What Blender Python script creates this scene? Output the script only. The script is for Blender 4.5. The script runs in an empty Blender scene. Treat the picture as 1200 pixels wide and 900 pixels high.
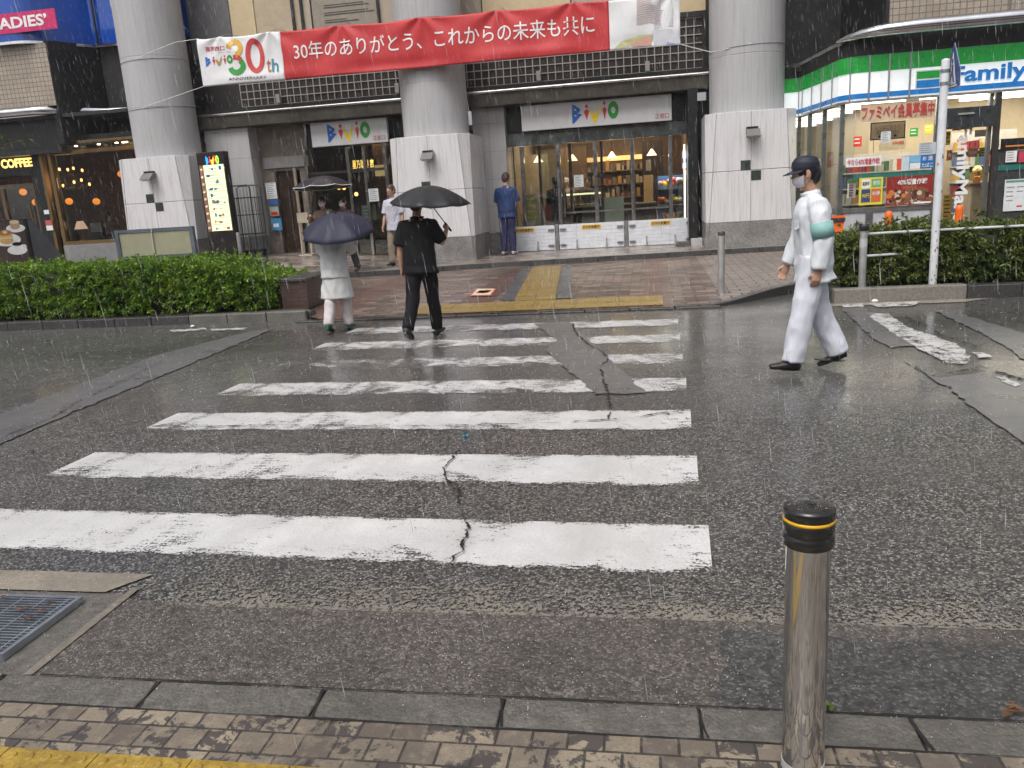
import bpy, bmesh, math, random
from mathutils import Vector, Matrix, noise
R = math.radians
PI = math.pi
random.seed(7)
scene = bpy.context.scene
COL = scene.collection

# ------------------------------------------------------------------ camera
CAM_H = 1.5588
F_PX = 937.77
PITCH, ROLL, YAW = 0.233137, -0.0627180, 0.178715
_fw = Vector((0, math.cos(PITCH), -math.sin(PITCH)))
_rt = Vector((1, 0, 0))
_up = Vector((0, math.sin(PITCH), math.cos(PITCH)))
_Rr = math.cos(ROLL) * _rt + math.sin(ROLL) * _up
_Uu = -math.sin(ROLL) * _rt + math.cos(ROLL) * _up
_RZ = Matrix.Rotation(YAW, 3, 'Z')
FW, RT, UP = _RZ @ _fw, _RZ @ _Rr, _RZ @ _Uu
cam_data = bpy.data.cameras.new('camera')
cam = bpy.data.objects.new('camera', cam_data)
COL.objects.link(cam)
cam_data.sensor_width = 36.0
cam_data.lens = 36.0 * F_PX / 1200.0
cam_data.clip_start = 0.05
cam_data.clip_end = 1000
M = Matrix((( RT.x, UP.x, -FW.x, 0), (RT.y, UP.y, -FW.y, 0), (RT.z, UP.z, -FW.z, CAM_H), (0, 0, 0, 1)))
cam.matrix_world = M
scene.camera = cam

# ------------------------------------------------------------------ world, sun, exposure
SUN_EL, SUN_AZ = R(58), R(200)          # azimuth measured from +Y, clockwise
world = bpy.data.worlds.new('World')
scene.world = world
world.use_nodes = True
wn = world.node_tree
for n in list(wn.nodes): wn.nodes.remove(n)
w_out = wn.nodes.new('ShaderNodeOutputWorld')
w_bg = wn.nodes.new('ShaderNodeBackground')
w_sky = wn.nodes.new('ShaderNodeTexSky')
w_sky.sky_type = 'NISHITA'
w_sky.sun_disc = False
w_sky.sun_elevation = SUN_EL
w_sky.sun_rotation = SUN_AZ
w_sky.air_density = 1.0
w_sky.dust_density = 6.0
w_sky.ozone_density = 1.0
w_hs = wn.nodes.new('ShaderNodeHueSaturation')     # rain cloud: the blue is washed out of the sky
w_hs.inputs['Saturation'].default_value = 0.36
wn.links.new(w_sky.outputs[0], w_hs.inputs['Color'])
wn.links.new(w_hs.outputs[0], w_bg.inputs['Color'])
w_bg.inputs['Strength'].default_value = 0.12
wn.links.new(w_bg.outputs[0], w_out.inputs['Surface'])
sun_d = bpy.data.lights.new('sun', 'SUN')
sun_d.energy = 0.7
sun_d.angle = R(25)
sun_d.color = (1.0, 0.985, 0.96)
sun = bpy.data.objects.new('sun', sun_d)
COL.objects.link(sun)
_sd = Vector((math.sin(SUN_AZ) * math.cos(SUN_EL), math.cos(SUN_AZ) * math.cos(SUN_EL), math.sin(SUN_EL)))
sun.rotation_euler = (-_sd).to_track_quat('-Z', 'Y').to_euler()
sun.location = (0, -10, 40)
scene.view_settings.view_transform = 'Standard'
scene.view_settings.look = 'None'
scene.view_settings.exposure = 0.55
scene.view_settings.gamma = 1.0
scene.view_settings.use_curve_mapping = False
scene.render.engine = 'CYCLES'
scene.cycles.use_denoising = True
scene.cycles.max_bounces = 8
scene.cycles.transparent_max_bounces = 24
scene.cycles.caustics_reflective = False
scene.cycles.caustics_refractive = False
scene.cycles.sample_clamp_indirect = 4.0


# ------------------------------------------------------------------ measuring helpers (photo 1200x900 -> metres)
def ray(px, py):
    return FW + (px - 600) / F_PX * RT + (450 - py) / F_PX * UP
def G(px, py, z=0.0):
    d = ray(px, py); t = (z - CAM_H) / d.z
    return Vector((d.x * t, d.y * t, z))
def W(px, py, Y):
    d = ray(px, py); t = Y / d.y
    return Vector((d.x * t, Y, CAM_H + d.z * t))


# ------------------------------------------------------------------ materials
MATS = {}
def srgb(h):
    h = h.lstrip('#')
    v = [int(h[i:i + 2], 16) / 255 for i in (0, 2, 4)]
    return tuple(x / 12.92 if x <= 0.04045 else ((x + 0.055) / 1.055) ** 2.4 for x in v)
class NT:
    def __init__(s, name):
        s.m = bpy.data.materials.new(name); s.m.use_nodes = True
        s.t = s.m.node_tree
        s.b = s.t.nodes['Principled BSDF']
        s.out = s.t.nodes['Material Output']
    def n(s, typ, **kw):
        nd = s.t.nodes.new('ShaderNode' + typ)
        for k, v in kw.items():
            if k in nd.inputs: nd.inputs[k].default_value = v
            else: setattr(nd, k, v)
        return nd
    def l(s, a, b): s.t.links.new(a, b)
    def coord(s, kind='Object', scale=None, rot=None, loc=None):
        c = s.n('TexCoord').outputs[kind]
        if scale is None and rot is None and loc is None: return c
        mp = s.n('Mapping')
        if scale is not None: mp.inputs['Scale'].default_value = scale
        if rot is not None: mp.inputs['Rotation'].default_value = rot
        if loc is not None: mp.inputs['Location'].default_value = loc
        s.l(c, mp.inputs['Vector']); return mp.outputs[0]
    def noise(s, vec, scale, detail=4, rough=0.55, dist=0.0):
        nd = s.n('TexNoise'); nd.inputs['Scale'].default_value = scale
        nd.inputs['Detail'].default_value = detail; nd.inputs['Roughness'].default_value = rough
        nd.inputs['Distortion'].default_value = dist
        s.l(vec, nd.inputs['Vector']); return nd.outputs['Fac']
    def ramp(s, fac, stops):
        r = s.n('ValToRGB'); e = r.color_ramp.elements
        while len(e) < len(stops): e.new(0.5)
        for k, (p, c) in enumerate(stops):
            e[k].position = p; e[k].color = (*c, 1) if len(c) == 3 else c
        s.l(fac, r.inputs['Fac']); return r.outputs['Color']
    def rng(s, v, a, b, c, d, smooth=False):
        m = s.n('MapRange'); m.clamp = True
        if smooth: m.interpolation_type = 'SMOOTHSTEP'
        for k, x in zip(('From Min', 'From Max', 'To Min', 'To Max'), (a, b, c, d)): m.inputs[k].default_value = x
        s.l(v, m.inputs['Value']); return m.outputs['Result']
    def math(s, op, a, b=None, c=None):
        m = s.n('Math'); m.operation = op
        for k, x in enumerate((a, b, c)):
            if x is None: continue
            if isinstance(x, (int, float)): m.inputs[k].default_value = x
            else: s.l(x, m.inputs[k])
        return m.outputs[0]
    def mix(s, fac, a, b, typ='MIX'):
        m = s.n('Mix'); m.data_type = 'RGBA'; m.blend_type = typ
        if isinstance(fac, (int, float)): m.inputs[0].default_value = fac
        else: s.l(fac, m.inputs[0])
        for i, x in ((6, a), (7, b)):
            if isinstance(x, tuple): m.inputs[i].default_value = (*x, 1) if len(x) == 3 else x
            else: s.l(x, m.inputs[i])
        return m.outputs[2]
    def bump(s, h, strength=0.3, dist=0.01):
        b = s.n('Bump'); b.inputs['Strength'].default_value = strength; b.inputs['Distance'].default_value = dist
        s.l(h, b.inputs['Height']); s.l(b.outputs[0], s.b.inputs['Normal'])
    def sep(s, vec):
        x = s.n('SeparateXYZ'); s.l(vec, x.inputs[0]); return x.outputs
    def col(s, c): s.l(c, s.b.inputs['Base Color'])
    def rough(s, c):
        if isinstance(c, (int, float)): s.b.inputs['Roughness'].default_value = c
        else: s.l(c, s.b.inputs['Roughness'])

def mat(name, c, rough=0.5, metal=0.0, var=0.12, scale=7.0, bump=0.0, bscale=60.0, coat=0.0, sub=0.0, spec=0.5):
    """plain painted / cloth / metal surface with a little unevenness of colour and gloss"""
    if name in MATS: return MATS[name]
    if isinstance(c, str): c = srgb(c)
    t = NT(name)
    v = t.coord('Object')
    f = t.noise(v, scale, 5, 0.6)
    t.col(t.mix(t.rng(f, 0.3, 0.7, 0, 1), tuple(x * (1 - var) for x in c), tuple(min(1, x * (1 + var)) for x in c)))
    t.rough(t.rng(f, 0.3, 0.7, max(0.02, rough - 0.07), min(1, rough + 0.07)))
    t.b.inputs['Metallic'].default_value = metal
    t.b.inputs['Coat Weight'].default_value = coat
    t.b.inputs['Specular IOR Level'].default_value = spec
    if bump: t.bump(t.noise(v, bscale, 4, 0.6), bump, 0.01)
    MATS[name] = t.m
    return t.m
def emis(name, c, strength=1.0, base=None):
    if name in MATS: return MATS[name]
    if isinstance(c, str): c = srgb(c)
    t = NT(name)
    f = t.noise(t.coord('Object'), 3.0, 2)
    t.l(t.mix(f, tuple(x * 0.94 for x in c), c), t.b.inputs['Emission Color'])
    t.b.inputs['Emission Strength'].default_value = strength
    t.b.inputs['Base Color'].default_value = (*(base or c), 1)
    t.b.inputs['Roughness'].default_value = 0.4
    MATS[name] = t.m
    return t.m
def lit(name, c, e):
    """face of a sign box with lamps behind it"""
    m = mat(name, c, .3); b = m.node_tree.nodes['Principled BSDF']; b.inputs['Emission Color'].default_value = (*c, 1); b.inputs['Emission Strength'].default_value = e; return m
def glass(name, tint=(0.93, 0.96, 0.95), refl=0.10):
    if name in MATS: return MATS[name]
    t = NT(name)
    tr = t.n('BsdfTransparent'); tr.inputs['Color'].default_value = (*tint, 1)
    gl = t.n('BsdfGlossy'); gl.inputs['Roughness'].default_value = 0.02
    lw = t.n('LayerWeight'); lw.inputs['Blend'].default_value = 0.25
    f = t.noise(t.coord('Object'), 14, 3)
    fac = t.math('ADD', t.math('MULTIPLY', lw.outputs['Fresnel'], 0.5), t.rng(f, 0.3, 0.7, refl * 0.8, refl * 1.2))
    mx = t.n('MixShader'); t.l(fac, mx.inputs[0]); t.l(tr.outputs[0], mx.inputs[1]); t.l(gl.outputs[0], mx.inputs[2])
    t.l(mx.outputs[0], t.out.inputs['Surface'])
    MATS[name] = t.m
    return t.m

def m_asphalt():
    t = NT('wet_asphalt'); v = t.coord('Object')
    vo = t.n('TexVoronoi'); vo.inputs['Scale'].default_value = 92; t.l(v, vo.inputs['Vector'])
    vo2 = t.n('TexVoronoi'); vo2.inputs['Scale'].default_value = 150; t.l(v, vo2.inputs['Vector'])
    cellr = t.sep(vo.outputs['Color'])[0]
    cell2 = t.sep(vo2.outputs['Color'])[1]
    stone = t.ramp(cellr, [(0.0, (0.018, 0.018, 0.0185)), (0.30, (0.041, 0.0405, 0.041)), (0.50, (0.098, 0.095, 0.092)), (0.74, (0.29, 0.278, 0.258)), (1.0, (0.56, 0.54, 0.50))])
    stone2 = t.ramp(cell2, [(0.0, (0.035, 0.035, 0.035)), (0.7, (0.11, 0.107, 0.103)), (1.0, (0.27, 0.26, 0.245))])
    c = t.mix(0.25, stone, stone2)
    gap = t.rng(vo.outputs['Distance'], 0.25, 0.62, 1.0, 0.35)
    c = t.mix(1.0, c, t.n('CombineColor').outputs[0], 'MULTIPLY') if False else c
    gm = t.n('Mix'); gm.data_type = 'RGBA'; gm.blend_type = 'MULTIPLY'; gm.inputs[0].default_value = 1.0
    t.l(c, gm.inputs[6]); t.l(gap, gm.inputs[7]); c = gm.outputs[2]
    big = t.noise(v, 0.55, 6, 0.62, 0.6)
    mid = t.noise(v, 3.5, 5, 0.6)
    c = t.mix(t.rng(big, 0.42, 0.68, 0.0, 0.38), c, (0.045, 0.043, 0.042))
    c = t.mix(t.rng(mid, 0.5, 0.72, 0.0, 0.25), c, (0.128, 0.124, 0.12))
    # the middle and far part of the lane stand wet: smoother
    pud = t.noise(v, 0.35, 4, 0.6, 0.8)
    y = t.sep(v)[1]
    wet = t.math('MULTIPLY', t.rng(y, 3.5, 9.5, 0.15, 1.0), t.rng(pud, 0.35, 0.6, 0.35, 1.0))
    trk = t.noise(t.coord('Object', scale=(0.10, 1.1, 1)), 1.0, 3, 0.5)            # bands polished by tyres along the lane
    c = t.mix(t.rng(trk, 0.42, 0.62, 0.0, 0.30), c, (0.06, 0.059, 0.058))
    t.col(c)
    t.rough(t.math('SUBTRACT', t.rng(mid, 0.3, 0.7, 0.36, 0.58), t.math('MULTIPLY', wet, 0.16)))
    t.b.inputs['Specular IOR Level'].default_value = 0.5
    t.l(t.math('MULTIPLY', t.math('ADD', wet, t.rng(trk, 0.42, 0.62, 0.0, 0.35)), 0.85), t.b.inputs['Coat Weight'])
    t.b.inputs['Coat Roughness'].default_value = 0.15
    hh = t.math('ADD', t.math('MULTIPLY', vo.outputs['Distance'], -0.6), t.math('MULTIPLY', t.noise(v, 190, 2), 0.5))
    t.bump(hh, 0.6, 0.010)
    return t.m
def m_rough(name, lo, hi, sc=34, bump=1.0, spk=0.65):
    t = NT(name); v = t.coord('Object')
    vo = t.n('TexVoronoi'); vo.inputs['Scale'].default_value = sc * 3.6; t.l(v, vo.inputs['Vector'])
    a = t.noise(v, sc, 7, 0.78, 0.3); b = t.noise(v, 1.7, 6, 0.65, 0.5); d = t.noise(v, 9, 6, 0.7)
    c = t.ramp(a, [(0.34, lo), (0.5, tuple((x + y) * .45 for x, y in zip(lo, hi))), (0.66, hi)])
    c = t.mix(t.rng(t.sep(vo.outputs['Color'])[0], 0.74, 0.9, 0, spk), c, tuple(min(1, x * 1.9) for x in hi))
    c = t.mix(t.rng(b, 0.48, 0.68, 0, 0.45), c, tuple(x * .7 for x in lo)); c = t.mix(t.rng(d, 0.52, 0.72, 0, 0.4), c, tuple(x * .6 for x in lo))
    t.col(c); t.rough(t.rng(b, 0.35, 0.65, 0.5, 0.3)); t.b.inputs['Coat Weight'].default_value = .2; t.b.inputs['Coat Roughness'].default_value = .25
    t.bump(t.math('ADD', a, t.math('MULTIPLY', vo.outputs['Distance'], -.4)), bump, .012); return t.m
def m_patch(name, base, light, sc=60, dark=(0.04, 0.04, 0.04), rough=0.45, bump=0.4, rot=None):
    t = NT(name); v = t.coord('Object')
    a = t.noise(v, sc, 6, 0.7); b = t.noise(v, 2.2, 5, 0.6, 0.4); c2 = t.noise(v, 260, 2, 0.6)
    c = t.mix(t.rng(a, 0.38, 0.66, 0, 1), base, light)
    c = t.mix(t.rng(b, 0.5, 0.72, 0, 0.6), c, dark)
    c = t.mix(t.rng(c2, 0.60, 0.75, 0, 0.5), c, tuple(min(1, x * 1.8) for x in light))
    t.col(c); t.rough(t.rng(b, 0.35, 0.65, rough + 0.1, rough - 0.12))
    t.b.inputs['Coat Weight'].default_value = 0.25; t.b.inputs['Coat Roughness'].default_value = 0.2
    t.bump(t.math('ADD', a, t.math('MULTIPLY', c2, 0.6)), bump, 0.008)
    return t.m
def m_speckle(name, thr, paintc):
    """thin worn film (paint or cement slurry) lying on the road; bare road shows where it has gone"""
    t = NT(name); v = t.coord('Object'); y = t.sep(v)[1]
    a = t.noise(v, 48, 2, 0.85); b = t.noise(v, 4, 4, 0.6)
    val = t.math('ADD', t.math('MULTIPLY', a, 0.75), t.math('MULTIPLY', b, 0.25))
    edge = t.rng(y, 0.0, 0.36, 0.075, -0.05)
    m = t.rng(t.math('SUBTRACT', t.math('ADD', val, edge), thr), 0.0, 0.025, 0, 1)
    t.col(t.mix(b, tuple(x * 0.8 for x in paintc), paintc)); t.rough(0.5)
    t.l(m, t.b.inputs['Alpha'])
    return t.m
def m_paint(name, thr, left=0.0, edge=0.16):
    t = NT(name); v = t.coord('Object'); x, y, z = t.sep(v)
    a = t.noise(v, 2.6, 11, 0.74, 0.4); b = t.noise(v, 75, 4, 0.72); st = t.noise(t.coord('Object', scale=(2.5, 14, 1)), 3.0, 6, 0.7)
    val = t.math('ADD', t.math('ADD', t.math('MULTIPLY', a, 0.45), t.math('MULTIPLY', b, 0.33)), t.math('MULTIPLY', st, 0.22))
    d = t.math('MINIMUM', y, t.math('SUBTRACT', 0.5, y))
    e = t.rng(d, 0.0, 0.05, edge * 0.75, 0.0)
    e1 = t.rng(y, 0.0, 0.22, 0.055, 0.0)
    lf = t.rng(x, -3.9, -1.7, left, 0.0, True)
    q = t.math('SUBTRACT', t.math('SUBTRACT', t.math('SUBTRACT', val, e), e1), lf)
    m = t.rng(t.math('SUBTRACT', q, thr), 0.0, 0.03, 0, 1)
    dirt = t.noise(v, 1.6, 6, 0.65)
    c = t.mix(t.rng(dirt, 0.35, 0.7, 0, 1), (0.70, 0.70, 0.70), (0.50, 0.495, 0.49))
    tk = t.noise(t.coord('Object', scale=(1.6, 0.25, 1)), 1.3, 5, 0.65)
    c = t.mix(t.rng(tk, 0.48, 0.68, 0, 0.5), c, (0.40, 0.395, 0.39))
    c = t.mix(t.rng(b, 0.46, 0.66, 0.0, 0.40), c, (0.33, 0.325, 0.32))
    t.col(c); t.rough(t.rng(dirt, 0.3, 0.7, 0.3, 0.5))
    t.l(m, t.b.inputs['Alpha'])
    t.bump(b, 0.35, 0.004)
    return t.m
def m_oldline():
    t = NT('old_line_paint'); v = t.coord('Object')
    a = t.noise(v, 9, 8, 0.72, 0.4); b = t.noise(v, 60, 4, 0.7); val = t.math('ADD', t.math('MULTIPLY', a, 0.6), t.math('MULTIPLY', b, 0.4))
    t.col(t.mix(t.rng(b, 0.4, 0.65, 0, 0.7), (0.62, 0.62, 0.61), (0.36, 0.355, 0.35))); t.rough(0.4)
    t.l(t.rng(t.math('SUBTRACT', val, 0.462), 0.0, 0.025, 0, 1), t.b.inputs['Alpha']); return t.m
def m_brick(name, c1, c2, mortar, bw, bh, ms=0.006, rough=0.4, stain=None, rot=0.0, off=0.5, bump=0.5, coat=0.3, band=None, kind='Object', vert=False, varsc=1.3):
    t = NT(name)
    v = t.coord(kind, rot=(R(90) if vert else 0, 0, rot))
    b = t.n('TexBrick'); b.offset = off
    b.inputs['Scale'].default_value = 1.0; b.inputs['Brick Width'].default_value = bw; b.inputs['Row Height'].default_value = bh
    b.inputs['Mortar Size'].default_value = ms; b.inputs['Mortar Smooth'].default_value = 0.2; b.inputs['Bias'].default_value = 0.0
    b.inputs['Color1'].default_value = (*c1, 1); b.inputs['Color2'].default_value = (*c2, 1); b.inputs['Mortar'].default_value = (*mortar, 1)
    if kind == 'Object': pass
    t.l(v, b.inputs['Vector'])
    c = b.outputs['Color']
    n1 = t.noise(v, varsc, 5, 0.6); n2 = t.noise(v, 24, 5, 0.7)
    if band:
        x = t.sep(v)[0]
        for (xa, xb, bc, amt) in band:
            k = t.math('MULTIPLY', t.math('GREATER_THAN', x, xa), t.math('LESS_THAN', x, xb))
            k = t.math('MULTIPLY', t.math('MULTIPLY', k, amt), t.math('SUBTRACT', 1.0, b.outputs['Fac']))
            c = t.mix(k, c, bc)
    c = t.mix(t.rng(n1, 0.42, 0.68, 0, 0.45), c, tuple(x * 0.55 for x in c1))
    c = t.mix(t.rng(n2, 0.5, 0.75, 0, 0.4), c, tuple(min(1, x * 1.35) for x in c2))
    if stain:
        b2 = t.n('TexBrick'); b2.offset = off
        for k_, x_ in (('Scale', 1.0), ('Brick Width', bw), ('Row Height', bh), ('Mortar Size', 0.0)): b2.inputs[k_].default_value = x_
        b2.inputs['Color1'].default_value = (0, 0, 0, 1); b2.inputs['Color2'].default_value = (1, 1, 1, 1); t.l(v, b2.inputs['Vector'])
        sN = t.math('ADD', t.noise(v, 8.5, 7, 0.72, 0.5), t.math('MULTIPLY', t.math('SUBTRACT', t.sep(b2.outputs['Color'])[0], 0.5), 0.16))
        c = t.mix(t.rng(sN, 0.535, 0.56, 0, 0.88), c, stain)
        c = t.mix(t.rng(t.noise(v, 120, 3, 0.7), 0.5, 0.7, 0, 0.45), c, tuple(x * 0.5 for x in c1))
    t.col(c); t.rough(t.rng(n1, 0.35, 0.65, rough + 0.12, rough - 0.12))
    t.b.inputs['Coat Weight'].default_value = coat; t.b.inputs['Coat Roughness'].default_value = 0.22
    h = t.math('ADD', t.math('MULTIPLY', b.outputs['Fac'], -1.0), t.math('MULTIPLY', n2, 0.35))
    t.bump(h, bump, 0.006)
    return t.m
def m_marble(name, base, streak, sc=2.0, ro=0.28):
    t = NT(name); v = t.coord('Object')
    st = t.noise(t.coord('Object', scale=(9, 9, 0.35)), 2.4, 6, 0.65)
    st2 = t.noise(t.coord('Object', scale=(26, 26, 0.6)), 2.0, 4, 0.6)
    n = t.noise(v, sc, 5, 0.6)
    c = t.mix(t.rng(st, 0.48, 0.72, 0, 0.75), base, streak)
    c = t.mix(t.rng(st2, 0.52, 0.7, 0, 0.45), c, tuple(x * 0.8 for x in streak))
    c = t.mix(t.rng(n, 0.4, 0.7, 0, 0.3), c, tuple(x * 0.85 for x in base))
    t.col(c); t.rough(t.rng(n, 0.3, 0.7, ro, ro + 0.17)); return t.m
def m_granite(name, a, b):
    t = NT(name); v = t.coord('Object')
    vo = t.n('TexVoronoi'); vo.inputs['Scale'].default_value = 70; t.l(v, vo.inputs['Vector'])
    c = t.mix(t.sep(vo.outputs['Color'])[0], a, b)
    c = t.mix(t.rng(t.noise(v, 3, 5), 0.4, 0.7, 0, 0.5), c, tuple(x * 0.5 for x in a))
    t.col(c); t.rough(0.35); return t.m
def m_leaf(name, dark, mid, light, rough=0.42):
    t = NT(name)
    g = t.n('NewGeometry').outputs['Random Per Island']
    c = t.ramp(g, [(0.0, dark), (0.45, mid), (0.85, mid), (1.0, light)])
    v = t.coord('Object'); n = t.noise(v, 3.2, 4)
    c = t.mix(t.rng(n, 0.35, 0.68, 0.0, 0.55), c, light)
    t.col(c); t.rough(rough)
    tr = t.n('BsdfTranslucent'); t.l(c, tr.inputs['Color'])
    mx = t.n('MixShader'); mx.inputs[0].default_value = 0.18
    t.l(t.b.outputs[0], mx.inputs[1]); t.l(tr.outputs[0], mx.inputs[2]); t.l(mx.outputs[0], t.out.inputs['Surface'])
    return t.m
def m_rain(name, alpha, c=(0.8, 0.82, 0.85)):
    t = NT(name)
    tr = t.n('BsdfTransparent')
    gl = t.n('BsdfDiffuse'); gl.inputs['Color'].default_value = (*c, 1)
    f = t.noise(t.coord('Object'), 2.0, 2)
    mx = t.n('MixShader'); t.l(t.rng(f, 0.3, 0.7, alpha * 0.4, alpha), mx.inputs[0])
    t.l(tr.outputs[0], mx.inputs[1]); t.l(gl.outputs[0], mx.inputs[2]); t.l(mx.outputs[0], t.out.inputs['Surface'])
    return t.m


# ------------------------------------------------------------------ mesh builder
CAP_OWN = [True]      # end caps carry their own vertices (crisp rims); off for the shells that are grown together
class MB:
    def __init__(s): s.v = []; s.f = []; s.mi = []; s.sm = []
    def add(s, verts, faces, m=0, smooth=False):
        o = len(s.v); s.v += [tuple(x) for x in verts]
        for f in faces: s.f.append(tuple(i + o for i in f)); s.mi.append(m); s.sm.append(smooth)
        return s
    def box(s, x0, x1, y0, y1, z0, z1, m=0):
        x0, x1 = min(x0, x1), max(x0, x1); y0, y1 = min(y0, y1), max(y0, y1); z0, z1 = min(z0, z1), max(z0, z1)
        v = [(x0, y0, z0), (x1, y0, z0), (x1, y1, z0), (x0, y1, z0), (x0, y0, z1), (x1, y0, z1), (x1, y1, z1), (x0, y1, z1)]
        return s.add(v, [(0, 3, 2, 1), (4, 5, 6, 7), (0, 1, 5, 4), (1, 2, 6, 5), (2, 3, 7, 6), (3, 0, 4, 7)], m)
    def bar(s, a, b, w, h, m=0, up=Vector((0, 0, 1))):
        a, b = Vector(a), Vector(b); d = (b - a).normalized()
        if abs(d.dot(up)) > 0.98: up = Vector((0, 1, 0))
        sx = d.cross(up).normalized() * w / 2; sy = sx.cross(d).normalized() * h / 2
        v = [p + i * sx + j * sy for p in (a, b) for i, j in ((-1, -1), (1, -1), (1, 1), (-1, 1))]
        return s.add(v, [(3, 2, 1, 0), (4, 5, 6, 7), (0, 1, 5, 4), (1, 2, 6, 5), (2, 3, 7, 6), (3, 0, 4, 7)], m)
    def prism(s, pts, y0, y1, m=0):
        """polygon in XZ (list of (x,z), counter-clockwise seen from -Y) pushed from y0 to y1"""
        n = len(pts)
        v = [(x, y0, z) for x, z in pts] + [(x, y1, z) for x, z in pts]
        f = [tuple(range(n)), tuple(range(2 * n - 1, n - 1, -1))]
        f += [(i, i + n, (i + 1) % n + n, (i + 1) % n) for i in range(n)]
        return s.add(v, f, m)
    def slab(s, pts, z0, z1, m=0):
        """polygon in XY (counter-clockwise) from z0 to z1"""
        n = len(pts)
        v = [(p[0], p[1], z0) for p in pts] + [(p[0], p[1], z1) for p in pts]
        f = [tuple(range(n - 1, -1, -1)), tuple(range(n, 2 * n))]
        f += [(i, (i + 1) % n, (i + 1) % n + n, i + n) for i in range(n)]
        return s.add(v, f, m)
    def sheet(s, pts, m=0):
        return s.add(pts, [tuple(range(len(pts)))], m)
    def tube(s, pts, rad, seg=12, m=0, cap=True, smooth=True, flat=None, ref=None):
        """swept tube; rad one number, a list, or a list of (rx, ry)"""
        pts = [Vector(p) for p in pts]; n = len(pts)
        if not isinstance(rad, (list, tuple)): rad = [rad] * n
        ref = Vector(ref) if ref is not None else None
        v = []; prev = None
        for i, p in enumerate(pts):
            d = (pts[min(i + 1, n - 1)] - pts[max(i - 1, 0)])
            d = d.normalized() if d.length > 1e-9 else Vector((0, 0, 1))
            if ref is not None:
                a = ref - d * ref.dot(d)
            elif prev is None:
                a = Vector((1, 0, 0)) if abs(d.x) < 0.8 else Vector((0, 1, 0))
                a = a - d * a.dot(d)
            else:
                a = prev - d * prev.dot(d)
            a.normalize(); prev = a; b = d.cross(a)
            r = rad[i]; rx, ry = r if isinstance(r, (list, tuple)) else (r, r)
            for k in range(seg):
                an = 2 * PI * k / seg
                v.append(p + a * math.cos(an) * rx + b * math.sin(an) * ry)
        f = []
        for i in range(n - 1):
            for k in range(seg):
                k2 = (k + 1) % seg
                f.append((i * seg + k, i * seg + k2, (i + 1) * seg + k2, (i + 1) * seg + k))
        s.add(v, f, m, smooth)
        if cap:
            o = len(s.v) - len(v)
            if CAP_OWN[0]:
                s.add(v[:seg], [tuple(range(seg - 1, -1, -1))], m); s.add(v[-seg:], [tuple(range(seg))], m)
            else:
                s.f.append(tuple(o + k for k in range(seg - 1, -1, -1))); s.mi.append(m); s.sm.append(False)
                s.f.append(tuple(o + (n - 1) * seg + k for k in range(seg))); s.mi.append(m); s.sm.append(False)
        return s
    def lathe(s, prof, c=(0, 0, 0), seg=24, m=0, smooth=True):
        """profile [(r, z)...] from bottom to top about the vertical through c"""
        v = []; f = []
        for r, z in prof:
            for k in range(seg):
                a = 2 * PI * k / seg
                v.append((c[0] + r * math.cos(a), c[1] + r * math.sin(a), c[2] + z))
        n = len(prof)
        for i in range(n - 1):
            for k in range(seg):
                k2 = (k + 1) % seg
                f.append((i * seg + k, i * seg + k2, (i + 1) * seg + k2, (i + 1) * seg + k))
        s.add(v, f, m, smooth)
        s.add(v[:seg], [tuple(range(seg - 1, -1, -1))], m); s.add(v[-seg:], [tuple(range(seg))], m)
        return s
    def ball(s, c, r, seg=14, rings=9, m=0):
        rx, ry, rz = r if isinstance(r, (list, tuple)) else (r, r, r)
        v = [(c[0], c[1], c[2] - rz)]; f = []
        for i in range(1, rings):
            t = -PI / 2 + PI * i / rings
            for k in range(seg):
                a = 2 * PI * k / seg
                v.append((c[0] + rx * math.cos(t) * math.cos(a), c[1] + ry * math.cos(t) * math.sin(a), c[2] + rz * math.sin(t)))
        v.append((c[0], c[1], c[2] + rz)); T = len(v) - 1
        for k in range(seg):
            k2 = (k + 1) % seg
            f.append((0, 1 + k2, 1 + k)); f.append((T, T - seg + k, T - seg + k2))
            for i in range(rings - 2):
                a = 1 + i * seg
                f.append((a + k, a + k2, a + seg + k2, a + seg + k))
        return s.add(v, f, m, True)
    def mesh(s, name, mats, off=(0, 0, 0)):
        me = bpy.data.meshes.new(name)
        ox, oy, oz = off
        me.from_pydata([(x - ox, y - oy, z - oz) for x, y, z in s.v], [], s.f)
        for mm in (mats if isinstance(mats, (list, tuple)) else [mats]): me.materials.append(mm)
        me.polygons.foreach_set('material_index', s.mi)
        me.polygons.foreach_set('use_smooth', s.sm)
        me.update()
        return me
    def build(s, name, mats, parent=None, bevel=0.0, world=True):
        """link as ONE mesh object; with world=True vertices are world metres and are re-based on the thing's origin"""
        off = (0, 0, 0)
        if parent is not None and world: off = root_loc(parent)
        o = bpy.data.objects.new(name, s.mesh(name, mats, off))
        COL.objects.link(o)
        if parent is not None: o.parent = parent
        if bevel:
            b = o.modifiers.new('bevel', 'BEVEL'); b.width = bevel; b.segments = 2; b.limit_method = 'ANGLE'; b.angle_limit = R(50)
        return o
def root_loc(o):
    while o.parent is not None: o = o.parent
    return tuple(o.location)
def tag(o, label=None, cat=None, group=None, kind=None):
    if label: o['label'] = label
    if cat: o['category'] = cat
    if group: o['group'] = group
    if kind: o['kind'] = kind
    return o
def thing(name, label, cat, loc=(0, 0, 0), rotz=0.0, group=None):
    o = bpy.data.objects.new(name, None); COL.objects.link(o)
    o.empty_display_size = 0.2
    o.location = loc; o.rotation_euler = (0, 0, rotz)
    return tag(o, label, cat, group)
def structure(mb, name, m, bevel=0.0):
    o = mb.build(name, m, bevel=bevel)
    return tag(o, kind='structure')
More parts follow.
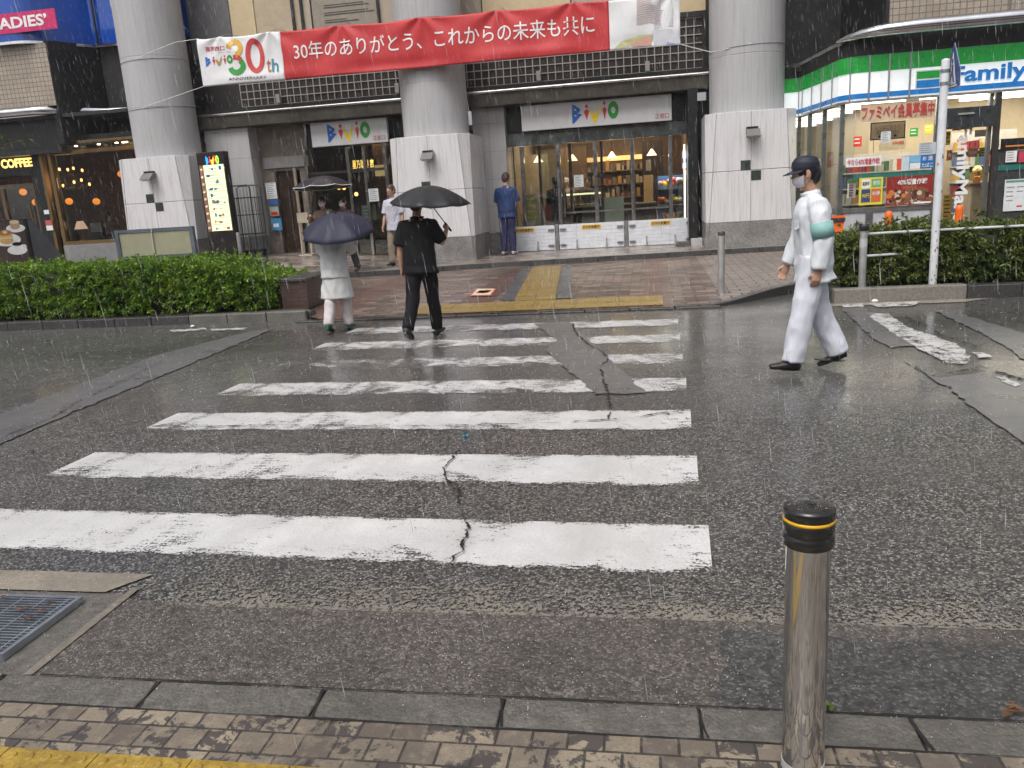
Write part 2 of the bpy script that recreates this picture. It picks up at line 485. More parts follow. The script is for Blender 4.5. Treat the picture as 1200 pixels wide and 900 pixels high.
def copy_tree(o, parent=None):
    c = o.copy(); COL.objects.link(c); c.parent = parent
    for ch in list(o.children): copy_tree(ch, c)
    return c

# ------------------------------------------------------------------ lettering
def text_data(body, thick=0.0):
    cu = bpy.data.curves.new('lettering', 'FONT')
    cu.body = body; cu.size = 1.0; cu.resolution_u = 3; cu.offset = thick
    ob = bpy.data.objects.new('lettering', cu); COL.objects.link(ob)
    bpy.context.view_layer.update()
    dg = bpy.context.evaluated_depsgraph_get()
    me = bpy.data.meshes.new_from_object(ob.evaluated_get(dg))
    vs = [v.co.copy() for v in me.vertices]; fs = [tuple(p.vertices) for p in me.polygons]
    bpy.data.objects.remove(ob); bpy.data.meshes.remove(me); bpy.data.curves.remove(cu)
    return vs, fs
def put_text(mb, body, x0, x1, z0, z1, y, m=0, thick=0.0, fit=True, warp=None, vertical_rot=False, shear=0.0):
    """letters standing upright on a wall, reading along +X, facing -Y"""
    vs, fs = text_data(body, thick)
    if not vs: return
    xs = [v.x for v in vs]; ys = [v.y for v in vs]
    a, b, c, d = min(xs), max(xs), min(ys), max(ys)
    out = []
    for v in vs:
        u = (v.x - a) / (b - a); w = (v.y - c) / max(1e-6, d - c)
        if vertical_rot: X = x0 + w * (x1 - x0); Z = z1 - u * (z1 - z0)
        else: X = x0 + u * (x1 - x0) + shear * w * (z1 - z0); Z = z0 + w * (z1 - z0)
        Y = y
        if warp: Y = y + warp(X, Z)
        out.append((X, Y, Z))
    mb.add(out, fs, m)

# ------------------------------------------------------------------ shared materials
ASPH = m_asphalt()
APRON = m_rough('concrete_apron', (0.036, 0.032, 0.029), (0.17, 0.152, 0.135))
DARKAP = m_rough('dark_gutter_asphalt', (0.024, 0.024, 0.025), (0.135, 0.131, 0.128), 30, 1.3)
KERBN = m_rough('near_kerb_stone', (0.085, 0.08, 0.07), (0.19, 0.178, 0.156), 22, .8, .12)
KERB = m_patch('kerb_stone', (0.105, 0.10, 0.09), (0.20, 0.19, 0.172), sc=42, dark=(0.06, 0.06, 0.056), rough=0.45, bump=0.5)
KERBL = m_patch('kerb_concrete', (0.16, 0.145, 0.125), (0.26, 0.24, 0.21), sc=30, dark=(0.09, 0.082, 0.07), rough=0.5, bump=0.35)
KERBD = m_patch('kerb_dark', (0.03, 0.03, 0.03), (0.075, 0.072, 0.07), sc=40, dark=(0.02, 0.02, 0.02), rough=0.35, bump=0.4)
TAN = m_patch('tan_cement', (0.21, 0.185, 0.145), (0.33, 0.295, 0.24), sc=50, dark=(0.14, 0.12, 0.095), rough=0.55, bump=0.3)
GREYPATCH = m_patch('smooth_patch', (0.092, 0.092, 0.095), (0.172, 0.17, 0.172), sc=150, dark=(0.075, 0.074, 0.076), rough=0.36, bump=0.25)
CRACK = mat('crack_dark', (0.012, 0.011, 0.011), 0.7)
NPAVE = m_brick('near_pavers', (0.12, 0.098, 0.082), (0.34, 0.285, 0.205), (0.03, 0.027, 0.025), 0.105, 0.098, 0.0045, stain=(0.035, 0.03, 0.034), rough=0.5, bump=0.8)
FPAVE = m_brick('brick_pavers', (0.062, 0.040, 0.034), (0.28, 0.205, 0.165), (0.05, 0.042, 0.038), 0.30, 0.15, 0.014, rough=0.5, bump=0.9, coat=0.2,
                band=[(-2.72, -2.22, (0.085, 0.024, 0.02), 0.8), (-4.9, -4.2, (0.12, 0.04, 0.034), 0.6), (-0.1, 0.25, (0.15, 0.06, 0.05), 0.55), (0.9, 4.0, (0.30, 0.27, 0.235), 0.6)])
PLAZA = m_brick('plaza_tiles', (0.12, 0.085, 0.075), (0.42, 0.36, 0.31), (0.06, 0.05, 0.045), 0.30, 0.30, 0.010, rough=0.35, bump=0.5, coat=0.35)
YEL = m_rough('tactile_yellow', (0.25, 0.155, 0.02), (0.50, 0.335, 0.05), 20, .5, .0)
MARBLE = m_marble('white_marble', (0.70, 0.69, 0.70), (0.44, 0.43, 0.43))
MARBLE2 = m_marble('grey_marble', (0.50, 0.49, 0.49), (0.38, 0.37, 0.37))
GRAN = m_granite('grey_granite', (0.17, 0.165, 0.16), (0.36, 0.35, 0.34))
CONC = m_marble('column_paint', (0.45, 0.445, 0.455), (0.31, 0.305, 0.31), 1.2, 0.62)
JOINT = mat('joint_grey', (0.16, 0.155, 0.15), 0.7)
BLACK = mat('black_paint', (0.013, 0.013, 0.014), 0.35)
BLACKM = mat('matt_black', (0.018, 0.017, 0.017), 0.7)
BLKRUB = mat('black_rubber', (0.012, 0.012, 0.012), 0.28, coat=0.5)
STEEL = mat('stainless', (0.55, 0.54, 0.53), 0.22, metal=1.0, var=0.06)
STEELB = mat('bright_stainless', (0.62, 0.61, 0.60), 0.08, metal=1.0, var=0.04)
CHROME = mat('chrome', (0.75, 0.75, 0.76), 0.1, metal=1.0, var=0.04)
ALU = mat('aluminium', (0.42, 0.42, 0.42), 0.35, metal=0.9)
DKALU = mat('dark_frame', (0.055, 0.05, 0.048), 0.4, metal=0.4)
GALV = mat('galvanised', (0.42, 0.46, 0.52), 0.35, metal=0.85)
WHITE = mat('white_gloss', (0.78, 0.78, 0.78), 0.35)
WPANEL = mat('white_panel', (0.74, 0.76, 0.80), 0.4)
GREYP = mat('sign_grey', (0.64, 0.64, 0.65), 0.5, var=0.05)
CREAM = mat('cream_panel', (0.58, 0.46, 0.28), 0.45, var=0.06)
BEIGEP = mat('beige_panel', (0.40, 0.34, 0.26), 0.5, var=0.06)
RED = mat('red_cloth', (0.52, 0.032, 0.036), 0.55, var=0.06)
CLOTHW = mat('white_cloth', (0.74, 0.74, 0.75), 0.55, var=0.03)
LBLUE = mat('letter_blue', (0.01, 0.13, 0.50), 0.4)
LRED = mat('letter_red', (0.62, 0.04, 0.03), 0.4)
LYEL = mat('letter_yellow', (0.85, 0.62, 0.02), 0.4)
LGRN = mat('letter_green', (0.03, 0.30, 0.04), 0.4)
LDK = mat('letter_dark', (0.03, 0.03, 0.035), 0.5)
LGOLD = mat('letter_gold', (0.62, 0.36, 0.05), 0.4)
LWHITE = mat('letter_white', (0.80, 0.80, 0.79), 0.45)
WOODM = mat('brown_wood', (0.20, 0.105, 0.05), 0.4, var=0.3, scale=3)
WOODD = mat('dark_wood', (0.045, 0.025, 0.015), 0.4, var=0.3, scale=3)
GOLD = mat('gold_frame', (0.20, 0.13, 0.05), 0.35, metal=0.6)
GLASS = glass('shop_glass', (0.90, 0.93, 0.92), 0.13)
GLASSD = glass('dark_glass', (0.75, 0.78, 0.76), 0.10)
TILEB = m_brick('beige_wall_tiles', (0.36, 0.30, 0.24), (0.42, 0.36, 0.29), (0.15, 0.12, 0.10), 0.105, 0.105, 0.009, off=0.0, bump=0.25, coat=0.1, vert=True)
TILED = m_brick('dark_wall_tiles', (0.014, 0.011, 0.010), (0.020, 0.015, 0.013), (0.010, 0.009, 0.008), 0.17, 0.17, 0.004, off=0.0, bump=0.15, coat=0.0, vert=True, rough=0.55)
BRICKI = m_brick('interior_brick', (0.10, 0.042, 0.028), (0.15, 0.065, 0.04), (0.05, 0.035, 0.03), 0.22, 0.07, 0.008, bump=0.3, coat=0.0, vert=True)
ORANGE = mat('orange_plastic', (0.80, 0.14, 0.01), 0.35)
SKIN = mat('skin', (0.48, 0.28, 0.19), 0.5, var=0.05)
HAIR = mat('black_hair', (0.012, 0.010, 0.009), 0.45)

# =================================================================== GROUND AND ROAD
def poly_sheet(name, pts, z, m):
    mb = MB(); mb.sheet([(p[0], p[1], z) for p in pts]); return structure(mb, name, m)
def px_poly(name, pix, z, m, rag=.022):
    P = [G(*q) for q in pix]; out = []; rs = random.Random(len(pix) + int(pix[0][0]))
    for a, b in zip(P, P[1:] + P[:1]):
        n = max(1, int((b - a).length / .07)); d = (b - a).normalized() if (b - a).length else Vector((1, 0, 0))
        for k in range(n): out.append(a.lerp(b, k / n) + Vector((-d.y, d.x, 0)) * rs.gauss(0, rag * .55) * (1 if k else .4))
    return poly_sheet(name, out, z, m)
mb = MB(); mb.sheet([(-300, -300, -0.03), (300, -300, -0.03), (300, 300, -0.03), (-300, 300, -0.03)])
structure(mb, 'ground', mat('far_ground', (0.06, 0.058, 0.055), 0.6))
# road surface, split fine enough only where it is seen
poly_sheet('road', [(-60, 2.66, ), (60, 2.66), (60, 13.2), (-60, 13.2)], 0.0, ASPH)

# worn cement film along the gutter edge
o = MB(); o.sheet([(0, 0, 0), (5.2, 0, 0), (5.2, 0.36, 0), (0, 0.36, 0)])
o = structure(o, 'gutter_edge_film', m_speckle('cement_film', 0.545, (0.24, 0.22, 0.185)))
o.location = (-2.0, 2.70, 0.005)

# near side: gutter apron, kerb stones, pavers, tactile strip
poly_sheet('gutter_apron', [(-2.2, 2.19), (6, 2.17), (6, 2.67), (-2.2, 2.735)], 0.004, APRON)
px_poly('gutter_repair', [(838, 738), (850, 780), (836, 815), (845, 841), (1260, 868), (1260, 760), (1020, 752)], 0.0085, DARKAP, .03)
poly_sheet('gutter_slab', [(-8, 2.19), (-2.2, 2.19), (-2.2, 2.78), (-8, 2.80)], 0.004, KERBN)
poly_sheet('gutter_edge_strip', [(-8, 2.80), (-2.33, 2.785), (-2.21, 2.955), (-8, 3.02)], 0.008, TAN)
mb = MB(); mb.sheet([(-2.222, 2.19, 0.009), (-2.185, 2.19, 0.009), (-2.19, 2.83, 0.009), (-2.226, 2.83, 0.009)])
structure(mb, 'gutter_joint_strip', m_patch('dull_cement', (0.14, 0.125, 0.10), (0.24, 0.215, 0.175), sc=50, dark=(0.09, 0.08, 0.065), rough=0.5, bump=0.3))
mb = MB()
for k in range(-9, 12):
    xa = -1.68 + 0.6 * k
    mb.box(xa + 0.004, xa + 0.596, 2.034, 2.186, -0.02, 0.011 + 0.0015 * math.sin(k * 3.1))
structure(mb, 'near_kerb', KERBN, bevel=0.006)
poly_sheet('kerb_bed', [(-8, 2.02), (8, 2.02), (8, 2.20), (-8, 2.20)], 0.0015, CRACK)
poly_sheet('near_pavement', [(-8, -3), (8, -3), (8, 2.03), (-8, 2.03)], 0.012, NPAVE)
mb = MB()
for k in range(-12, 1):
    xa = -0.43 + 0.302 * (k - 1)
    mb.box(xa + 0.002, xa + 0.300, 1.513, 1.813, 0.0, 0.022)
    for i in range(5):
        for j in range(5):
            mb.lathe([(0.016, 0.0), (0.0145, 0.003), (0.011, 0.0045)], (xa + 0.035 + i * 0.058, 1.547 + j * 0.058, 0.022), 12)
for k in range(12):
    for xa in (-.73,): mb.box(xa + .002, xa + .3, 1.211 - .302 * k, 1.511 - .302 * k, 0.0, .022)
structure(mb, 'tactile_paving', YEL)

# steel drain grate on the left
gr = thing('drain_grate', 'galvanised steel drain grate set in the gutter beside the near kerb', 'drain grate', (-2.85, 2.48, 0.0))
mb = MB(); mb.sheet([(-3.32, 2.285, 0.012), (-2.385, 2.285, 0.012), (-2.385, 2.68, 0.012), (-3.32, 2.68, 0.012)])
mb.build('pit', mat('drain_pit', (0.008, 0.008, 0.009), 0.6), gr)
mb = MB()
for (a, b, c, d) in ((-3.34, -2.365, 2.265, 2.283), (-3.34, -2.365, 2.682, 2.70), (-3.34, -3.322, 2.283, 2.682), (-2.383, -2.365, 2.283, 2.682)):
    mb.box(a, b, c, d, 0.006, 0.034)
mb.build('frame', GALV, gr)
mb = MB()
for k in range(20):
    y = 2.297 + k * 0.0195; mb.box(-3.318, -2.387, y, y + 0.006, 0.014, 0.033)
for k in range(9):
    x = -3.28 + k * 0.108; mb.box(x, x + 0.007, 2.287, 2.68, 0.020, 0.0315)
mb.build('bars', GALV, gr)
def leaf_litter(name, label, x, y, z, c, n, seed, s=0.03):
    random.seed(seed); mb = MB()
    for _ in range(n):
        a = random.uniform(0, 6.28); cx, cy = x + random.gauss(0, s), y + random.gauss(0, s * 0.5)
        l = random.uniform(0.012, 0.028); w = l * 0.5
        ux, uy = math.cos(a), math.sin(a)
        h = z + random.uniform(0.003, 0.012)
        mb.add([(cx - ux * l, cy - uy * l, h), (cx + uy * w, cy - ux * w, h + 0.006), (cx + ux * l, cy + uy * l, h + 0.002), (cx - uy * w, cy + ux * w, h + 0.007)], [(0, 1, 2, 3)])
    o = mb.build(name, mat(name + '_col_%d' % seed, c, 0.5, var=0.3))
    return tag(o, label, 'litter', kind=None)
leaf_litter('fallen_leaves', 'brown fallen leaves caught on the steel drain grate', -2.62, 2.60, 0.034, (0.10, 0.045, 0.025), 12, 3, 0.10)
leaf_litter('fallen_leaves', 'few brown leaves lying by the kerb right of the near steel bollard', 0.98, 2.22, 0.02, (0.12, 0.06, 0.03), 7, 5, 0.03)
leaf_litter('weed_tuft', 'small green weed growing in the kerb joint behind the near steel bollard', 0.47, 2.20, 0.016, (0.10, 0.17, 0.03), 14, 8, 0.018)['category'] = 'weed'

# zebra crossing: seven worn stripes
CW = math.radians(-2.02)
ox, oy = 0.215, 3.058
wear = [(0.420, 0.0, 0.09), (0.424, 0.012, 0.08), (0.430, 0.012, 0.11), (0.462, 0.0, 0.09), (0.478, 0.05, 0.09), (0.470, 0.0, 0.09), (0.462, 0.0, 0.09)]
for i, (th, lf, ed) in enumerate(wear):
    mb = MB(); L = 4.035
    mb.sheet([(-L, 0, 0), (0, 0, 0), (0, 0.5, 0), (-L, 0.5, 0)])
    o = structure(mb, 'crossing_stripe', m_paint('worn_road_paint_%d' % i, th, lf, ed))
    o.location = (ox + 0.0134 * i + (0 if i else 0.01), oy + i * 1.0, 0.005); o.rotation_euler = (0, 0, CW)
# patches of smoother asphalt
px_poly('road_patch', [(640, 411), (652, 399), (625, 380), (668, 378), (757, 461.5), (697, 463)], 0.009, GREYPATCH)
px_poly('road_patch', [(-260, 640), (0, 523), (62, 494), (212, 432), (320, 386), (292, 389), (180, 418), (0, 487), (-260, 590)], 0.009, GREYPATCH)
px_poly('road_patch', [(985, 362), (1010, 361), (1060, 392), (1078, 405), (1045, 409), (1030, 402)], 0.009, GREYPATCH)
px_poly('road_patch', [(1060, 423), (1100, 444), (1165, 437), (1200, 442), (1290, 480), (1290, 570), (1200, 522), (1105, 452)], 0.009, GREYPATCH)
px_poly('road_patch', [(1095, 365), (1112, 364), (1290, 420), (1290, 455), (1205, 425), (1160, 396)], 0.009, GREYPATCH)
# side line paint at the right, and paint remnants at both kerbs
OLDL = m_oldline()
px_poly('road_line', [(1014, 368), (1042, 369), (1063, 385), (1120, 404), (1137, 419), (1131, 428), (1108, 427), (1062, 402)], 0.013, OLDL)
px_poly('road_line', [(1137, 414), (1152, 415), (1163, 420), (1146, 421)], 0.013, OLDL)
px_poly('road_line', [(1166, 443), (1180, 445), (1197, 453), (1188, 455)], 0.013, OLDL)
px_poly('road_line', [(986, 358), (1010, 357), (1012, 361), (987, 361)], 0.013, OLDL)
px_poly('road_line', [(1018, 357), (1078, 354), (1070, 359), (1030, 361)], 0.013, OLDL)
px_poly('road_line', [(196, 388), (240, 385), (243, 387), (205, 390)], 0.013, OLDL)
px_poly('road_line', [(247, 386.5), (290, 385), (286, 387.5), (248, 388.5)], 0.013, OLDL)

# cracks
def crack(pix, w, seed):
    random.seed(seed); mb = MB()
    P = [G(*q) for q in pix]; pts = []
    for a, b in zip(P, P[1:]):
        n = max(2, int((b - a).length / 0.022))
        for k in range(n): pts.append(a.lerp(b, k / n) + Vector((random.gauss(0, 0.007), random.gauss(0, 0.004), 0)))
    pts.append(P[-1])
    top, bot = [], []
    for i, p in enumerate(pts):
        d = (pts[min(i + 1, len(pts) - 1)] - pts[max(i - 1, 0)]).normalized()
        nrm = Vector((-d.y, d.x, 0)); ww = w * random.uniform(0.15, 0.66) * min(1, 0.3 + min(i, len(pts) - 1 - i) * 0.4)
        hole = 0.12 if noise.noise(Vector((i * .11, seed * 3.3, 0))) < -.22 else 1.0
        top.append(p + nrm * ww * hole * random.uniform(.15, .85)); bot.append(p - nrm * ww * hole * random.uniform(.15, .85))
    v = [(p.x, p.y, 0.0165) for p in top] + [(p.x, p.y, 0.0165) for p in bot]
    n = len(pts)
    mb.add(v, [(i + n, i + 1 + n, i + 1, i) for i in range(n - 1)])
    structure(mb, 'road_crack', CRACK)
crack([(541, 572), (536, 590), (541, 606), (549, 620), (546, 634), (540, 650), (527, 664)], 0.026, 1)
crack([(552, 490), (545, 515), (535, 535), (522, 548), (519, 558), (524, 566), (538, 572)], 0.022, 2)
crack([(671, 380), (675, 392), (690, 405), (705, 413), (713, 422), (704, 432), (707, 445), (712, 462), (716, 482), (713, 494)], 0.035, 3)
crack([(195, 503), (320, 500), (420, 501), (520, 501), (640, 498), (740, 492), (775, 486), (812, 494)], 0.028, 4)
crack([(720, 497), (780, 485), (806, 486)], 0.018, 14)
crack([(0, 515), (60, 492), (95, 470), (130, 455), (190, 425)], 0.022, 5)
crack([(812, 494), (880, 495), (960, 492)], 0.012, 6)
crack([(1110, 440), (1150, 432), (1195, 446), (1230, 452)], 0.05, 7)
crack([(1060, 372), (1085, 383), (1105, 395), (1150, 409)], 0.035, 8)
crack([(0, 560), (50, 520), (110, 480)], 0.012, 9)
def seam_line(pts, w, seed, z=.0135):
    rs = random.Random(seed); mb = MB(); P = []
    for a, b in zip(pts, pts[1:]):
        a, b = Vector((*a, 0)), Vector((*b, 0)); n = max(2, int((b - a).length / .025)); P += [a.lerp(b, k / n) for k in range(n)]
    P.append(Vector((*pts[-1], 0))); d = (P[-1] - P[0]).normalized(); nr = Vector((-d.y, d.x, 0)); v = []
    for i, p in enumerate(P):
        f = .35 + 1.1 * max(0, noise.noise(Vector((p.x * 2.3, p.y * 2.3, seed))) + .35) + rs.uniform(-.15, .3)
        for s_ in (-1, 1): q = p + nr * s_ * w * f * rs.uniform(.3, .8); v.append((q.x, q.y, z))
    mb.add(v, [(2 * i, 2 * i + 1, 2 * i + 3, 2 * i + 2) for i in range(len(P) - 1)]); structure(mb, 'kerb_seam', CRACK)
seam_line([(-2.15, 2.19), (3, 2.187)], .008, 1); seam_line([(-3, 2.033), (3, 2.033)], .007, 2, .0145)
for k in range(-3, 6): x = -1.68 + .6 * k; seam_line([(x + .015, 2.04), (x - .01, 2.18)], .009, 5 + k, .0142)
# a dropped blue scrap on the road
p = G(546, 512); mb = MB(); mb.slab([(p.x - .018, p.y - .012), (p.x + .02, p.y - .006), (p.x + .014, p.y + .014), (p.x - .012, p.y + .01)], 0.006, 0.016)
tag(mb.build('plastic_scrap', mat('blue_plastic', (0.05, 0.38, 0.60), 0.4)), 'small light blue plastic scrap lying on the crossing', 'litter')
random.seed(31); mb = MB()
p = G(1025, 354.5); mb.ball((p.x, p.y, 0.02), (0.045, 0.035, 0.022), 7, 5)
tag(mb.build('paper_rubbish', WHITE), 'crumpled white paper rubbish by the right planter kerb', 'litter')
p = G(1070, 352); leaf_litter('fallen_leaves', 'yellow fallen leaves at the foot of the right planter kerb', p.x, p.y, 0.004, (0.40, 0.26, 0.04), 14, 9, 0.12)
p = G(226, 384); mb = MB(); mb.ball((p.x, p.y, 0.02), (0.035, 0.03, 0.02), 7, 5)
tag(mb.build('paper_rubbish', WHITE), 'crumpled white paper rubbish by the left planter kerb', 'litter')
p = G(195, 385); leaf_litter('fallen_leaves', 'brown fallen leaves at the foot of the left planter kerb', p.x, p.y, 0.004, (0.22, 0.10, 0.05), 16, 12, 0.16)

# -------------------------------------------------------------- far pavement, step and plaza
def sstep(a, b, x):
    t = max(0, min(1, (x - a) / (b - a))); return t * t * (3 - 2 * t)
def lift(x): return 0.25 * sstep(-5.0, -9.3, x)
STEP = [(-30, 13.4), (-9.0, 13.9), (-7.3, 14.35), (-5.5, 15.5), (-3.9, 16.15), (1.3, 16.85), (3.0, 17.02), (30, 17.02)]
def step_y(x):
    for (a, ya), (b, yb) in zip(STEP, STEP[1:]):
        if a <= x <= b: return ya + (yb - ya) * (x - a) / (b - a)
    return 17.0
def pav_z(x, y): return 0.030 + 0.070 * sstep(10.35, 11.6, y) + lift(x) * sstep(11.5, 14.5, y)
CURVE = [(.62, 10.38), (.80, 10.42), (1.0, 10.54), (1.2, 10.72), (1.4, 10.92), (1.6, 11.11), (1.8, 11.28), (2.0, 11.43), (2.25, 11.58)]
def front_y(x):
    if x <= -4.95: return 10.78
    if x <= .62: return 10.38
    if x >= 2.25: return 11.9
    for (a, ya), (b, yb) in zip(CURVE, CURVE[1:]):
        if a <= x <= b: return ya + (yb - ya) * (x - a) / (b - a) + .10
xs = [-30, -20, -14, -12] + [-11 + 0.5 * k for k in range(12)] + [-4.96, -4.95] + [-4.5 + .5 * k for k in range(10)] + [.62 + .1 * k for k in range(17)] + [2.4, 3, 3.5, 4, 4.5] + [6, 9, 14, 22, 30]
mb = MB(); rows = 14
for x in xs:
    for j in range(rows + 1):
        y = front_y(x) + (step_y(x) - front_y(x)) * j / rows
        mb.v.append((x, y, pav_z(x, y)))
for i in range(len(xs) - 1):
    for j in range(rows):
        a = i * (rows + 1) + j
        mb.f.append((a, a + rows + 1, a + rows + 2, a + 1)); mb.mi.append(0); mb.sm.append(True)
structure(mb, 'pavement', FPAVE)
def plaza_z(x): return 0.20 + lift(x)
mb = MB()
for x in xs: mb.v += [(x, step_y(x) + 0.22, plaza_z(x)), (x, 25, plaza_z(x))]
for i in range(len(xs) - 1): mb.f.append((2 * i, 2 * i + 2, 2 * i + 3, 2 * i + 1)); mb.mi.append(0); mb.sm.append(True)
structure(mb, 'plaza', PLAZA)
mb = MB()                                       # the dark step edge: riser then light nosing
for x in xs:
    y = step_y(x); mb.v += [(x, y, pav_z(x, y) - 0.02), (x, y + 0.015, plaza_z(x) + 0.002), (x, y + 0.225, plaza_z(x) + 0.004)]
for i in range(len(xs) - 1):
    a = 3 * i
    mb.f += [(a, a + 3, a + 4, a + 1), (a + 1, a + 4, a + 5, a + 2)]; mb.mi += [0, 1]; mb.sm += [False, False]
structure(mb, 'step_edge', [KERBD, KERBL])
# kerb line along the crossing (dropped) and planter kerbs
mb = MB()
for k in range(10):
    xa = -4.85 + 0.572 * k; mb.box(xa + .004, xa + .568, 10.30, 10.40, -0.02, 0.026)
structure(mb, 'dropped_kerb', KERBD, bevel=0.01)
mb = MB(); n = len(CURVE)
for i, (x, y) in enumerate(CURVE):
    a, b = CURVE[max(i - 1, 0)], CURVE[min(i + 1, n - 1)]; d = Vector((b[0] - a[0], b[1] - a[1])).normalized(); z = .03 + .105 * sstep(0, n - 2, i)
    mb.v += [(x, y, -.02), (x + .006 * d.y, y - .006 * d.x, z - .008), (x - .006 * d.y, y + .006 * d.x, z), (x - .12 * d.y, y + .12 * d.x, z), (x - .12 * d.y, y + .12 * d.x, -.02)]
for i in range(n - 1):
    for k in range(4): a = 5 * i + k; mb.f.append((a, a + 5, a + 6, a + 1)); mb.mi.append(0); mb.sm.append(False)
structure(mb, 'curved_kerb', KERBD)

# tactile guide on the far pavement (bars) and its grey borders
def guide_strip(name, A, B, w, dirbars, m):
    """bar tiles between A and B (points on the ground), width w across"""
    A, B = Vector((A[0], A[1], 0)), Vector((B[0], B[1], 0)); d = (B - A); L = d.length; d.normalize(); s = Vector((-d.y, d.x, 0))
    mb = MB(); n = max(1, round(L / 0.3)); st = L / n; rw = max(1, round(w / 0.3)); rs = w / rw
    def P(u, v, h):
        q = A + d * u + s * (v - w / 2); return (q.x, q.y, pav_z(q.x, q.y) + h)
    for i in range(n):
        for j in range(rw):
            u0, u1, v0, v1 = i * st + .003, (i + 1) * st - .003, j * rs + .003, (j + 1) * rs - .003
            mb.add([P(u0, v0, .014), P(u1, v0, .014), P(u1, v1, .014), P(u0, v1, .014)], [(0, 1, 2, 3)])
            for k in range(4):
                if dirbars:
                    va = v0 + (k + .5) / 4 * (v1 - v0); a, b, c, e = (u0 + .02, va - .014), (u1 - .02, va - .014), (u1 - .02, va + .014), (u0 + .02, va + .014)
                else:
                    ua = u0 + (k + .5) / 4 * (u1 - u0); a, b, c, e = (ua - .014, v0 + .02), (ua + .014, v0 + .02), (ua + .014, v1 - .02), (ua - .014, v1 - .02)
                mb.add([P(*a, .02), P(*b, .02), P(*c, .02), P(*e, .02)], [(0, 1, 2, 3)])
    return structure(mb, name, m)
YELF = m_patch('tactile_yellow_worn', (0.21, 0.138, 0.036), (0.38, 0.255, 0.066), sc=18, dark=(0.12, 0.085, 0.035), rough=0.42, bump=0.3)
guide_strip('tactile_paving', (-3.3, 10.73), (0.16, 10.76), 0.62, False, YELF)
guide_strip('tactile_paving', (-1.60, 11.07), (-2.02, 15.9), 0.58, True, YELF)
TGREY = m_patch('border_grey', (0.05, 0.052, 0.06), (0.10, 0.10, 0.11), sc=30, rough=0.35, bump=0.2)
for off in (-0.40, 0.40):
    mb = MB(); n = 10
    for k in range(n + 1):
        y = 11.16 + 4.7 * k / n; x = -1.60 - 0.42 * k / n + off
        for dx in (-.10, .10): mb.v.append((x + dx, y, pav_z(x, y) + .008))
    for k in range(n): mb.f.append((2 * k, 2 * k + 1, 2 * k + 3, 2 * k + 2)); mb.mi.append(0); mb.sm.append(False)
    structure(mb, 'tactile_border', TGREY)
# white notice plate let into the pavement
sp = thing('pavement_sign', 'square white notice plate with a red edge let into the brick pavement', 'pavement sign', (-2.5, 11.95, 0.06))
c = [G(550, 348.5, .09), G(576, 348, .09), G(582, 339.5, .09), G(559, 339.5, .09)]
ce = sum(c, Vector()) / 4
def zz(p, h): return (p.x, p.y, pav_z(p.x, p.y) + h)
mb = MB(); mb.sheet([zz(p, .010) for p in c]); mb.build('border', mat('sign_red', (0.55, 0.10, 0.05), 0.4), sp)
mb = MB(); mb.sheet([zz(p.lerp(ce, .16), .014) for p in c]); mb.build('plate', mat('sign_cream', (0.70, 0.64, 0.48), 0.4), sp)
mb = MB()
for u, v, r in ((.42, .45, .09), (.55, .55, .11), (.6, .4, .07), (.35, .6, .05), (.68, .6, .05)):
    q = c[0].lerp(c[1], u).lerp(c[3].lerp(c[2], u), v)
    mb.sheet([zz(q + Vector((math.cos(a * .785) * r, math.sin(a * .785) * r * 1.6, 0)), .018) for a in range(8)])
mb.build('symbol', mat('sign_mark', (0.42, 0.14, 0.05), 0.5), sp)

# planter kerbs left and right
mb = MB(); mb2 = MB(); x = -30.0; random.seed(4)
ycurve = lambda x: 10.56 if x < -5.6 else 10.56 + 0.10 * ((x + 5.6) / 0.6) ** 2
while x < -5.3:
    L = 0.6; (mb if x < -7.0 else mb2).box(x + .004, x + L - .004, ycurve(x), ycurve(x) + .16, -0.02, 0.135 - 0.01 * random.random()); x += L
structure(mb, 'planter_kerb', KERBD, bevel=0.012); mb = mb2; structure(mb, 'planter_kerb', KERB, bevel=0.012)
mb = MB(); mb.slab([(-5.18, 10.60), (-4.75, 10.66), (-4.75, 10.82), (-5.18, 10.76)], -.02, .12)
structure(mb, 'planter_kerb_end', KERBD, bevel=.012)
poly_sheet('planter_soil', [(-30, 10.7), (-4.95, 10.7), (-4.95, 12.5), (-30, 12.5)], 0.11, mat('soil', (0.05, 0.038, 0.028), 0.8, var=0.4, scale=30))
mb = MB(); mb.box(2.22, 3.72, 10.30, 10.47, -.02, .175); structure(mb, 'planter_kerb', KERBL, bevel=.012)
mb = MB(); x = 3.725
while x < 20: mb.box(x + .003, x + .597, 10.30, 10.47, -.02, .165); x += .6
structure(mb, 'planter_kerb', KERBD, bevel=.012)
mb = MB(); mb.box(2.222, 2.38, 10.475, 12.2, -.02, .15); structure(mb, 'planter_kerb', KERBD, bevel=.012)
poly_sheet('planter_soil', [(2.3, 10.46), (20, 10.46), (20, 12.2), (2.3, 12.2)], 0.12, MATS['soil'])
mb = MB(); mb.sheet([(2.1, 10.08, .007), (3.6, 10.05, .007), (4.0, 10.29, .007), (2.1, 10.29, .007)]); structure(mb, 'gutter_edge_strip', TAN)
# low brown masonry end of the left planter
pw = thing('planter_wall', 'low dark brown tiled planter end wall right of the left hedge', 'planter wall', (-5.0, 11.7, 0.03))
mb = MB(); mb.box(-5.36, -4.96, 11.05, 12.0, 0.02, 0.50); mb.build('wall', m_brick('brown_wall_tile', (0.055, 0.032, 0.026), (0.085, 0.05, 0.04), (0.03, 0.022, 0.02), 0.20, 0.06, 0.005, bump=.3, coat=.4, vert=True), pw)
mb = MB(); mb.box(-5.39, -4.93, 11.02, 12.03, 0.502, 0.55); mb.build('coping', KERBD, pw, bevel=.01)

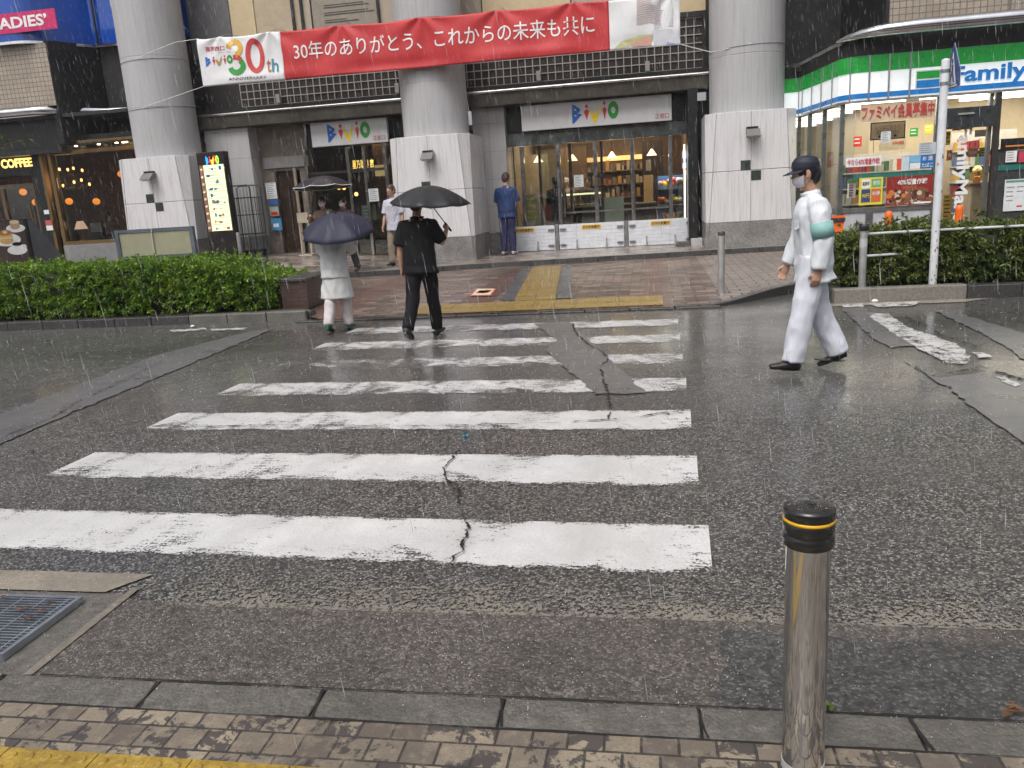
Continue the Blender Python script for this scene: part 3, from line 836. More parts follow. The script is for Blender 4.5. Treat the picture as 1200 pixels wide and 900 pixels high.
# =================================================================== MAIN BUILDING
FY = 18.9                                   # plane of the facade band and shop signs
bld = thing('commercial_building', 'grey commercial building with round columns, tiled band and glass entrances', 'building', (-4.6, 19.0, 0.2))
def part(name, mats, parent, fn, bevel=0.0):
    mb = MB(); fn(mb); return mb.build(name, mats, parent, bevel)
def box_part(name, m, parent, *b, bevel=0.0):
    mb = MB(); mb.box(*b); return mb.build(name, m, parent, bevel)
def area_light(name, loc, sx, sy, energy, color, rot=(0, 0, 0)):
    d = bpy.data.lights.new(name, 'AREA'); d.shape = 'RECTANGLE'; d.size = sx; d.size_y = sy; d.energy = energy; d.color = color
    o = bpy.data.objects.new(name, d); COL.objects.link(o); o.location = loc; o.rotation_euler = rot; return o
def point_light(name, loc, energy, color, r=0.08):
    d = bpy.data.lights.new(name, 'POINT'); d.energy = energy; d.color = color; d.shadow_soft_size = r
    o = bpy.data.objects.new(name, d); COL.objects.link(o); o.location = loc; return o

# three round columns on marble pedestals
def make_column(cx, cy, r, zb, wall_lamp_label):
    c = MB(); c.lathe([(r, 2.86), (r, 2.87), (r, 3.94), (r, 3.95), (r - .003, 3.951), (r - .003, 3.957), (r, 3.958), (r, 3.968), (r, 5.03), (r, 5.04), (r - .003, 5.041), (r - .003, 5.047), (r, 5.048), (r, 5.058), (r, 13.9), (r, 14.0)], (cx, cy, 0), 48)
    col = c.build('column', CONC, bld)
    hw = 0.88; zt = 2.86; zp = zb + 0.52
    def ring(z, h, ch):      # square with cut corners
        return [(cx - h + ch, cy - h, z), (cx + h - ch, cy - h, z), (cx + h, cy - h + ch, z), (cx + h, cy + h - ch, z), (cx + h - ch, cy + h, z), (cx - h + ch, cy + h, z), (cx - h, cy + h - ch, z), (cx - h, cy - h + ch, z)]
    lv = lambda z: 0.04 + 0.17 * (z - zb) / (zt - zb)
    def sect(mb, za, zc, gap=0.0):
        a = ring(za, hw - gap, lv(za)); b = ring(zc, hw - gap, lv(zc))
        mb.add(a + b, [(i, (i + 1) % 8, (i + 1) % 8 + 8, i + 8) for i in range(8)] + [tuple(range(8, 16)), tuple(range(7, -1, -1))])
    zj = zp + (zt - zp) * 0.47
    mb = MB(); sect(mb, zp + .004, zj - .005); sect(mb, zj + .005, zt)
    ped = mb.build('pedestal', MARBLE, col, bevel=.006)
    mb = MB(); sect(mb, zp - .006, zt - .02, 0.012)
    mb.box(cx - .004, cx + .004, cy - hw - .0015, cy - hw + .02, zb, zt - .01)
    for s in (-1, 1):
        a = Vector((cx + s * (hw - lv(zb)), cy - hw - .001, zb)); b = Vector((cx + s * (hw - lv(zt)), cy - hw - .001, zt - .01)); mb.bar(a, b, .009, .004)
    mb.build('joint', JOINT, col)
    mb = MB(); sect(mb, zb - .3, zp - .004); mb.build('plinth', GRAN, col, bevel=.006)
    for dx, dz in ((-.20, 0.006), (0.006, -.20)):
        box_part('dark_tile', mat('green_slate', (0.035, 0.045, 0.042), 0.35, var=.3, scale=12), col, cx + dx, cx + dx + .19, cy - hw - .008, cy - hw + .03, zj + dz, zj + dz + .19, bevel=.003)
    # wall lamp fixed above the tiles
    lx, ly, lz = cx + 0.02, cy - hw, zt - .42
    t = thing('wall_lamp', wall_lamp_label, 'wall lamp', (lx, ly, lz), group='box lamps on the column pedestals')
    mb = MB(); mb.box(lx - .12, lx + .10, ly - .10, ly - .001, lz + .07, lz + .115); mb.build('bracket', BLACK, t)
    mb = MB()
    v = [(lx - .13, ly - .13, lz + .07), (lx + .13, ly - .13, lz + .07), (lx + .13, ly - .002, lz + .07), (lx - .13, ly - .002, lz + .07),
         (lx - .13, ly - .30, lz - .07), (lx + .13, ly - .30, lz - .07), (lx + .13, ly - .20, lz - .10), (lx - .13, ly - .20, lz - .10)]
    mb.add(v, [(0, 1, 2, 3), (4, 7, 6, 5), (0, 4, 5, 1), (1, 5, 6, 2), (2, 6, 7, 3), (3, 7, 4, 0)])
    mb.build('housing', mat('lamp_grey', (0.16, 0.16, 0.155), 0.5), t, bevel=.006)
    v2 = [(p[0] * .9 + lx * .1, p[1], p[2]) for p in (v[4], v[5], v[6], v[7])]
    mb = MB(); mb.sheet([(p[0], p[1] + .004, p[2] - .004) for p in v2]); mb.build('lens', mat('lamp_lens', (0.35, 0.35, 0.33), 0.3), t)
    return col
make_column(-4.60, 18.05, 0.725, 0.20, 'grey box lamp on the middle column pedestal above the umbrellas')
make_column(2.03, 18.03, 0.745, 0.20, 'grey box lamp on the column pedestal behind the white uniformed guard')
make_column(-11.18, 18.15, 0.735, 0.45, 'grey box lamp on the left column pedestal above the beige board')

# upper facade: cream and beige panels, tile grid band, canopy lip
def up(px, py, Y=FY): return W(px, py, Y)
xA = W(272, 40, 19.05).x; xL = W(222, 40, 19.05).x; xR = 1.30
bands = [(xL, xA, mat('grey_slab', (0.13, 0.125, 0.13), 0.5)), (xA, W(300, 30, 19.05).x, CREAM), (W(300, 30, 19.05).x, W(355, 30, 19.05).x, mat('cream_panel_dull', (0.44, 0.36, 0.25), 0.45)),
         (W(355, 30, 19.05).x, W(366, 30, 19.05).x, BEIGEP), (W(367, 30, 19.05).x, W(444, 30, 19.05).x, mat('taupe_panel', (0.27, 0.235, 0.185), 0.5)), (W(446, 30, 19.05).x, -3.6, BEIGEP), (-3.59, -1.6, CREAM), (-1.59, 0.2, BEIGEP), (.21, xR, CREAM)]
for a, b, m in bands: box_part('facade_panel', m, bld, a + .008, b - .008, 19.05, 19.3, 5.13, 8.6, bevel=.008)
box_part('wall', BLACKM, bld, xL, xR, 19.12, 19.5, 4.9, 8.7)
for px in (355.5, 445, 345):
    x = W(px, 30, 19.03).x; box_part('drain_pipe', BLACK, bld, x - .03, x + .03, 18.98, 19.045, 5.13, 8.6, bevel=.01)
o = MB()
for i in range(5):
    za = 5.34 + i * 0.16; a, b = W(380, 20, 19.04).x, W(440, 20, 19.04).x
    o.box(a, b - random.uniform(0, .5), 19.040, 19.0485, za, za + .012); o.box(a, a + random.uniform(.5, 1.4), 19.040, 19.0485, za + .05, za + .058)
o.build('raised_lettering', LDK, bld)
band = box_part('tile_band', TILED, bld, xL, xR, FY + .02, 19.12, 3.92, 5.08)
mb = MB(); nx = int((1.20 - (-9.55)) / .168)
for k in range(nx + 1):
    x = -9.55 + k * .168; mb.box(x - .009, x + .009, FY - .004, FY + .018, 3.96, 4.98)
for k in range(7):
    z = 3.96 + k * .17; mb.box(-9.55, 1.20, FY - .005, FY + .017, z - .009, z + .009)
mb.build('grid', mat('pale_grout', (0.36, 0.335, 0.305), 0.6), band)
mb = MB(); mb.box(xL, xR, FY - .05, FY + .02, 5.0, 5.10); mb.build('cap', BLACK, band)
mb = MB(); mb.box(1.215, 1.30, FY - .05, FY + .018, 3.9, 5.0); mb.build('edge', BLACK, band)
cano = box_part('canopy', mat('canopy_bronze', (0.085, 0.075, 0.062), 0.38, metal=.5, var=.35, scale=2.5), bld, -10.6, 1.32, 18.62, 19.4, 3.50, 3.80, bevel=.01)
mb = MB(); mb.tube([(-10.6, 18.60, 3.80), (-4.6, 18.60, 3.80), (1.32, 18.60, 3.80)], .035, 10); mb.build('lip', mat('satin_steel', (0.42, 0.41, 0.40), 0.28, metal=.9, var=.25, scale=1.5), cano)
box_part('flashing', BLACK, cano, -10.6, 1.32, 18.66, 18.94, 3.83, 3.93)
for px, lab in ((328, 'small grey security floodlight fixed on the tile band left of the middle column'), (632, 'small grey security floodlight fixed on the tile band above the right glass entrance'),
                (759, 'small grey security floodlight fixed on the tile band near the right column'), (468, 'small grey security floodlight fixed on the tile band touching the middle column')):
    p = W(px, 95 if px > 500 else 118, 18.86)
    fl = thing('floodlight', lab, 'floodlight', (p.x, 18.86, 4.0), group='small floodlights on the tiled band')
    box_part('housing', mat('flood_grey', (0.30, 0.29, 0.29), .45), fl, p.x - .05, p.x + .05, 18.74, 18.84, 3.96, 4.17, bevel=.008)
    box_part('bracket', BLACK, fl, p.x - .02, p.x + .02, 18.84, 18.893, 4.02, 4.08)
# marble piers, dark piers
def pier(x0, x1, y0, y1, zb, zt):
    p = box_part('pier', MARBLE2, bld, x0, x1, y0, y1, zb + .47, zt, bevel=.008)
    box_part('plinth', GRAN, p, x0 + .002, x1 - .002, y0 + .002, y1, zb - .2, zb + .466, bevel=.006)
    mb = MB()
    for k in range(1, 5):
        z = zb + .47 + k * .62
        if z < zt: mb.box(x0 - .002, x1 + .002, y0 - .002, y1, z, z + .006)
    mb.box((x0 + x1) / 2 - .003, (x0 + x1) / 2 + .003, y0 - .002, y0 + .02, zb + .47, zt); mb.build('joint', JOINT, p)
pier(-10.55, -9.42, 18.75, 19.9, 0.45, 3.497)
pier(-3.98, -3.22, 18.98, 19.9, 0.20, 3.497)
box_part('dark_pier', BLACK, bld, 0.86, 1.06, 18.35, 19.6, 0.34, 3.497)
box_part('pier_base', MARBLE2, bld, 0.9, 1.14, 18.1, 18.6, 0.18, 0.36, bevel=.01)
# upper storeys above the frame, and the two wings
def storeys():
    mb = MB(); mb.box(-32, 24, 19.5, 40, 8.7, 26); w = mb.build('upper_wall', mat('upper_stucco', (0.42, 0.39, 0.35), 0.6), bld)
    for fl in range(5):
        for k in range(13):
            x = -30 + k * 4.1; z = 10 + fl * 3.3
            f = box_part('window', DKALU, bld, x, x + 2.6, 19.44, 19.56, z, z + 1.7); box_part('pane', GLASSD, f, x + .06, x + 2.54, 19.425, 19.436, z + .06, z + 1.64)
storeys()

# entrance signs with the coloured emblem letters
def bivio(mb, x0, x1, z0, z1, y):
    """mat slots: 0 blue 1 red 2 yellow 3 green 4 hole colour"""
    w = x1 - x0; h = z1 - z0
    P = lambda pts: [(x0 + u * w, z0 + v * h) for u, v in pts]
    f = lambda pts, m: mb.add([(p[0], y, p[1]) for p in P(pts)], [tuple(range(len(pts)))], m)
    g = lambda pts, m: mb.add([(p[0], y - .0012, p[1]) for p in P(pts)], [tuple(range(len(pts)))], m)
    f([(0, .0), (.055, .07), (.055, .93), (0, .97)], 0); f([(.055, .07), (.215, .44), (.055, .56)], 0); f([(.055, .52), (.15, .53), (.185, .70), (.055, .93)], 0)
    g([(.058, .64), (.105, .66), (.058, .76)], 4); g([(.058, .36), (.105, .40), (.058, .46)], 4)
    f([(.255, .58), (.315, .14), (.37, .58), (.315, .68)], 1); f([(.275, .82), (.315, .70), (.355, .82), (.315, .95)], 1)
    f([(.375, .58), (.45, .58), (.50, .34), (.52, .0), (.455, .0)], 2); f([(.50, .34), (.605, .96), (.60, .56), (.52, .0)], 2)
    f([(.655, .62), (.70, .08), (.745, .62), (.70, .74)], 1); f([(.665, .90), (.70, .78), (.735, .90), (.70, 1.03)], 1)
    n = 28; v = []
    cx, cz, rx, rz = .885, .54, .115, .42
    for k in range(n):
        a = 2 * PI * k / n; v += [(cx + rx * math.cos(a), cz + rz * math.sin(a)), (cx + .048 * math.cos(a), cz + .16 * math.sin(a))]
    v = P(v)
    mb.add([(p[0], y, p[1]) for p in v], [(2 * k, 2 * ((k + 1) % n), 2 * ((k + 1) % n) + 1, 2 * k + 1) for k in range(n)], 3)
LOGO = [LBLUE, LRED, LYEL, LGRN, GREYP]
def entrance_sign(x0, x1, u0, u1, label):
    t = thing('entrance_sign', label, 'shop sign', ((x0 + x1) / 2, 18.86, 2.92))
    box_part('panel', GREYP, t, x0, x1, 18.86, 18.98, 2.92, 3.47, bevel=.006)
    w = x1 - x0; mb = MB(); bivio(mb, x0 + u0 * w, x0 + u1 * w, 2.99, 3.43, 18.855); mb.build('emblem', LOGO, t)
    mb = MB(); put_text(mb, '正面口', x1 - .36, x1 - .06, 2.97, 3.07, 18.855, thick=.01); mb.build('lettering', mat('faded_red', (.42, .12, .09), .5), t)
entrance_sign(W(611, 140, 18.86).x, W(787, 125, 18.86).x, .345, .655, 'wide light grey sign with coloured letters over the flood boarded glass entrance')
entrance_sign(W(364.5, 158, 18.86).x, W(453.5, 150, 18.86).x, .22, .78, 'smaller light grey sign with coloured letters over the left glass entrance')

# ------------------------------------------------------------ right entrance bay
ex0, ex1 = -3.22, 0.86
ent = thing('glass_entrance', 'wide glass entrance doors with steel posts behind the white flood panels', 'entrance', (-1.2, 19.3, 0.2))
mb = MB(); mb.box(ex0, ex1, 19.22, 19.34, 2.62, 2.90); mb.build('header', mat('header_metal', (0.22, 0.24, 0.23), 0.22, metal=.7, var=.4, scale=4), ent)
mb = MB(); mb.box(ex0, ex1, 19.24, 19.34, 2.905, 3.49); mb.build('dark_panel', BLACK, ent)
for px in (614, 656, 699, 742, 786):
    x = W(px, 220, 19.3).x; box_part('post', STEEL, ent, x - .045, x + .045, 19.2, 19.36, .2, 2.62, bevel=.008)
for px, w in ((634, .03), (669.5, .035), (706, .03), (592, .04), (811, .03)):
    x = W(px, 220, 19.38).x; box_part('door_stile', DKALU, ent, x - w, x + w, 19.34, 19.40, .2, 2.60)
for px in (656, 660, 742): 
    x = W(px, 230, 19.12).x; mb = MB(); mb.tube([(x + .03, 19.10, .95), (x + .03, 19.10, 1.95)], .02, 8); mb.build('door_handle', STEELB, ent)
xs_ = [ex0, W(614, 220, 19.3).x, W(656, 220, 19.3).x, W(699, 220, 19.3).x, W(742, 220, 19.3).x, W(786, 220, 19.3).x, ex1]
for a, b in zip(xs_, xs_[1:]): box_part('mid_rail', STEEL, ent, a + .047, b - .047, 19.28, 19.31, 1.02, 1.06) if b - a > .5 and a > -2.6 else None
for a, b in zip(xs_, xs_[1:]): box_part('glass_pane', GLASS, ent, a + .047, b - .047, 19.295, 19.303, .2, 2.61)
for pxa, pxb in ((634, 656), (669.5, 697)):
    a, b = W(pxa, 220, 19.37).x, W(pxb, 220, 19.37).x; box_part('glass_pane', GLASS, ent, a, b, 19.366, 19.372, .25, 2.58)
box_part('light_strip', emis('strip_white', (1.0, .95, .82), 1.2), ent, .80, .83, 19.1, 19.18, .6, 2.4)
# lobby behind
lob = thing('entrance_lobby', 'warm wood panelled lobby room behind the right glass entrance', 'lobby', (-1.2, 21.5, 0.2))
box_part('back_wall', WOODM, lob, -6, 2, 23.4, 23.5, .2, 3.4); box_part('side_wall', mat('lobby_tan', (.34, .26, .17), .5), lob, -3.25, -3.19, 19.9, 23.4, .2, 3.4); box_part('side_wall', WOODM, lob, .9, 1.0, 19.6, 23.4, .2, 3.4)
box_part('ceiling', mat('lobby_ceiling', (.42, .37, .28), .6), lob, -6, 2, 19.5, 23.5, 3.1, 3.2)
for k, (xa, xb, m) in enumerate(((-3.1, -2.3, 'lobby_tan'), (-2.25, -1.65, 'brown_wood'), (-.15, .4, 'dark_wood'))):
    box_part('wall_panel', MATS[m], lob, xa, xb, 23.2 - .4 * k, 23.3 - .4 * k, .2, 2.7)
mb = MB()
for x, y in ((-2.6, 21), (-1.4, 21), (-.2, 21), (-2, 22.6), (-.8, 22.6), (.3, 22.6)): mb.lathe([(.09, 0), (.09, .02)], (x, y, 3.07), 12)
mb.build('downlight', emis('warm_bulb', (1.0, .72, .38), 9.0), lob)
box_part('cornice_light', emis('warm_strip', (1.0, .60, .22), 1.1), lob, -2.2, .2, 23.33, 23.38, 2.28, 2.40)
area_light('lobby_light', (-1.2, 21.4, 3.05), 3.4, 2.4, 85, (1.0, .80, .55))
mb = MB(); put_text(mb, 'CAFE & BAKERY', -1.35, .0, 2.0, 2.13, 23.18, 0, .01)
tag(mb.build('wall_lettering', LDK), 'row of dark capital letters on the wood wall inside the entrance', 'lettering')
cnt = thing('shop_counter', 'dark counter with a lit glass food case inside the right entrance', 'counter', (-1.0, 21.2, .2))
box_part('base', WOODD, cnt, -2.3, .15, 20.9, 21.5, .2, 1.10, bevel=.01); box_part('top', mat('counter_top', (.30, .25, .18), .3), cnt, -2.33, .18, 20.87, 21.53, 1.104, 1.14)
box_part('glass_case', GLASS, cnt, -2.2, -1.2, 20.95, 21.4, 1.145, 1.50); box_part('case_light', emis('case_light', (1, .85, .5), 2.2), cnt, -2.18, -1.22, 21.3, 21.36, 1.42, 1.46)
random.seed(11); mb = MB()
for k in range(16): mb.ball((-2.1 + k * .055, 21.1 + random.uniform(-.05, .1), 1.17), (.035, .04, .03), 8, 5, random.randrange(3))
mb = mb.build('food_pieces', [mat('food_tan', (.45, .25, .08), .5), mat('food_green', (.12, .25, .05), .5), mat('food_cream', (.6, .5, .3), .5)]); tag(mb, kind='stuff')
mb = MB(); mb.box(-1.12, -.62, 20.80, 20.86, .62, 1.32); pst = mb.build('menu_board', mat('pale_green_board', (.40, .47, .42), .5)); tag(pst, 'pale green menu board standing against the dark counter inside the entrance', 'menu board')
bk = thing('back_shelf', 'tall wooden back shelf of bottles and boxes behind the food counter', 'shelf', (-1.0, 23.0, .2)); random.seed(19)
box_part('frame', WOODM, bk, -2.2, .1, 23.2, 23.24, .2, 2.2)
for k in range(4): box_part('shelf_board', WOODM, bk, -2.2, .1, 22.95, 23.195, .9 + k * .36, .93 + k * .36)
mb = MB(); GD = [mat('stock_%d' % i, c, .4) for i, c in enumerate(((.42, .28, .14), (.16, .13, .08), (.28, .10, .05), (.46, .36, .24), (.12, .07, .05), (.44, .22, .07)))]
for k in range(4):
    x = -2.15
    while x < .0: w = random.uniform(.05, .12); mb.box(x, x + w, 22.98, 23.1, .932 + k * .36, .932 + k * .36 + random.uniform(.1, .28), random.randrange(6)); x += w + random.uniform(.01, .1)
tag(mb.build('stock', GD, bk), kind='stuff')
for k, (x, y) in enumerate(((-2.7, 20.6), (-1.9, 21.3), (-.9, 21.3), (.1, 21.3))):
    t = thing('pendant_lamp', ('cream pendant lamp hanging at the left inside the right entrance', 'cream pendant lamp over the left end of the food counter', 'cream pendant lamp over the middle of the food counter', 'cream pendant lamp over the right end of the food counter')[k], 'lamp', (x, y, 2.3), group='pendant lamps over the food counter')
    mb = MB(); mb.lathe([(.02, .16), (.13, .0)], (x, y, 2.28), 16); mb.build('lamp_shade', emis('shade_cream', (1.0, .78, .5), 1.6), t); mb = MB(); mb.tube([(x, y, 2.44), (x, y, 3.1)], .006, 6); mb.build('cord', BLACK, t)
t = thing('reception_desk', 'cream desk with a beige partition at the left end of the entrance lobby', 'desk', (-2.75, 20.9, .2)); box_part('desk', mat('lobby_cream', (.55, .45, .30), .5), t, -3.1, -2.4, 20.7, 21.1, .2, 1.05, bevel=.01); box_part('partition', MATS['lobby_cream'], t, -3.15, -2.55, 21.3, 21.36, .2, 2.5)
# flower and fruit display at the right side of the lobby
fr = thing('display_stand', 'colourful flower and fruit display stand inside the right end of the entrance', 'display stand', (.55, 19.75, .2))
for k in range(4): box_part('shelf', mat('stand_grey', (.3, .3, .3), .4), fr, .22, .82, 19.55, 20.0, .3 + k * .38, .33 + k * .38)
box_part('back_board', mat('stand_blue', (.1, .2, .42), .4), fr, .22, .82, 20.02, 20.05, .25, 1.75)
random.seed(5); mb = MB(); cols = [ORANGE, mat('fruit_red', (.6, .03, .03), .4), mat('leaf_green', (.08, .28, .04), .5), LWHITE, LYEL, mat('fruit_pink', (.75, .3, .25), .4)]
for k in range(4):
    for j in range(22): mb.ball((random.uniform(.26, .78), random.uniform(19.58, 19.95), .36 + k * .38 + random.uniform(.02, .15)), random.uniform(.04, .075), 8, 5, random.randrange(6))
o = mb.build('flowers_and_fruit', cols); tag(o, kind='stuff')
area_light('display_light', (.5, 19.5, 2.2), .5, .3, 10, (1, .95, .85))
def poster(name, label, x0, x1, y, z0, z1, m, cat='poster', extra=None, border=None):
    t = thing(name, label, cat, ((x0 + x1) / 2, y, z0))
    if border: box_part('border', border, t, x0 - .02, x1 + .02, y + .001, y + .008, z0 - .02, z1 + .02)
    box_part('sheet', m, t, x0, x1, y - .004, y, z0, z1)
    if extra:
        mb = MB(); ms = extra(mb, x0, x1, z0, z1, y - .006); mb.build('print', ms, t)
    return t
def lines(mb, x0, x1, z0, z1, y, n=6, m=0, wv=.35):
    for k in range(n):
        z = z1 - (k + .8) * (z1 - z0) / (n + .6); w = (x1 - x0)
        mb.add([(x0 + .1 * w, y, z), (x1 - (.08 + wv * random.random()) * w, y, z), (x1 - (.08 + wv * random.random()) * w, y, z + .35 * (z1 - z0) / (n + 1)), (x0 + .1 * w, y, z + .35 * (z1 - z0) / (n + 1))], [(0, 1, 2, 3)], m)
def rect(mb, x0, x1, z0, z1, y, m=0): mb.add([(x0, y, z0), (x1, y, z0), (x1, y, z1), (x0, y, z1)], [(0, 1, 2, 3)], m)
PAPER = mat('paper', (.70, .73, .74), .6); GREYINK = mat('grey_ink', (.25, .26, .28), .6)
def wpx(a, b, c, d, Y): p, q = W(a, b, Y), W(c, d, Y); return p.x, q.x, min(p.z, q.z), max(p.z, q.z)
def px_poster(name, label, a, b, c, d, Y, m, **k):
    x0, x1, z0, z1 = wpx(a, d, c, b, Y); zc = (W((a + c) / 2, b, Y).z, W((a + c) / 2, d, Y).z); return poster(name, label, x0, x1, Y, zc[1], zc[0], m, **k)
px_poster('notice', 'white paper notice taped on the glass of the right entrance', 673, 205, 683.5, 219, 19.19, PAPER, cat='notice', extra=lambda mb, *a: (lines(mb, *a, n=7), [GREYINK])[1])
px_poster('poster', 'blue and white landscape poster at the right end of the entrance glass', 799.5, 176, 814, 197, 19.19, mat('sky_blue_print', (.45, .55, .72), .4), extra=lambda mb, x0, x1, z0, z1, y: (rect(mb, x0, x1, z0 + .3 * (z1 - z0), z0 + .55 * (z1 - z0), y), [mat('navy_print', (.03, .07, .22), .4)])[1])
px_poster('poster', 'small pale pink paper below the blue poster on the entrance glass', 802, 199, 813, 205, 19.19, mat('pale_pink', (.6, .5, .48), .5))
px_poster('picture_frame', 'small dark framed picture hanging on the lobby wood wall', 757, 187, 763, 200, 22.2, mat('photo_print', (.30, .26, .2), .5), cat='picture', border=BLACK)
px_poster('case_poster', 'tall lit menu panel on the lobby wood wall right of centre', 755, 205, 765, 250, 21.9, mat('menu_amber', (.5, .33, .16), .5), border=WOODD)
px_poster('banner_stand', 'red floor banner standing just inside the right entrance', 640, 240, 646, 266, 19.6, LRED, cat='banner stand')
px_poster('notice', 'green and white leaflet poster inside the left part of the right entrance', 618, 228, 631, 262, 19.9, mat('leaflet', (.42, .45, .25), .5), cat='poster', extra=lambda mb, *a: (lines(mb, *a, n=4), [LYEL])[1])

# white flood panels in front of the doors
def flood_panel(x0, x1, label):
    t = thing('flood_barrier', label, 'flood barrier', ((x0 + x1) / 2, 19.0, .2), group='white flood panels across the entrance')
    mb = MB()
    for k in range(7): z = .21 + k * .082; mb.box(x0 + .01, x1 - .01, 18.99, 19.05, z, z + .079)
    mb.build('panel', WPANEL, t, bevel=.004)
    xm = (x0 + x1) / 2; lw = .22
    box_part('label', mat('label_yellow', (.80, .48, .03), .45), t, xm - lw, xm + lw, 18.98, 18.988, .655, .745)
    mb = MB(); put_text(mb, '防水板設置中', xm - lw + .03, xm + lw - .03, .668, .732, 18.976, thick=.02); mb.build('lettering', LDK, t)
    for s in (x0 + .1, x1 - .1):
        for z in (.30, .66): mb = MB(); mb.box(s - .07, s + .07, 18.955, 18.986, z, z + .035); mb.tube([(s, 18.93, z + .017), (s, 18.986, z + .017)], .016, 8); mb.build('clamp', mat('dull_grey_metal', (.22, .22, .22), .65, metal=.2), t)
    for s in (x0 + .42, x1 - .42):
        mb = MB(); mb.bar((s, 18.85, .205), (s, 18.985, .42), .03, .012); mb.box(s - .03, s + .05, 18.80, 18.98, .2, .215); mb.bar((s + .02, 18.83, .215), (s + .02, 18.83, .30), .012, .012); mb.build('stay', mat('dull_grey_metal', (.22, .22, .22), .65, metal=.2), t)
px_f = [580, 653, 734, 813]
fx = [W(p, 275, 19.0).x for p in px_f]
flood_panel(fx[0], fx[1] - .04, 'white flood panel behind the man in blue at the left')
flood_panel(fx[1] + .04, fx[2] - .04, 'white flood panel with yellow label in the middle of the entrance')
flood_panel(fx[2] + .04, fx[3], 'white flood panel with yellow label beside the right pedestal')
for x, l in ((fx[1], 'left'), (fx[2], 'right')):
    t = thing('flood_post', 'grey steel flood barrier post at the %s end of the middle panel' % l, 'barrier post', (x, 19.0, .2))
    box_part('post', ALU, t, x - .038, x + .038, 18.96, 19.06, .2, .80, bevel=.006); box_part('cap', DKALU, t, x - .042, x + .042, 18.955, 19.065, .802, .82)
p = W(803, 287, 18.6); t = thing('door_mat', 'folded dark mat lying beside the black pier at the entrance', 'mat', (p.x, 18.55, .2)); mb = MB(); mb.slab([(p.x - .18, 18.25), (p.x + .25, 18.2), (p.x + .25, 18.7), (p.x - .2, 18.75)], .205, .25); mb.slab([(p.x - .16, 18.27), (p.x + .24, 18.22), (p.x + .1, 18.69), (p.x - .18, 18.73)], .251, .28); mb.build('mat', mat('mat_grey', (.10, .09, .085), .7), t)

# ------------------------------------------------------------ left entrance bay
lx0, lx1 = -9.42, -5.55
le = thing('glass_entrance', 'left glass entrance with a stone side wall and dark wooden door', 'entrance', (-7.3, 19.3, .35))
xw = W(363, 200, 19.2).x
mb = MB(); mb.box(lx0, W(322, 200, 19.25).x, 19.2, 19.4, .3, 3.49); mb.box(W(322, 200, 19.25).x, xw, 19.2, 19.4, 2.45, 3.49); mb.box(W(352, 200, 19.25).x, xw, 19.2, 19.4, .3, 2.45)
mb.build('side_wall', mat('brown_stone', (.20, .165, .135), .4, var=.25), le)
mb = MB(); mb.box(lx0 + .1, xw, 19.14, 19.195, 2.52, 2.78); mb.build('name_band', mat('grey_band', (.26, .25, .245), .35), le)
d = box_part('door', WOODD, le, W(323, 240, 19.33).x, W(351, 240, 19.33).x, 19.3, 19.36, .33, 2.44)
mb = MB(); xh = W(338, 230, 19.2).x; mb.tube([(xh, 19.26, 1.0), (xh, 19.26, 2.1)], .018, 8); mb.build('handle', STEELB, d)
box_part('door_frame', mat('tan_frame', (.34, .27, .2), .4), le, W(351, 240, 19.3).x, W(354, 240, 19.3).x, 19.15, 19.19, .33, 2.5)
for px in (303, 364, 413, 432, 456):
    x = W(px, 230, 19.2).x; box_part('post', DKALU if px < 360 else STEEL, le, x - .035, x + .035, 19.12, 19.26, .3, 3.49 if px < 360 else 2.9, bevel=.006)
gx = [W(p, 230, 19.2).x for p in (364, 413, 432, 456)]
for a, b in zip(gx, gx[1:]): box_part('glass_pane', GLASSD, le, a + .037, b - .037, 19.19, 19.198, .33, 2.9)
mb = MB(); mb.box(gx[0], lx1, 19.24, 19.32, 2.92, 3.49); mb.build('dark_panel', BLACK, le)
mb = MB(); mb.box(gx[0], gx[3], 19.17, 19.24, 2.30, 2.36); mb.build('transom', DKALU, le)
lob2 = thing('entrance_lobby', 'dim lobby with dark brick pillars behind the left entrance', 'lobby', (-7, 21, .4))
box_part('back_wall', mat('dim_brown', (.05, .035, .028), .6), lob2, -10.8, -4.2, 22.6, 22.7, .3, 3.4); box_part('ceiling', mat('dim_ceiling', (.10, .09, .075), .6), lob2, -10.8, -4.2, 19.5, 22.7, 3.1, 3.2)
box_part('side_wall', mat('lobby_tan', (.34, .26, .17), .5), lob2, -5.45, -5.35, 20.2, 22.6, .3, 3.1)
for x in (-7.0, -6.35): box_part('pillar', BRICKI, lob2, x, x + .3, 20.6, 20.9, .3, 3.1)
area_light('lobby_light', (-6.6, 20.6, 3.05), 1.8, 1.2, 14, (1.0, .78, .5))
mb = MB(); a = W(413, 193, 20.3); b = W(438, 192, 20.3); put_text(mb, '星乃珈琲 店', a.x, b.x, a.z - .11, a.z + .11, 20.3, thick=.02)
sg = thing('cafe_sign', 'glowing yellow lettered coffee shop sign inside the left entrance', 'shop sign', (a.x, 20.3, a.z)); mb.build('lettering', emis('glow_yellow', (1.0, .66, .17), 1.7), sg); box_part('board', WOODD, sg, a.x - .08, b.x + .08, 20.31, 20.34, a.z - .18, a.z + .18)
for px, py in ((397, 220), (403, 220), (417.5, 227.5)):
    p = W(px, py, 20.4); t = thing('pendant_lamp', 'small amber lamp glowing inside the left entrance at %s' % {397: 'the umbrella edge', 403: 'the right of its pair', 417.5: 'the brick pillar'}[px], 'lamp', tuple(p)); mb = MB(); mb.ball(p, .05, 10, 7); mb.build('bulb', emis('amber_bulb', (1.0, .48, .12), 5.0), t); mb = MB(); mb.tube([(p.x, p.y, p.z + .05), (p.x, p.y, 3.1)], .006, 6); mb.build('cord', BLACK, t)
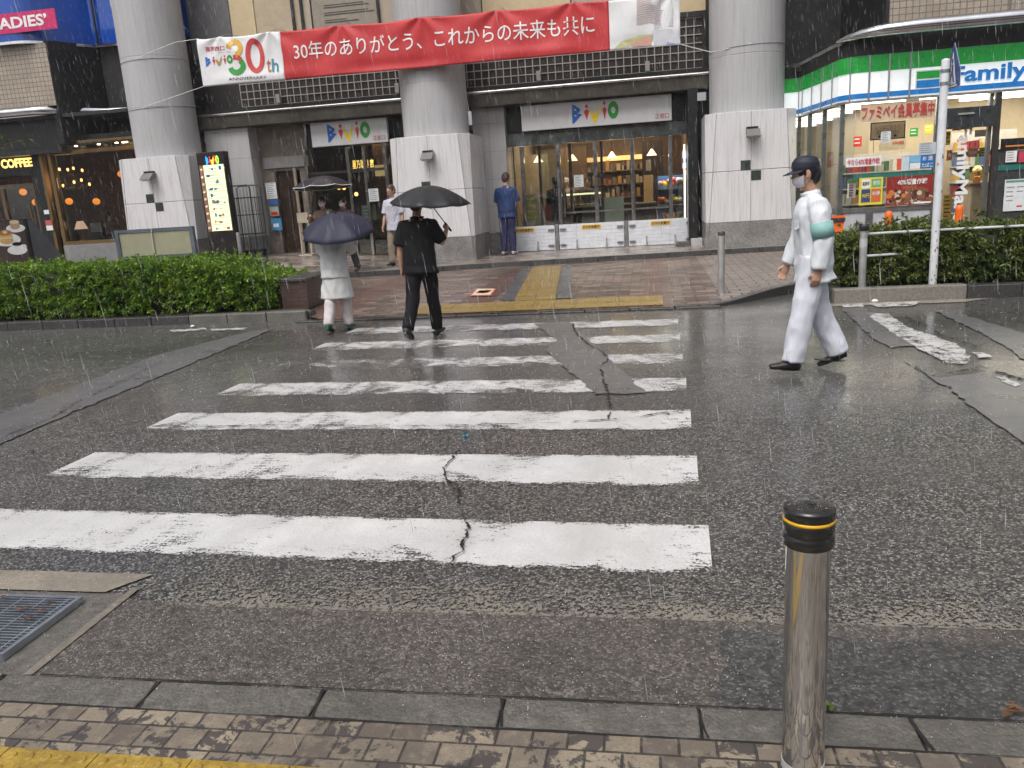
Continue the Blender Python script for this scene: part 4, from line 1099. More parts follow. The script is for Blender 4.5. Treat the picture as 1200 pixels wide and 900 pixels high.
px_poster('notice', 'white paper notice on the glass door of the left entrance', 433, 221, 443, 236, 19.10, PAPER, cat='notice', extra=lambda mb, *a: (lines(mb, *a, n=6), [GREYINK])[1])
px_poster('poster', 'pale green poster low on the glass door of the left entrance', 425, 240, 440, 258, 19.3, mat('pale_mint', (.36, .45, .40), .5), extra=lambda mb, *a: (lines(mb, *a, n=4), [LWHITE])[1])
px_poster('poster', 'warm lit picture panel inside the left entrance beside the middle pedestal', 440, 193, 455, 206, 20.0, emis('panel_glow', (.75, .52, .22), .55))
px_poster('notice', 'tall white notice sheet on the wall left of the wooden door', 313, 214, 323, 233, 19.10, PAPER, cat='notice', extra=lambda mb, *a: (lines(mb, *a, n=8), [GREYINK])[1])
px_poster('poster', 'small blue poster under the tall white notice', 315, 234, 326, 241, 19.10, mat('poster_blue', (.05, .12, .30), .45))
px_poster('poster', 'green and red food poster in the middle of the column of notices', 317, 242, 326, 253, 19.10, mat('poster_grey_green', (.35, .42, .36), .45), extra=lambda mb, x0, x1, z0, z1, y: (rect(mb, x0 + .03, x1 - .03, z0 + .02, z0 + .1, y), [LRED])[1])
px_poster('poster', 'bright blue poster lowest in the column of notices', 319, 256, 329.5, 270, 19.10, mat('poster_cyan', (.06, .28, .55), .45), extra=lambda mb, x0, x1, z0, z1, y: (rect(mb, x0 + .05, x1 - .08, z0 + .08, z1 - .12, y), [LWHITE])[1])
p0 = W(366, 288, 18.9); t = thing('sign_stand', 'slim pale metal sign stand beside the wooden door', 'sign stand', (p0.x, 18.6, .42))
mb = MB(); mb.tube([(p0.x - .14, 18.6, .44), (p0.x - .14, 18.6, 1.35)], .02, 8); mb.tube([(p0.x + .10, 18.6, .44), (p0.x + .10, 18.6, 1.35)], .02, 8); mb.box(p0.x - .18, p0.x + .16, 18.45, 18.75, .40, .43); mb.build('frame', mat('pale_metal', (.5, .46, .4), .4), t)
box_part('holder', mat('holder_tan', (.45, .38, .3), .5), t, p0.x - .16, p0.x + .12, 18.56, 18.59, 1.18, 1.42)

# =================================================================== LEFT WING: coffee shop, blue sign
def path_wall(mb, path, z0, z1, th=0.12, m=0):
    """wall following a plan polyline (front face on the path, body behind)"""
    n = len(path); nr = []
    for i in range(n):
        a = Vector(path[max(i - 1, 0)]); b = Vector(path[min(i + 1, n - 1)]); d = (b - a).normalized(); nr.append(Vector((-d.y, d.x)))
    v = []
    for p, k in zip(path, nr): v += [(p[0], p[1], z0), (p[0], p[1], z1), (p[0] + k.x * th, p[1] + k.y * th, z1), (p[0] + k.x * th, p[1] + k.y * th, z0)]
    f = [(0, 1, 2, 3), (4 * n - 1, 4 * n - 2, 4 * n - 3, 4 * n - 4)]
    for i in range(n - 1):
        a, b = 4 * i, 4 * i + 4
        f += [(a, b, b + 1, a + 1), (a + 1, b + 1, b + 2, a + 2), (a + 2, b + 2, b + 3, a + 3), (a + 3, b + 3, b, a)]
    mb.add(v, f, m)
def arc(c, r, a0, a1, n): return [(c[0] + r * math.cos(R(a0 + (a1 - a0) * k / n)), c[1] + r * math.sin(R(a0 + (a1 - a0) * k / n))) for k in range(n + 1)]
LWX = W(58, 90, 18.0).x
lpath = [(-30, 18.0), (LWX - .7, 18.0)] + arc((LWX - .7, 18.7), .7, -90, -35, 5)[1:] + [(LWX + .55, 19.2), (-10.6, 19.3)]
mb = MB(); path_wall(mb, [(-30, 18.06), (LWX, 18.06)], 4.27, 5.66, .3); mb.build('tile_wall', TILEB, bld)
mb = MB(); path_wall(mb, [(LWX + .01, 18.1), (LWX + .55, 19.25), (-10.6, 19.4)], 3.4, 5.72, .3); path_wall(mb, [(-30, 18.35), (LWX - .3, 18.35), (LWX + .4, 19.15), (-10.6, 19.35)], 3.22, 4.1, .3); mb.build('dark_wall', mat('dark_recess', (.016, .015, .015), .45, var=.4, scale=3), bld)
mb = MB(); pp = [(x, y - .05, 4.17) for x, y in lpath[:-1]] + [(-11.9, 19.2, 4.17)]; mb.tube(pp, [(.10, .10)] * (len(pp) - 1) + [(.02, .02)], 12); mb.build('chrome_band', mat('brushed_chrome', (.55, .55, .57), .16, metal=1, var=.25, scale=1.2), bld)
box_part('soffit', BLACKM, bld, -30, -10.6, 18.15, 20, 4.0, 4.08)
bs = thing('billboard', 'bright blue curved billboard with a pink strip above the coffee shop', 'billboard', (-14, 18.0, 5.7))
mb = MB(); path_wall(mb, [(a, b - .12) for a, b in lpath], 5.72, 9.0, .1); mb.build('panel', mat('billboard_blue', (.004, .065, .38), .16, var=.15, scale=.8, coat=.4), bs)
mb = MB(); path_wall(mb, [(a, b - .14) for a, b in lpath], 5.66, 5.72, .14); mb.build('edge_trim', CHROME, bs)
x1 = W(66, 25, 17.86).x; za, zb_ = W(40, 36, 17.86).z, W(40, 12, 17.86).z
box_part('pink_strip', mat('billboard_pink', (.55, .02, .13), .25), bs, -22, x1, 17.862, 17.877, za, zb_)
mb = MB(); xe = W(55, 24, 17.85).x; xl = W(-11, 24, 17.85).x; zh = (zb_ - za); put_text(mb, "LADIES’", xl, xe, za + .22 * zh, zb_ - .2 * zh, 17.856, thick=.03); mb.build('lettering', LWHITE, bs)
xr = W(133, 3, 19.0).x; mb = MB(); put_text(mb, 'E', xr - .1, xr + .35, 6.5, 6.95, 19.02, thick=.03); mb.build('lettering', LWHITE, bs)
x = W(111, 30, 19).x; box_part('seam', BLACK, bs, x - .02, x + .02, 18.98, 19.03, 5.72, 9)

CY = 18.55
cs = thing('coffee_shop', 'dark coffee shop front with gold framed window and warm lamps', 'coffee shop', (-14.5, CY, .45))
wx0, wx1, wz0, wz1 = W(60, 182, CY).x, -12.0, W(66, 284, CY).z, W(62, 182, CY).z
mb = MB(); mb.box(-24, wx0 - .38, CY + .3, CY + .5, wz1 + .15, 4.0); mb.box(wx0 - .38, -10.6, CY, CY + .2, wz1 + .09, 3.6); mb.box(wx1 + .09, -10.6, CY, CY + .2, .3, wz1 + .09)
mb.build('front_wall', mat('shop_black', (.020, .017, .016), .4), cs)
box_part('base_wall', mat('base_grey', (.20, .20, .205), .45), cs, wx0 - .1, -10.6, CY - .05, CY + .2, .2, wz0 - .09, bevel=.01)
mb = MB()
for b in ((wx0 - .09, wx0, wz0 - .085, wz1 + .085), (wx1, wx1 + .085, wz0 - .085, wz1 + .085), (wx0, wx1, wz1, wz1 + .085), (wx0, wx1, wz0 - .085, wz0)): mb.box(b[0], b[1], CY - .04, CY + .12, b[2], b[3])
mb.build('window_frame', GOLD, cs); box_part('glass_pane', GLASSD, cs, wx0 + .002, wx1 - .002, CY + .04, CY + .048, wz0 + .002, wz1 - .002)
box_part('window_sill', GOLD, cs, wx0, wx1, CY + .13, CY + .55, wz0 - .06, wz0 - .01)
d0, d1 = W(8, 240, 18.9).x, W(42, 240, 18.9).x
dz = W(26, 220, 18.9).z
mb = MB()
for b in ((d0 - .1, d0, .45, dz + .1), (d1, d1 + .1, .45, dz + .1), (d0, d1, dz, dz + .1), (d0, d1, .45, .8)): mb.box(b[0], b[1], 18.88, 18.98, b[2], b[3])
dr = mb.build('door_frame', mat('door_brown', (.11, .075, .045), .35), cs); box_part('glass_pane', GLASSD, dr, d0 + .002, d1 - .002, 18.92, 18.927, .802, dz - .002)
mb = MB(); mb.tube([(d1 - .12, 18.84, 1.1), (d1 - .12, 18.84, 2.1)], .02, 8); mb.build('door_handle', GOLD, dr)
box_part('side_post', BLACK, cs, d1 + .12, wx0 - .4, 18.8, 19.0, .3, 3.4); box_part('gold_trim', GOLD, cs, wx0 - .34, wx0 - .26, CY - .03, CY + .1, .3, 3.4)
box_part('back_wall', BRICKI, cs, -24, -10.6, 22.2, 22.3, .3, 3.6); box_part('ceiling', BLACKM, cs, -24, -10.6, 18.8, 22.2, 3.55, 3.62); box_part('floor', WOODD, cs, -24, -10.6, 18.3, 22.2, .455, .46)
mb = MB()
for px, py in ((55, 178), (90, 176), (117, 176), (138, 176), (146, 175), (150, 179)):
    p = W(px, py, 18.42); mb.lathe([(.035, 0), (.035, .02)], (p.x, p.y, 3.33), 10)
mb.build('downlight', emis('warm_bulb', (1.0, .72, .38), 9.0), cs); box_part('header_trim', GOLD, cs, -20, -10.9, 18.36, 18.5, 3.40, 3.46)
box_part('soffit_panel', BLACK, cs, -20, -10.9, 18.34, 18.56, 3.353, 3.395)
t = thing('coffee_sign', 'glowing yellow COFFEE lettering on the dark header over the coffee shop door', 'shop sign', (W(18, 190, 18.8).x, 18.8, 3.2))
a, b = W(1, 192, 18.8), W(37.5, 189, 18.8); mb = MB(); put_text(mb, 'COFFEE', a.x, b.x, a.z - .12, a.z + .10, 18.80, thick=.035); mb.build('lettering', emis('glow_yellow', (1.0, .66, .17), 1.7), t)
mb = MB(); a2 = W(-6, 192, 18.8); mb.lathe([(.10, 0), (.10, .02)], (0, 0, 0), 16); mb.v = [(a2.x + x, 18.8 + z, a2.z + y) for x, y, z in mb.v]; mb.build('emblem', emis('glow_yellow', (1.0, .66, .17), 1.7), t)
box_part('backing', BLACK, t, a2.x - .5, b.x + .3, 18.815, 18.86, a.z - .32, a.z + .32)
# chandelier, globes and lamps inside
AMB = emis('amber_glow', (1.0, .30, .035), 1.25); BULB = emis('edison_bulb', (1.0, .50, .16), 4.0)
p = W(84, 205, 20.2); ch = thing('chandelier', 'two tier chandelier with small glowing bulbs in the coffee shop window', 'chandelier', (p.x, p.y, p.z))
mb = MB(); mb.tube([(p.x, p.y, p.z - .35), (p.x, p.y, 3.55)], .012, 6)
for (r, z, n) in ((.40, -.24, 5), (.28, .12, 4)):
    for k in range(n):
        a = 2 * PI * k / n + .4; mb.tube([(p.x, p.y, p.z + z - .08), (p.x + r * .6 * math.cos(a), p.y + r * .6 * math.sin(a), p.z + z - .14), (p.x + r * math.cos(a), p.y + r * math.sin(a), p.z + z)], .010, 6)
mb.build('frame', GOLD, ch); 
for (r, z, n) in ((.40, -.2, 5), (.28, .16, 4)):
    for k in range(n):
        a = 2 * PI * k / n + .4; mb = MB(); mb.ball((p.x + r * math.cos(a), p.y + r * math.sin(a), p.z + z + .07 * math.sin(k * 2.7 + n)), (.032, .032, .045), 8, 6); mb.build('bulb', BULB, ch)
for k, (px, py, Y, lab) in enumerate(((81, 236, 20.6, 'round amber globe lamp hanging left of the chandelier stem'), (113, 236, 20.6, 'round amber globe lamp hanging right of the chandelier stem'), (27, 225, 20.4, 'round amber globe lamp seen through the top of the coffee shop door'), (42, 237, 20.0, 'amber globe lamp at the right jamb of the coffee shop door'),
        (61, 225, 19.4, 'amber globe lamp at the left edge of the gold window'), (142, 204, 21, 'bright amber globe lamp beside the left column pedestal'))):
    p = W(px, py, Y); t = thing('globe_lamp', lab, 'lamp', tuple(p), group='amber globe lamps in the coffee shop'); mb = MB(); mb.ball(p, (.10, .10, .09), 14, 9); mb.build('globe', AMB, t); mb = MB(); mb.tube([(p.x, p.y, p.z + .09), (p.x, p.y, 3.55)], .006, 6); mb.build('cord', BLACK, t)
p = W(97, 273, 18.85); t = thing('table_lamp', 'lit table lamp with a pale pink shade on the coffee shop window sill', 'lamp', (p.x, p.y, wz0 - .01))
mb = MB(); mb.lathe([(.09, 0), (.09, .02), (.02, .04), (.015, .30), (.02, .34)], (p.x, p.y, wz0 - .01), 16); mb.build('base', GOLD, t); mb = MB(); mb.lathe([(.16, .30), (.075, .50)], (p.x - .02, p.y, wz0 - .01), 20); mb.build('lamp_shade', emis('shade_glow', (.85, .52, .36), .75), t)
px_poster('photo_frame', 'small framed drawing standing on the coffee shop window sill', 107, 261, 118, 272, 18.9, mat('photo_pale', (.30, .28, .25), .5), cat='picture', border=BLACK, extra=lambda mb, *a: (lines(mb, *a, n=5), [GREYINK])[1])
p = W(86, 268, 18.9); t = thing('coffee_grinder', 'dark ornate coffee grinder on the window sill left of the table lamp', 'grinder', (p.x, p.y, wz0)); mb = MB(); mb.box(p.x - .09, p.x + .09, p.y - .08, p.y + .08, wz0, wz0 + .16); mb.lathe([(.07, .16), (.10, .26), (.02, .27)], (p.x, p.y, wz0), 14); mb.tube([(p.x, p.y, wz0 + .26), (p.x, p.y, wz0 + .33), (p.x + .12, p.y, wz0 + .34)], .01, 6); mb.build('body', WOODD, t)
point_light('coffee_light', (-13.3, 20.6, 2.6), 15, (1.0, .60, .30), .25); point_light('coffee_light', (-15.8, 20.6, 2.6), 8, (1.0, .60, .30), .25)
px_poster('notice', 'small white sticker on the dark post left of the gold window', 52, 246, 57, 251, 18.5, PAPER, cat='notice')
px_poster('notice', 'white and red sticker on the dark post below the small white one', 55, 258, 60.5, 270, 18.48, PAPER, cat='notice', extra=lambda mb, x0, x1, z0, z1, y: (rect(mb, x0, x1, z0 + .12, z1, y), [mat('sticker_red', (.45, .10, .08), .5)])[1])

# menu A-frame in front of the coffee shop
Yp = 13.3; x0, x1 = -13.2, W(33, 275, Yp).x; zt, zb2 = W(15, 257, Yp).z, .38
mb_ = thing('menu_stand', 'black folding menu stand with coffee and pancake photographs behind the left hedge', 'menu stand', ((x0 + x1) / 2, Yp, .35))
box_part('front_board', BLACK, mb_, x0, x1, Yp, Yp + .05, zb2, zt, bevel=.008)
mb = MB(); mb.add([(x1, Yp + .05, zt - .02), (x1, Yp + .05, zb2), (x1 + .45, Yp + .75, zb2), (x1 + .03, Yp + .09, zt - .02), (x1 - .03, Yp + .05, zt - .02), (x1 - .03, Yp + .05, zb2), (x1 + .42, Yp + .75, zb2), (x1, Yp + .09, zt - .02)], [(0, 1, 2, 3), (7, 6, 5, 4), (0, 4, 5, 1), (1, 5, 6, 2), (2, 6, 7, 3), (3, 7, 4, 0)]); mb.build('rear_board', mat('board_grey', (.10, .105, .11), .4), mb_)
box_part('picture_sheet', mat('menu_brown', (.065, .04, .038), .35), mb_, x0 + .04, x1 - .05, Yp - .004, Yp - .0005, zb2 + .03, zt - .03)
mb = MB(); yy = Yp - .006
def ell(mb, cx, cz, rx, rz, y, m, n=24): mb.add([(cx + rx * math.cos(2 * PI * k / n), y, cz + rz * math.sin(2 * PI * k / n)) for k in range(n)], [tuple(range(n))], m)
sc = lambda px, py: W(px, py, Yp)
p = sc(18.5, 267.5); ell(mb, p.x, p.z, .20, .075, yy, 0); ell(mb, p.x, p.z + .03, .10, .05, yy - .002, 2); rect(mb, p.x - .10, p.x + .10, p.z + .03, p.z + .11, yy - .003, 2); ell(mb, p.x, p.z + .115, .10, .035, yy - .004, 1)
p = sc(8, 281); ell(mb, p.x, p.z, .30, .12, yy - .001, 0); rect(mb, p.x - .14, p.x + .14, p.z - .03, p.z + .13, yy - .004, 3); ell(mb, p.x, p.z - .03, .14, .045, yy - .005, 3); ell(mb, p.x, p.z + .13, .14, .05, yy - .006, 4); ell(mb, p.x, p.z + .14, .05, .03, yy - .007, 1); rect(mb, p.x - .14, p.x + .14, p.z + .02, p.z + .045, yy - .005, 1)
p = sc(21, 293); ell(mb, p.x, p.z, .21, .085, yy - .008, 0); ell(mb, p.x + .02, p.z + .02, .105, .08, yy - .009, 0); rect(mb, p.x - .085, p.x + .125, p.z + .03, p.z + .11, yy - .0095, 0); ell(mb, p.x + .02, p.z + .11, .105, .035, yy - .010, 5); ell(mb, p.x + .16, p.z + .06, .05, .04, yy - .0085, 0)
mb.build('photographs', [LWHITE, mat('cream_food', (.68, .55, .32), .5), mat('latte_cup', (.45, .30, .18), .5), mat('pancake_side', (.60, .38, .13), .5), mat('pancake_top', (.38, .14, .03), .5), mat('black_coffee', (.015, .01, .01), .2)], mb_)
mb = MB(); a, b = sc(-6, 301), sc(31, 300); rect(mb, a.x, b.x - .1, zb2 + .11, zb2 + .135, yy); lines(mb, a.x + .2, b.x - .1, zb2 + .04, zb2 + .10, yy, n=1); mb.build('caption', LWHITE, mb_)

# illuminated guide pillar beside the left pedestal
Yk = 17.3; k0, k1 = W(229, 178, Yk).x, W(261.5, 178, Yk).x; kt, kb = W(245, 178, Yk).z, .44
kio = thing('guide_board', 'tall black guide board with a lit floor list beside the left pedestal', 'guide board', ((k0 + k1) / 2, Yk, kb))
box_part('cabinet', mat('cabinet_black', (.018, .014, .013), .35), kio, k0, k1, Yk, Yk + .22, kb, kt, bevel=.01)
sx0, sx1, sz0, sz1 = k0 + .21 * (k1 - k0), k1 - .035, W(270, 270, Yk).z, W(250, 193, Yk).z
box_part('screen', emis('screen_cream', (.84, .92, .58), .40), kio, sx0, sx1, Yk - .008, Yk - .001, sz0, sz1)
box_part('side_strip', emis('strip_brown', (.18, .09, .05), .45), kio, sx0 - .10, sx0 - .004, Yk - .007, Yk - .001, sz0, sz1)
mb = MB(); random.seed(21); h = (sz1 - sz0) / 10
for k in range(10):
    z = sz1 - (k + 1) * h; rect(mb, sx0 + .02, sx1 - .01, z, z + .008, Yk - .0095, 0)
    for j in range(random.randint(1, 4)): x = sx0 + .04 + random.random() * (sx1 - sx0 - .16); rect(mb, x, x + random.uniform(.03, .09), z + .03, z + random.uniform(.06, h - .03), Yk - .0095 - .0003 * j, random.choice((0, 1, 2, 3, 4, 5)))
    for q in range(2): rect(mb, sx0 + .25 * (q + 1) * (sx1 - sx0), sx0 + .25 * (q + 1) * (sx1 - sx0) + random.uniform(.06, .13), z + .06, z + .072, Yk - .0112, 0)
mb.build('floor_list', [mat('list_grey', (.25, .28, .27), .5), LBLUE, LRED, mat('list_teal', (.1, .35, .38), .5), LDK, mat('list_orange', (.8, .4, .05), .5)], kio)
mb = MB()
for k in range(9): put_text(mb, '%dF' % (9 - k), sx0 - .085, sx0 - .03, sz1 - (k + .75) * h * 1.1, sz1 - (k + .45) * h * 1.1, Yk - .0085)
mb.build('floor_numbers', emis('number_white', (.8, .75, .65), 1.0), kio)
mb = MB(); bivio(mb, k0 + .33 * (k1 - k0), k0 + .80 * (k1 - k0), kt - .30, kt - .08, Yk - .002); mb.build('emblem', [emis('em_blue', (.02, .25, .95), 1.5), emis('em_red', (.9, .06, .05), 1.3), emis('em_yel', (1, .7, .05), 1.6), emis('em_green', (.3, .85, .05), 1.4), BLACK], kio)
mb = MB(); rect(mb, k1 - .12, k1 - .02, kt - .38, kt - .34, Yk - .002); mb.build('corner_label', LWHITE, kio)
p = W(279, 275, 16.9); t = thing('bollard', 'slim grey steel post right of the lit guide board', 'bollard', (p.x, 16.9, .44)); mb = MB(); mb.lathe([(.045, 0), (.045, .62), (.038, .65)], (p.x, 16.9, .44), 16); mb.build('post', ALU, t)
# wire roll cage
Yc = 18.0; c0, c1 = W(270, 265, Yc).x, W(298, 265, Yc).x; cz = .45
rc = thing('roll_cage', 'dark green wire roll cage trolley between the guide board and the marble pier', 'roll cage', ((c0 + c1) / 2, Yc, cz))
GRNW = mat('dark_green_wire', (.028, .055, .05), .45)
mb = MB()
for y in (Yc, Yc + .55): mb.tube([(c0, y, cz + .14), (c0, y, cz + 1.62), (c0 + .05, y, cz + 1.68), (c1 - .05, y, cz + 1.68), (c1, y, cz + 1.62), (c1, y, cz + .14)], .016, 8)
for z in (.55, 1.0, 1.4): mb.tube([(c0, Yc, cz + z), (c1, Yc, cz + z), (c1, Yc + .55, cz + z), (c0, Yc + .55, cz + z), (c0, Yc, cz + z)], .011, 6)
mb.build('frame', GRNW, rc)
mb = MB()
for k in range(1, 7):
    x = c0 + (c1 - c0) * k / 7; mb.tube([(x, Yc, cz + .16), (x, Yc, cz + 1.67)], .005, 5); mb.tube([(x, Yc + .55, cz + .16), (x, Yc + .55, cz + 1.67)], .005, 5)
for k in range(1, 6):
    y = Yc + .55 * k / 6; mb.tube([(c0, y, cz + .16), (c0, y, cz + 1.4)], .005, 5); mb.tube([(c1, y, cz + .16), (c1, y, cz + 1.4)], .005, 5)
mb.build('wire_mesh', GRNW, rc); box_part('base', BLACK, rc, c0, c1, Yc, Yc + .55, cz + .13, cz + .17)
for x in (c0 + .07, c1 - .07):
    for y in (Yc + .06, Yc + .49): mb = MB(); mb.tube([(x - .02, y, cz + .06), (x + .02, y, cz + .06)], .06, 12); mb.box(x - .03, x + .03, y - .02, y + .02, cz + .09, cz + .13); mb.build('wheel', BLKRUB, rc)

# beige board behind the left hedge
Yb = 12.7; A = W(137, 271, Yb); B = W(224, 264, Yb)
bb = thing('notice_board', 'framed beige notice board with blank panels behind the left hedge', 'notice board', ((A.x + B.x) / 2, Yb, .3))
ang = 0; FR = mat('frame_blue_grey', (.13, .16, .19), .4, metal=.3)
zt = (A.z + B.z) / 2
mb = MB()
for x in (A.x, B.x): mb.box(x - .035, x + .035, Yb - .035, Yb + .035, .15, zt)
for z in (zt - .05, zt - .50, zt - .95): mb.box(A.x + .036, B.x - .036, Yb - .03, Yb + .03, z, z + .05)
mb.build('frame', FR, bb)
BBP = mat('board_beige', (.34, .325, .22), .5, var=.08); xm = A.x + .48 * (B.x - A.x)
for z in (zt - .50, zt - .95):
    for a, b in ((A.x + .037, xm - .006), (xm + .006, B.x - .037)): box_part('board_panel', BBP, bb, a, b, Yb - .012, Yb + .012, z + .052, z + .448)
mb = MB(); mb.tube([(xm + .01, Yb - .04, zt), (xm - .01, Yb - .05, zt - .3), (xm + .03, Yb - .05, zt - .55), (xm + .01, Yb - .05, zt - .9)], .009, 6); mb.build('rope', mat('rope_white', (.55, .53, .5), .6), bb)

# =================================================================== RIGHT WING: convenience store
SY = 15.6
rp = [(2.35, 18.3), (3.10, 18.15)] + [(3.12, 17.95), (3.20, 17.3), (3.27, 16.75), (3.33, 16.2)] + [(3.37, 15.85), (3.47, 15.68), (3.62, 15.6)] + [(20, 15.6)]
ZF0, ZF1 = 2.77, 3.50
st = thing('convenience_store', 'convenience store with green white and blue fascia and full height windows', 'store', (6.5, SY, .2))
mb = MB(); path_wall(mb, rp, ZF0, ZF1, .12); fas = mb.build('fascia', lit('fascia_white', (.78, .81, .82), .34), st)
off = lambda d: [(x - (d if 0 < i < 8 else 0), y - d) for i, (x, y) in enumerate(rp)]
FG = lit('fascia_green', (.012, .27, .04), .22); FB = lit('fascia_blue', (.012, .16, .45), .22)
mb = MB(); path_wall(mb, off(.012), ZF1 - .27, ZF1 - .002, .011); mb.build('green_band', FG, fas)
mb = MB(); path_wall(mb, off(.012), ZF0 + .03, ZF0 + .115, .011); mb.build('blue_band', FB, fas)
mb = MB(); path_wall(mb, off(.02), ZF0 - .035, ZF0, .14); mb.build('edge_trim', ALU, fas)
mb = MB()
seams = [W(1018, 100, SY).x, W(1041, 100, SY).x, W(1065.5, 100, SY).x]
for x in seams + [9.5, 12]: mb.box(x - .014, x + .014, SY - .03, SY - .013, ZF0, ZF1)
for (x, y) in ((3.10, 18.12), (3.13, 17.9), (3.20, 17.3), (3.27, 16.75), (3.34, 16.15), (3.53, 15.62)): mb.box(x - .03, x - .012, y - .014, y + .014, ZF0, ZF1)
x = W(942, 110, 18.2).x; mb.box(x - .014, x + .014, 18.17, 18.2, ZF0, ZF1)
for k in range(len(mb.v) // 8): q = MB(); q.add(mb.v[8 * k:8 * k + 8], [(0, 3, 2, 1), (4, 5, 6, 7), (0, 1, 5, 4), (1, 2, 6, 5), (2, 3, 7, 6), (3, 0, 4, 7)]); q.build('seam', ALU, fas)
lg = thing('store_sign', 'blue store name lettering with green and blue mark on the white fascia', 'shop sign', (6, SY - .02, 3.0))
a, b = W(1074, 92, SY), W(1097, 92, SY); q0, q1 = W(1080, 84, SY).z, W(1080, 103, SY).z
mb = MB(); rect(mb, a.x - .02, b.x + .3, q1 - .02, q0 + .02, SY - .016, 0); mb.build('mark_ground', LWHITE, lg)
hm = (q0 - q1); mb = MB(); rect(mb, a.x, b.x + .05, q1 + .56 * hm, q0, SY - .02, 0); rect(mb, a.x, b.x + .05, q1, q1 + .46 * hm, SY - .02, 1); mb.build('mark', [FG, FB], lg)
xa = W(1115, 90, SY).x; xb = W(1150.5, 90, SY).x; lw = (xb - xa)
# the word runs on beyond the frame
mb = MB(); put_text(mb, 'FamilyMart', W(1115.5, 90, SY).x, W(1115.5, 90, SY).x + 2.05, q1 - .035, q0 + .035, SY - .022, thick=.03); mb.build('lettering', FB, lg)
# windows
def mullion(x, y, w=.05, m=DKALU, z0=.2, z1=ZF0 - .04): box_part('mullion', m, st, x - w / 2, x + w / 2, y - .03, y + .05, z0, z1)
GM = mat('mullion_grey', (.16, .175, .17), .3, metal=.5)
for x, y in ((2.75, 18.25), (3.10, 18.1), (3.19, 17.45), (3.30, 16.6), (3.44, 15.78)): mullion(x, y, .07, GM)
wpth = [(2.35, 18.32), (3.12, 18.17), (3.46, 15.80), (3.62, 15.64)]
mb = MB(); path_wall(mb, wpth, .92, ZF0 - .04, .01); mb.build('glass_pane', GLASS, st)
DX0, DX1 = W(1096, 200, SY).x, W(1165, 200, SY).x
mb = MB(); mb.sheet([(3.62, 15.64, .95), (DX0, 15.64, .95), (DX0, 15.64, ZF0 - .04), (3.62, 15.64, ZF0 - .04)]); mb.build('glass_pane', GLASS, st)
mb = MB(); path_wall(mb, [(2.35, 18.3), (3.10, 18.15), (3.44, 15.79), (3.60, 15.62), (DX0, 15.62)], .84, .92, .16); mb.build('window_sill', mat('sill_grey', (.12, .125, .125), .35), st)
mb = MB(); path_wall(mb, [(2.35, 18.32), (3.12, 18.17), (3.46, 15.81), (3.61, 15.64), (DX0, 15.64)], .1, .84, .14); mb.build('base_wall', mat('base_white', (.46, .47, .49), .45), st)
x = W(1018, 275, SY).x; box_part('base_seam', GM, st, x - .06, x + .06, 15.605, 15.636, .1, .84)
x0, x1, z0, z1 = wpx(1056, 272, 1083, 264, 15.6); box_part('vent_grille', DKALU, st, x0, x1, 15.60, 15.636, z0, z1 + .1)
mullion(DX0, 15.64, .07, GM); hdz = W(1130, 150, SY).z
box_part('door_header', mat('header_dark', (.035, .04, .042), .3), st, DX0 + .036, DX1 - .036, 15.56, 15.72, hdz, hdz + .34)
mb = MB(); mb.box(DX0 + .3, DX0 + .55, 15.535, 15.559, hdz + .22, hdz + .25); mb.build('door_sensor', mat('sensor_grey', (.3, .31, .31), .4), st)
mb = MB(); mb.sheet([(DX0 + .04, 15.66, hdz + .342), (DX1 - .04, 15.66, hdz + .342), (DX1 - .04, 15.66, ZF0 - .04), (DX0 + .04, 15.66, ZF0 - .04)]); mb.build('transom_glass', GLASS, st)
mullion(DX1, 15.64, .09, DKALU); mullion(DX1 - .10, 15.68, .06, GM)
mb = MB(); mb.sheet([(DX0 + .04, 15.70, .25), (DX1 - .14, 15.70, .25), (DX1 - .14, 15.70, hdz), (DX0 + .04, 15.70, hdz)]); mb.build('door_glass', GLASS, st)
box_part('side_panel', mat('panel_charcoal', (.05, .052, .055), .3), st, DX1 + .05, 12, 15.62, 15.74, .2, W(1180, 215, SY).z + .55); mb = MB(); mb.sheet([(DX1 + .05, 15.65, W(1180, 165, SY).z), (12, 15.65, W(1180, 165, SY).z), (12, 15.65, ZF0 - .04), (DX1 + .05, 15.65, ZF0 - .04)]); mb.build('glass_pane', GLASS, st)
box_part('teal_stripe', mat('stripe_teal', (.03, .16, .13), .3), st, 3.62, DX0 - .04, 15.628, 15.636, W(1040, 205, SY).z - .04, W(1040, 205, SY).z + .04); box_part('teal_stripe', MATS['stripe_teal'], st, DX1 + .06, 12, 15.606, 15.618, W(1180, 196, SY).z - .05, W(1180, 196, SY).z + .04)
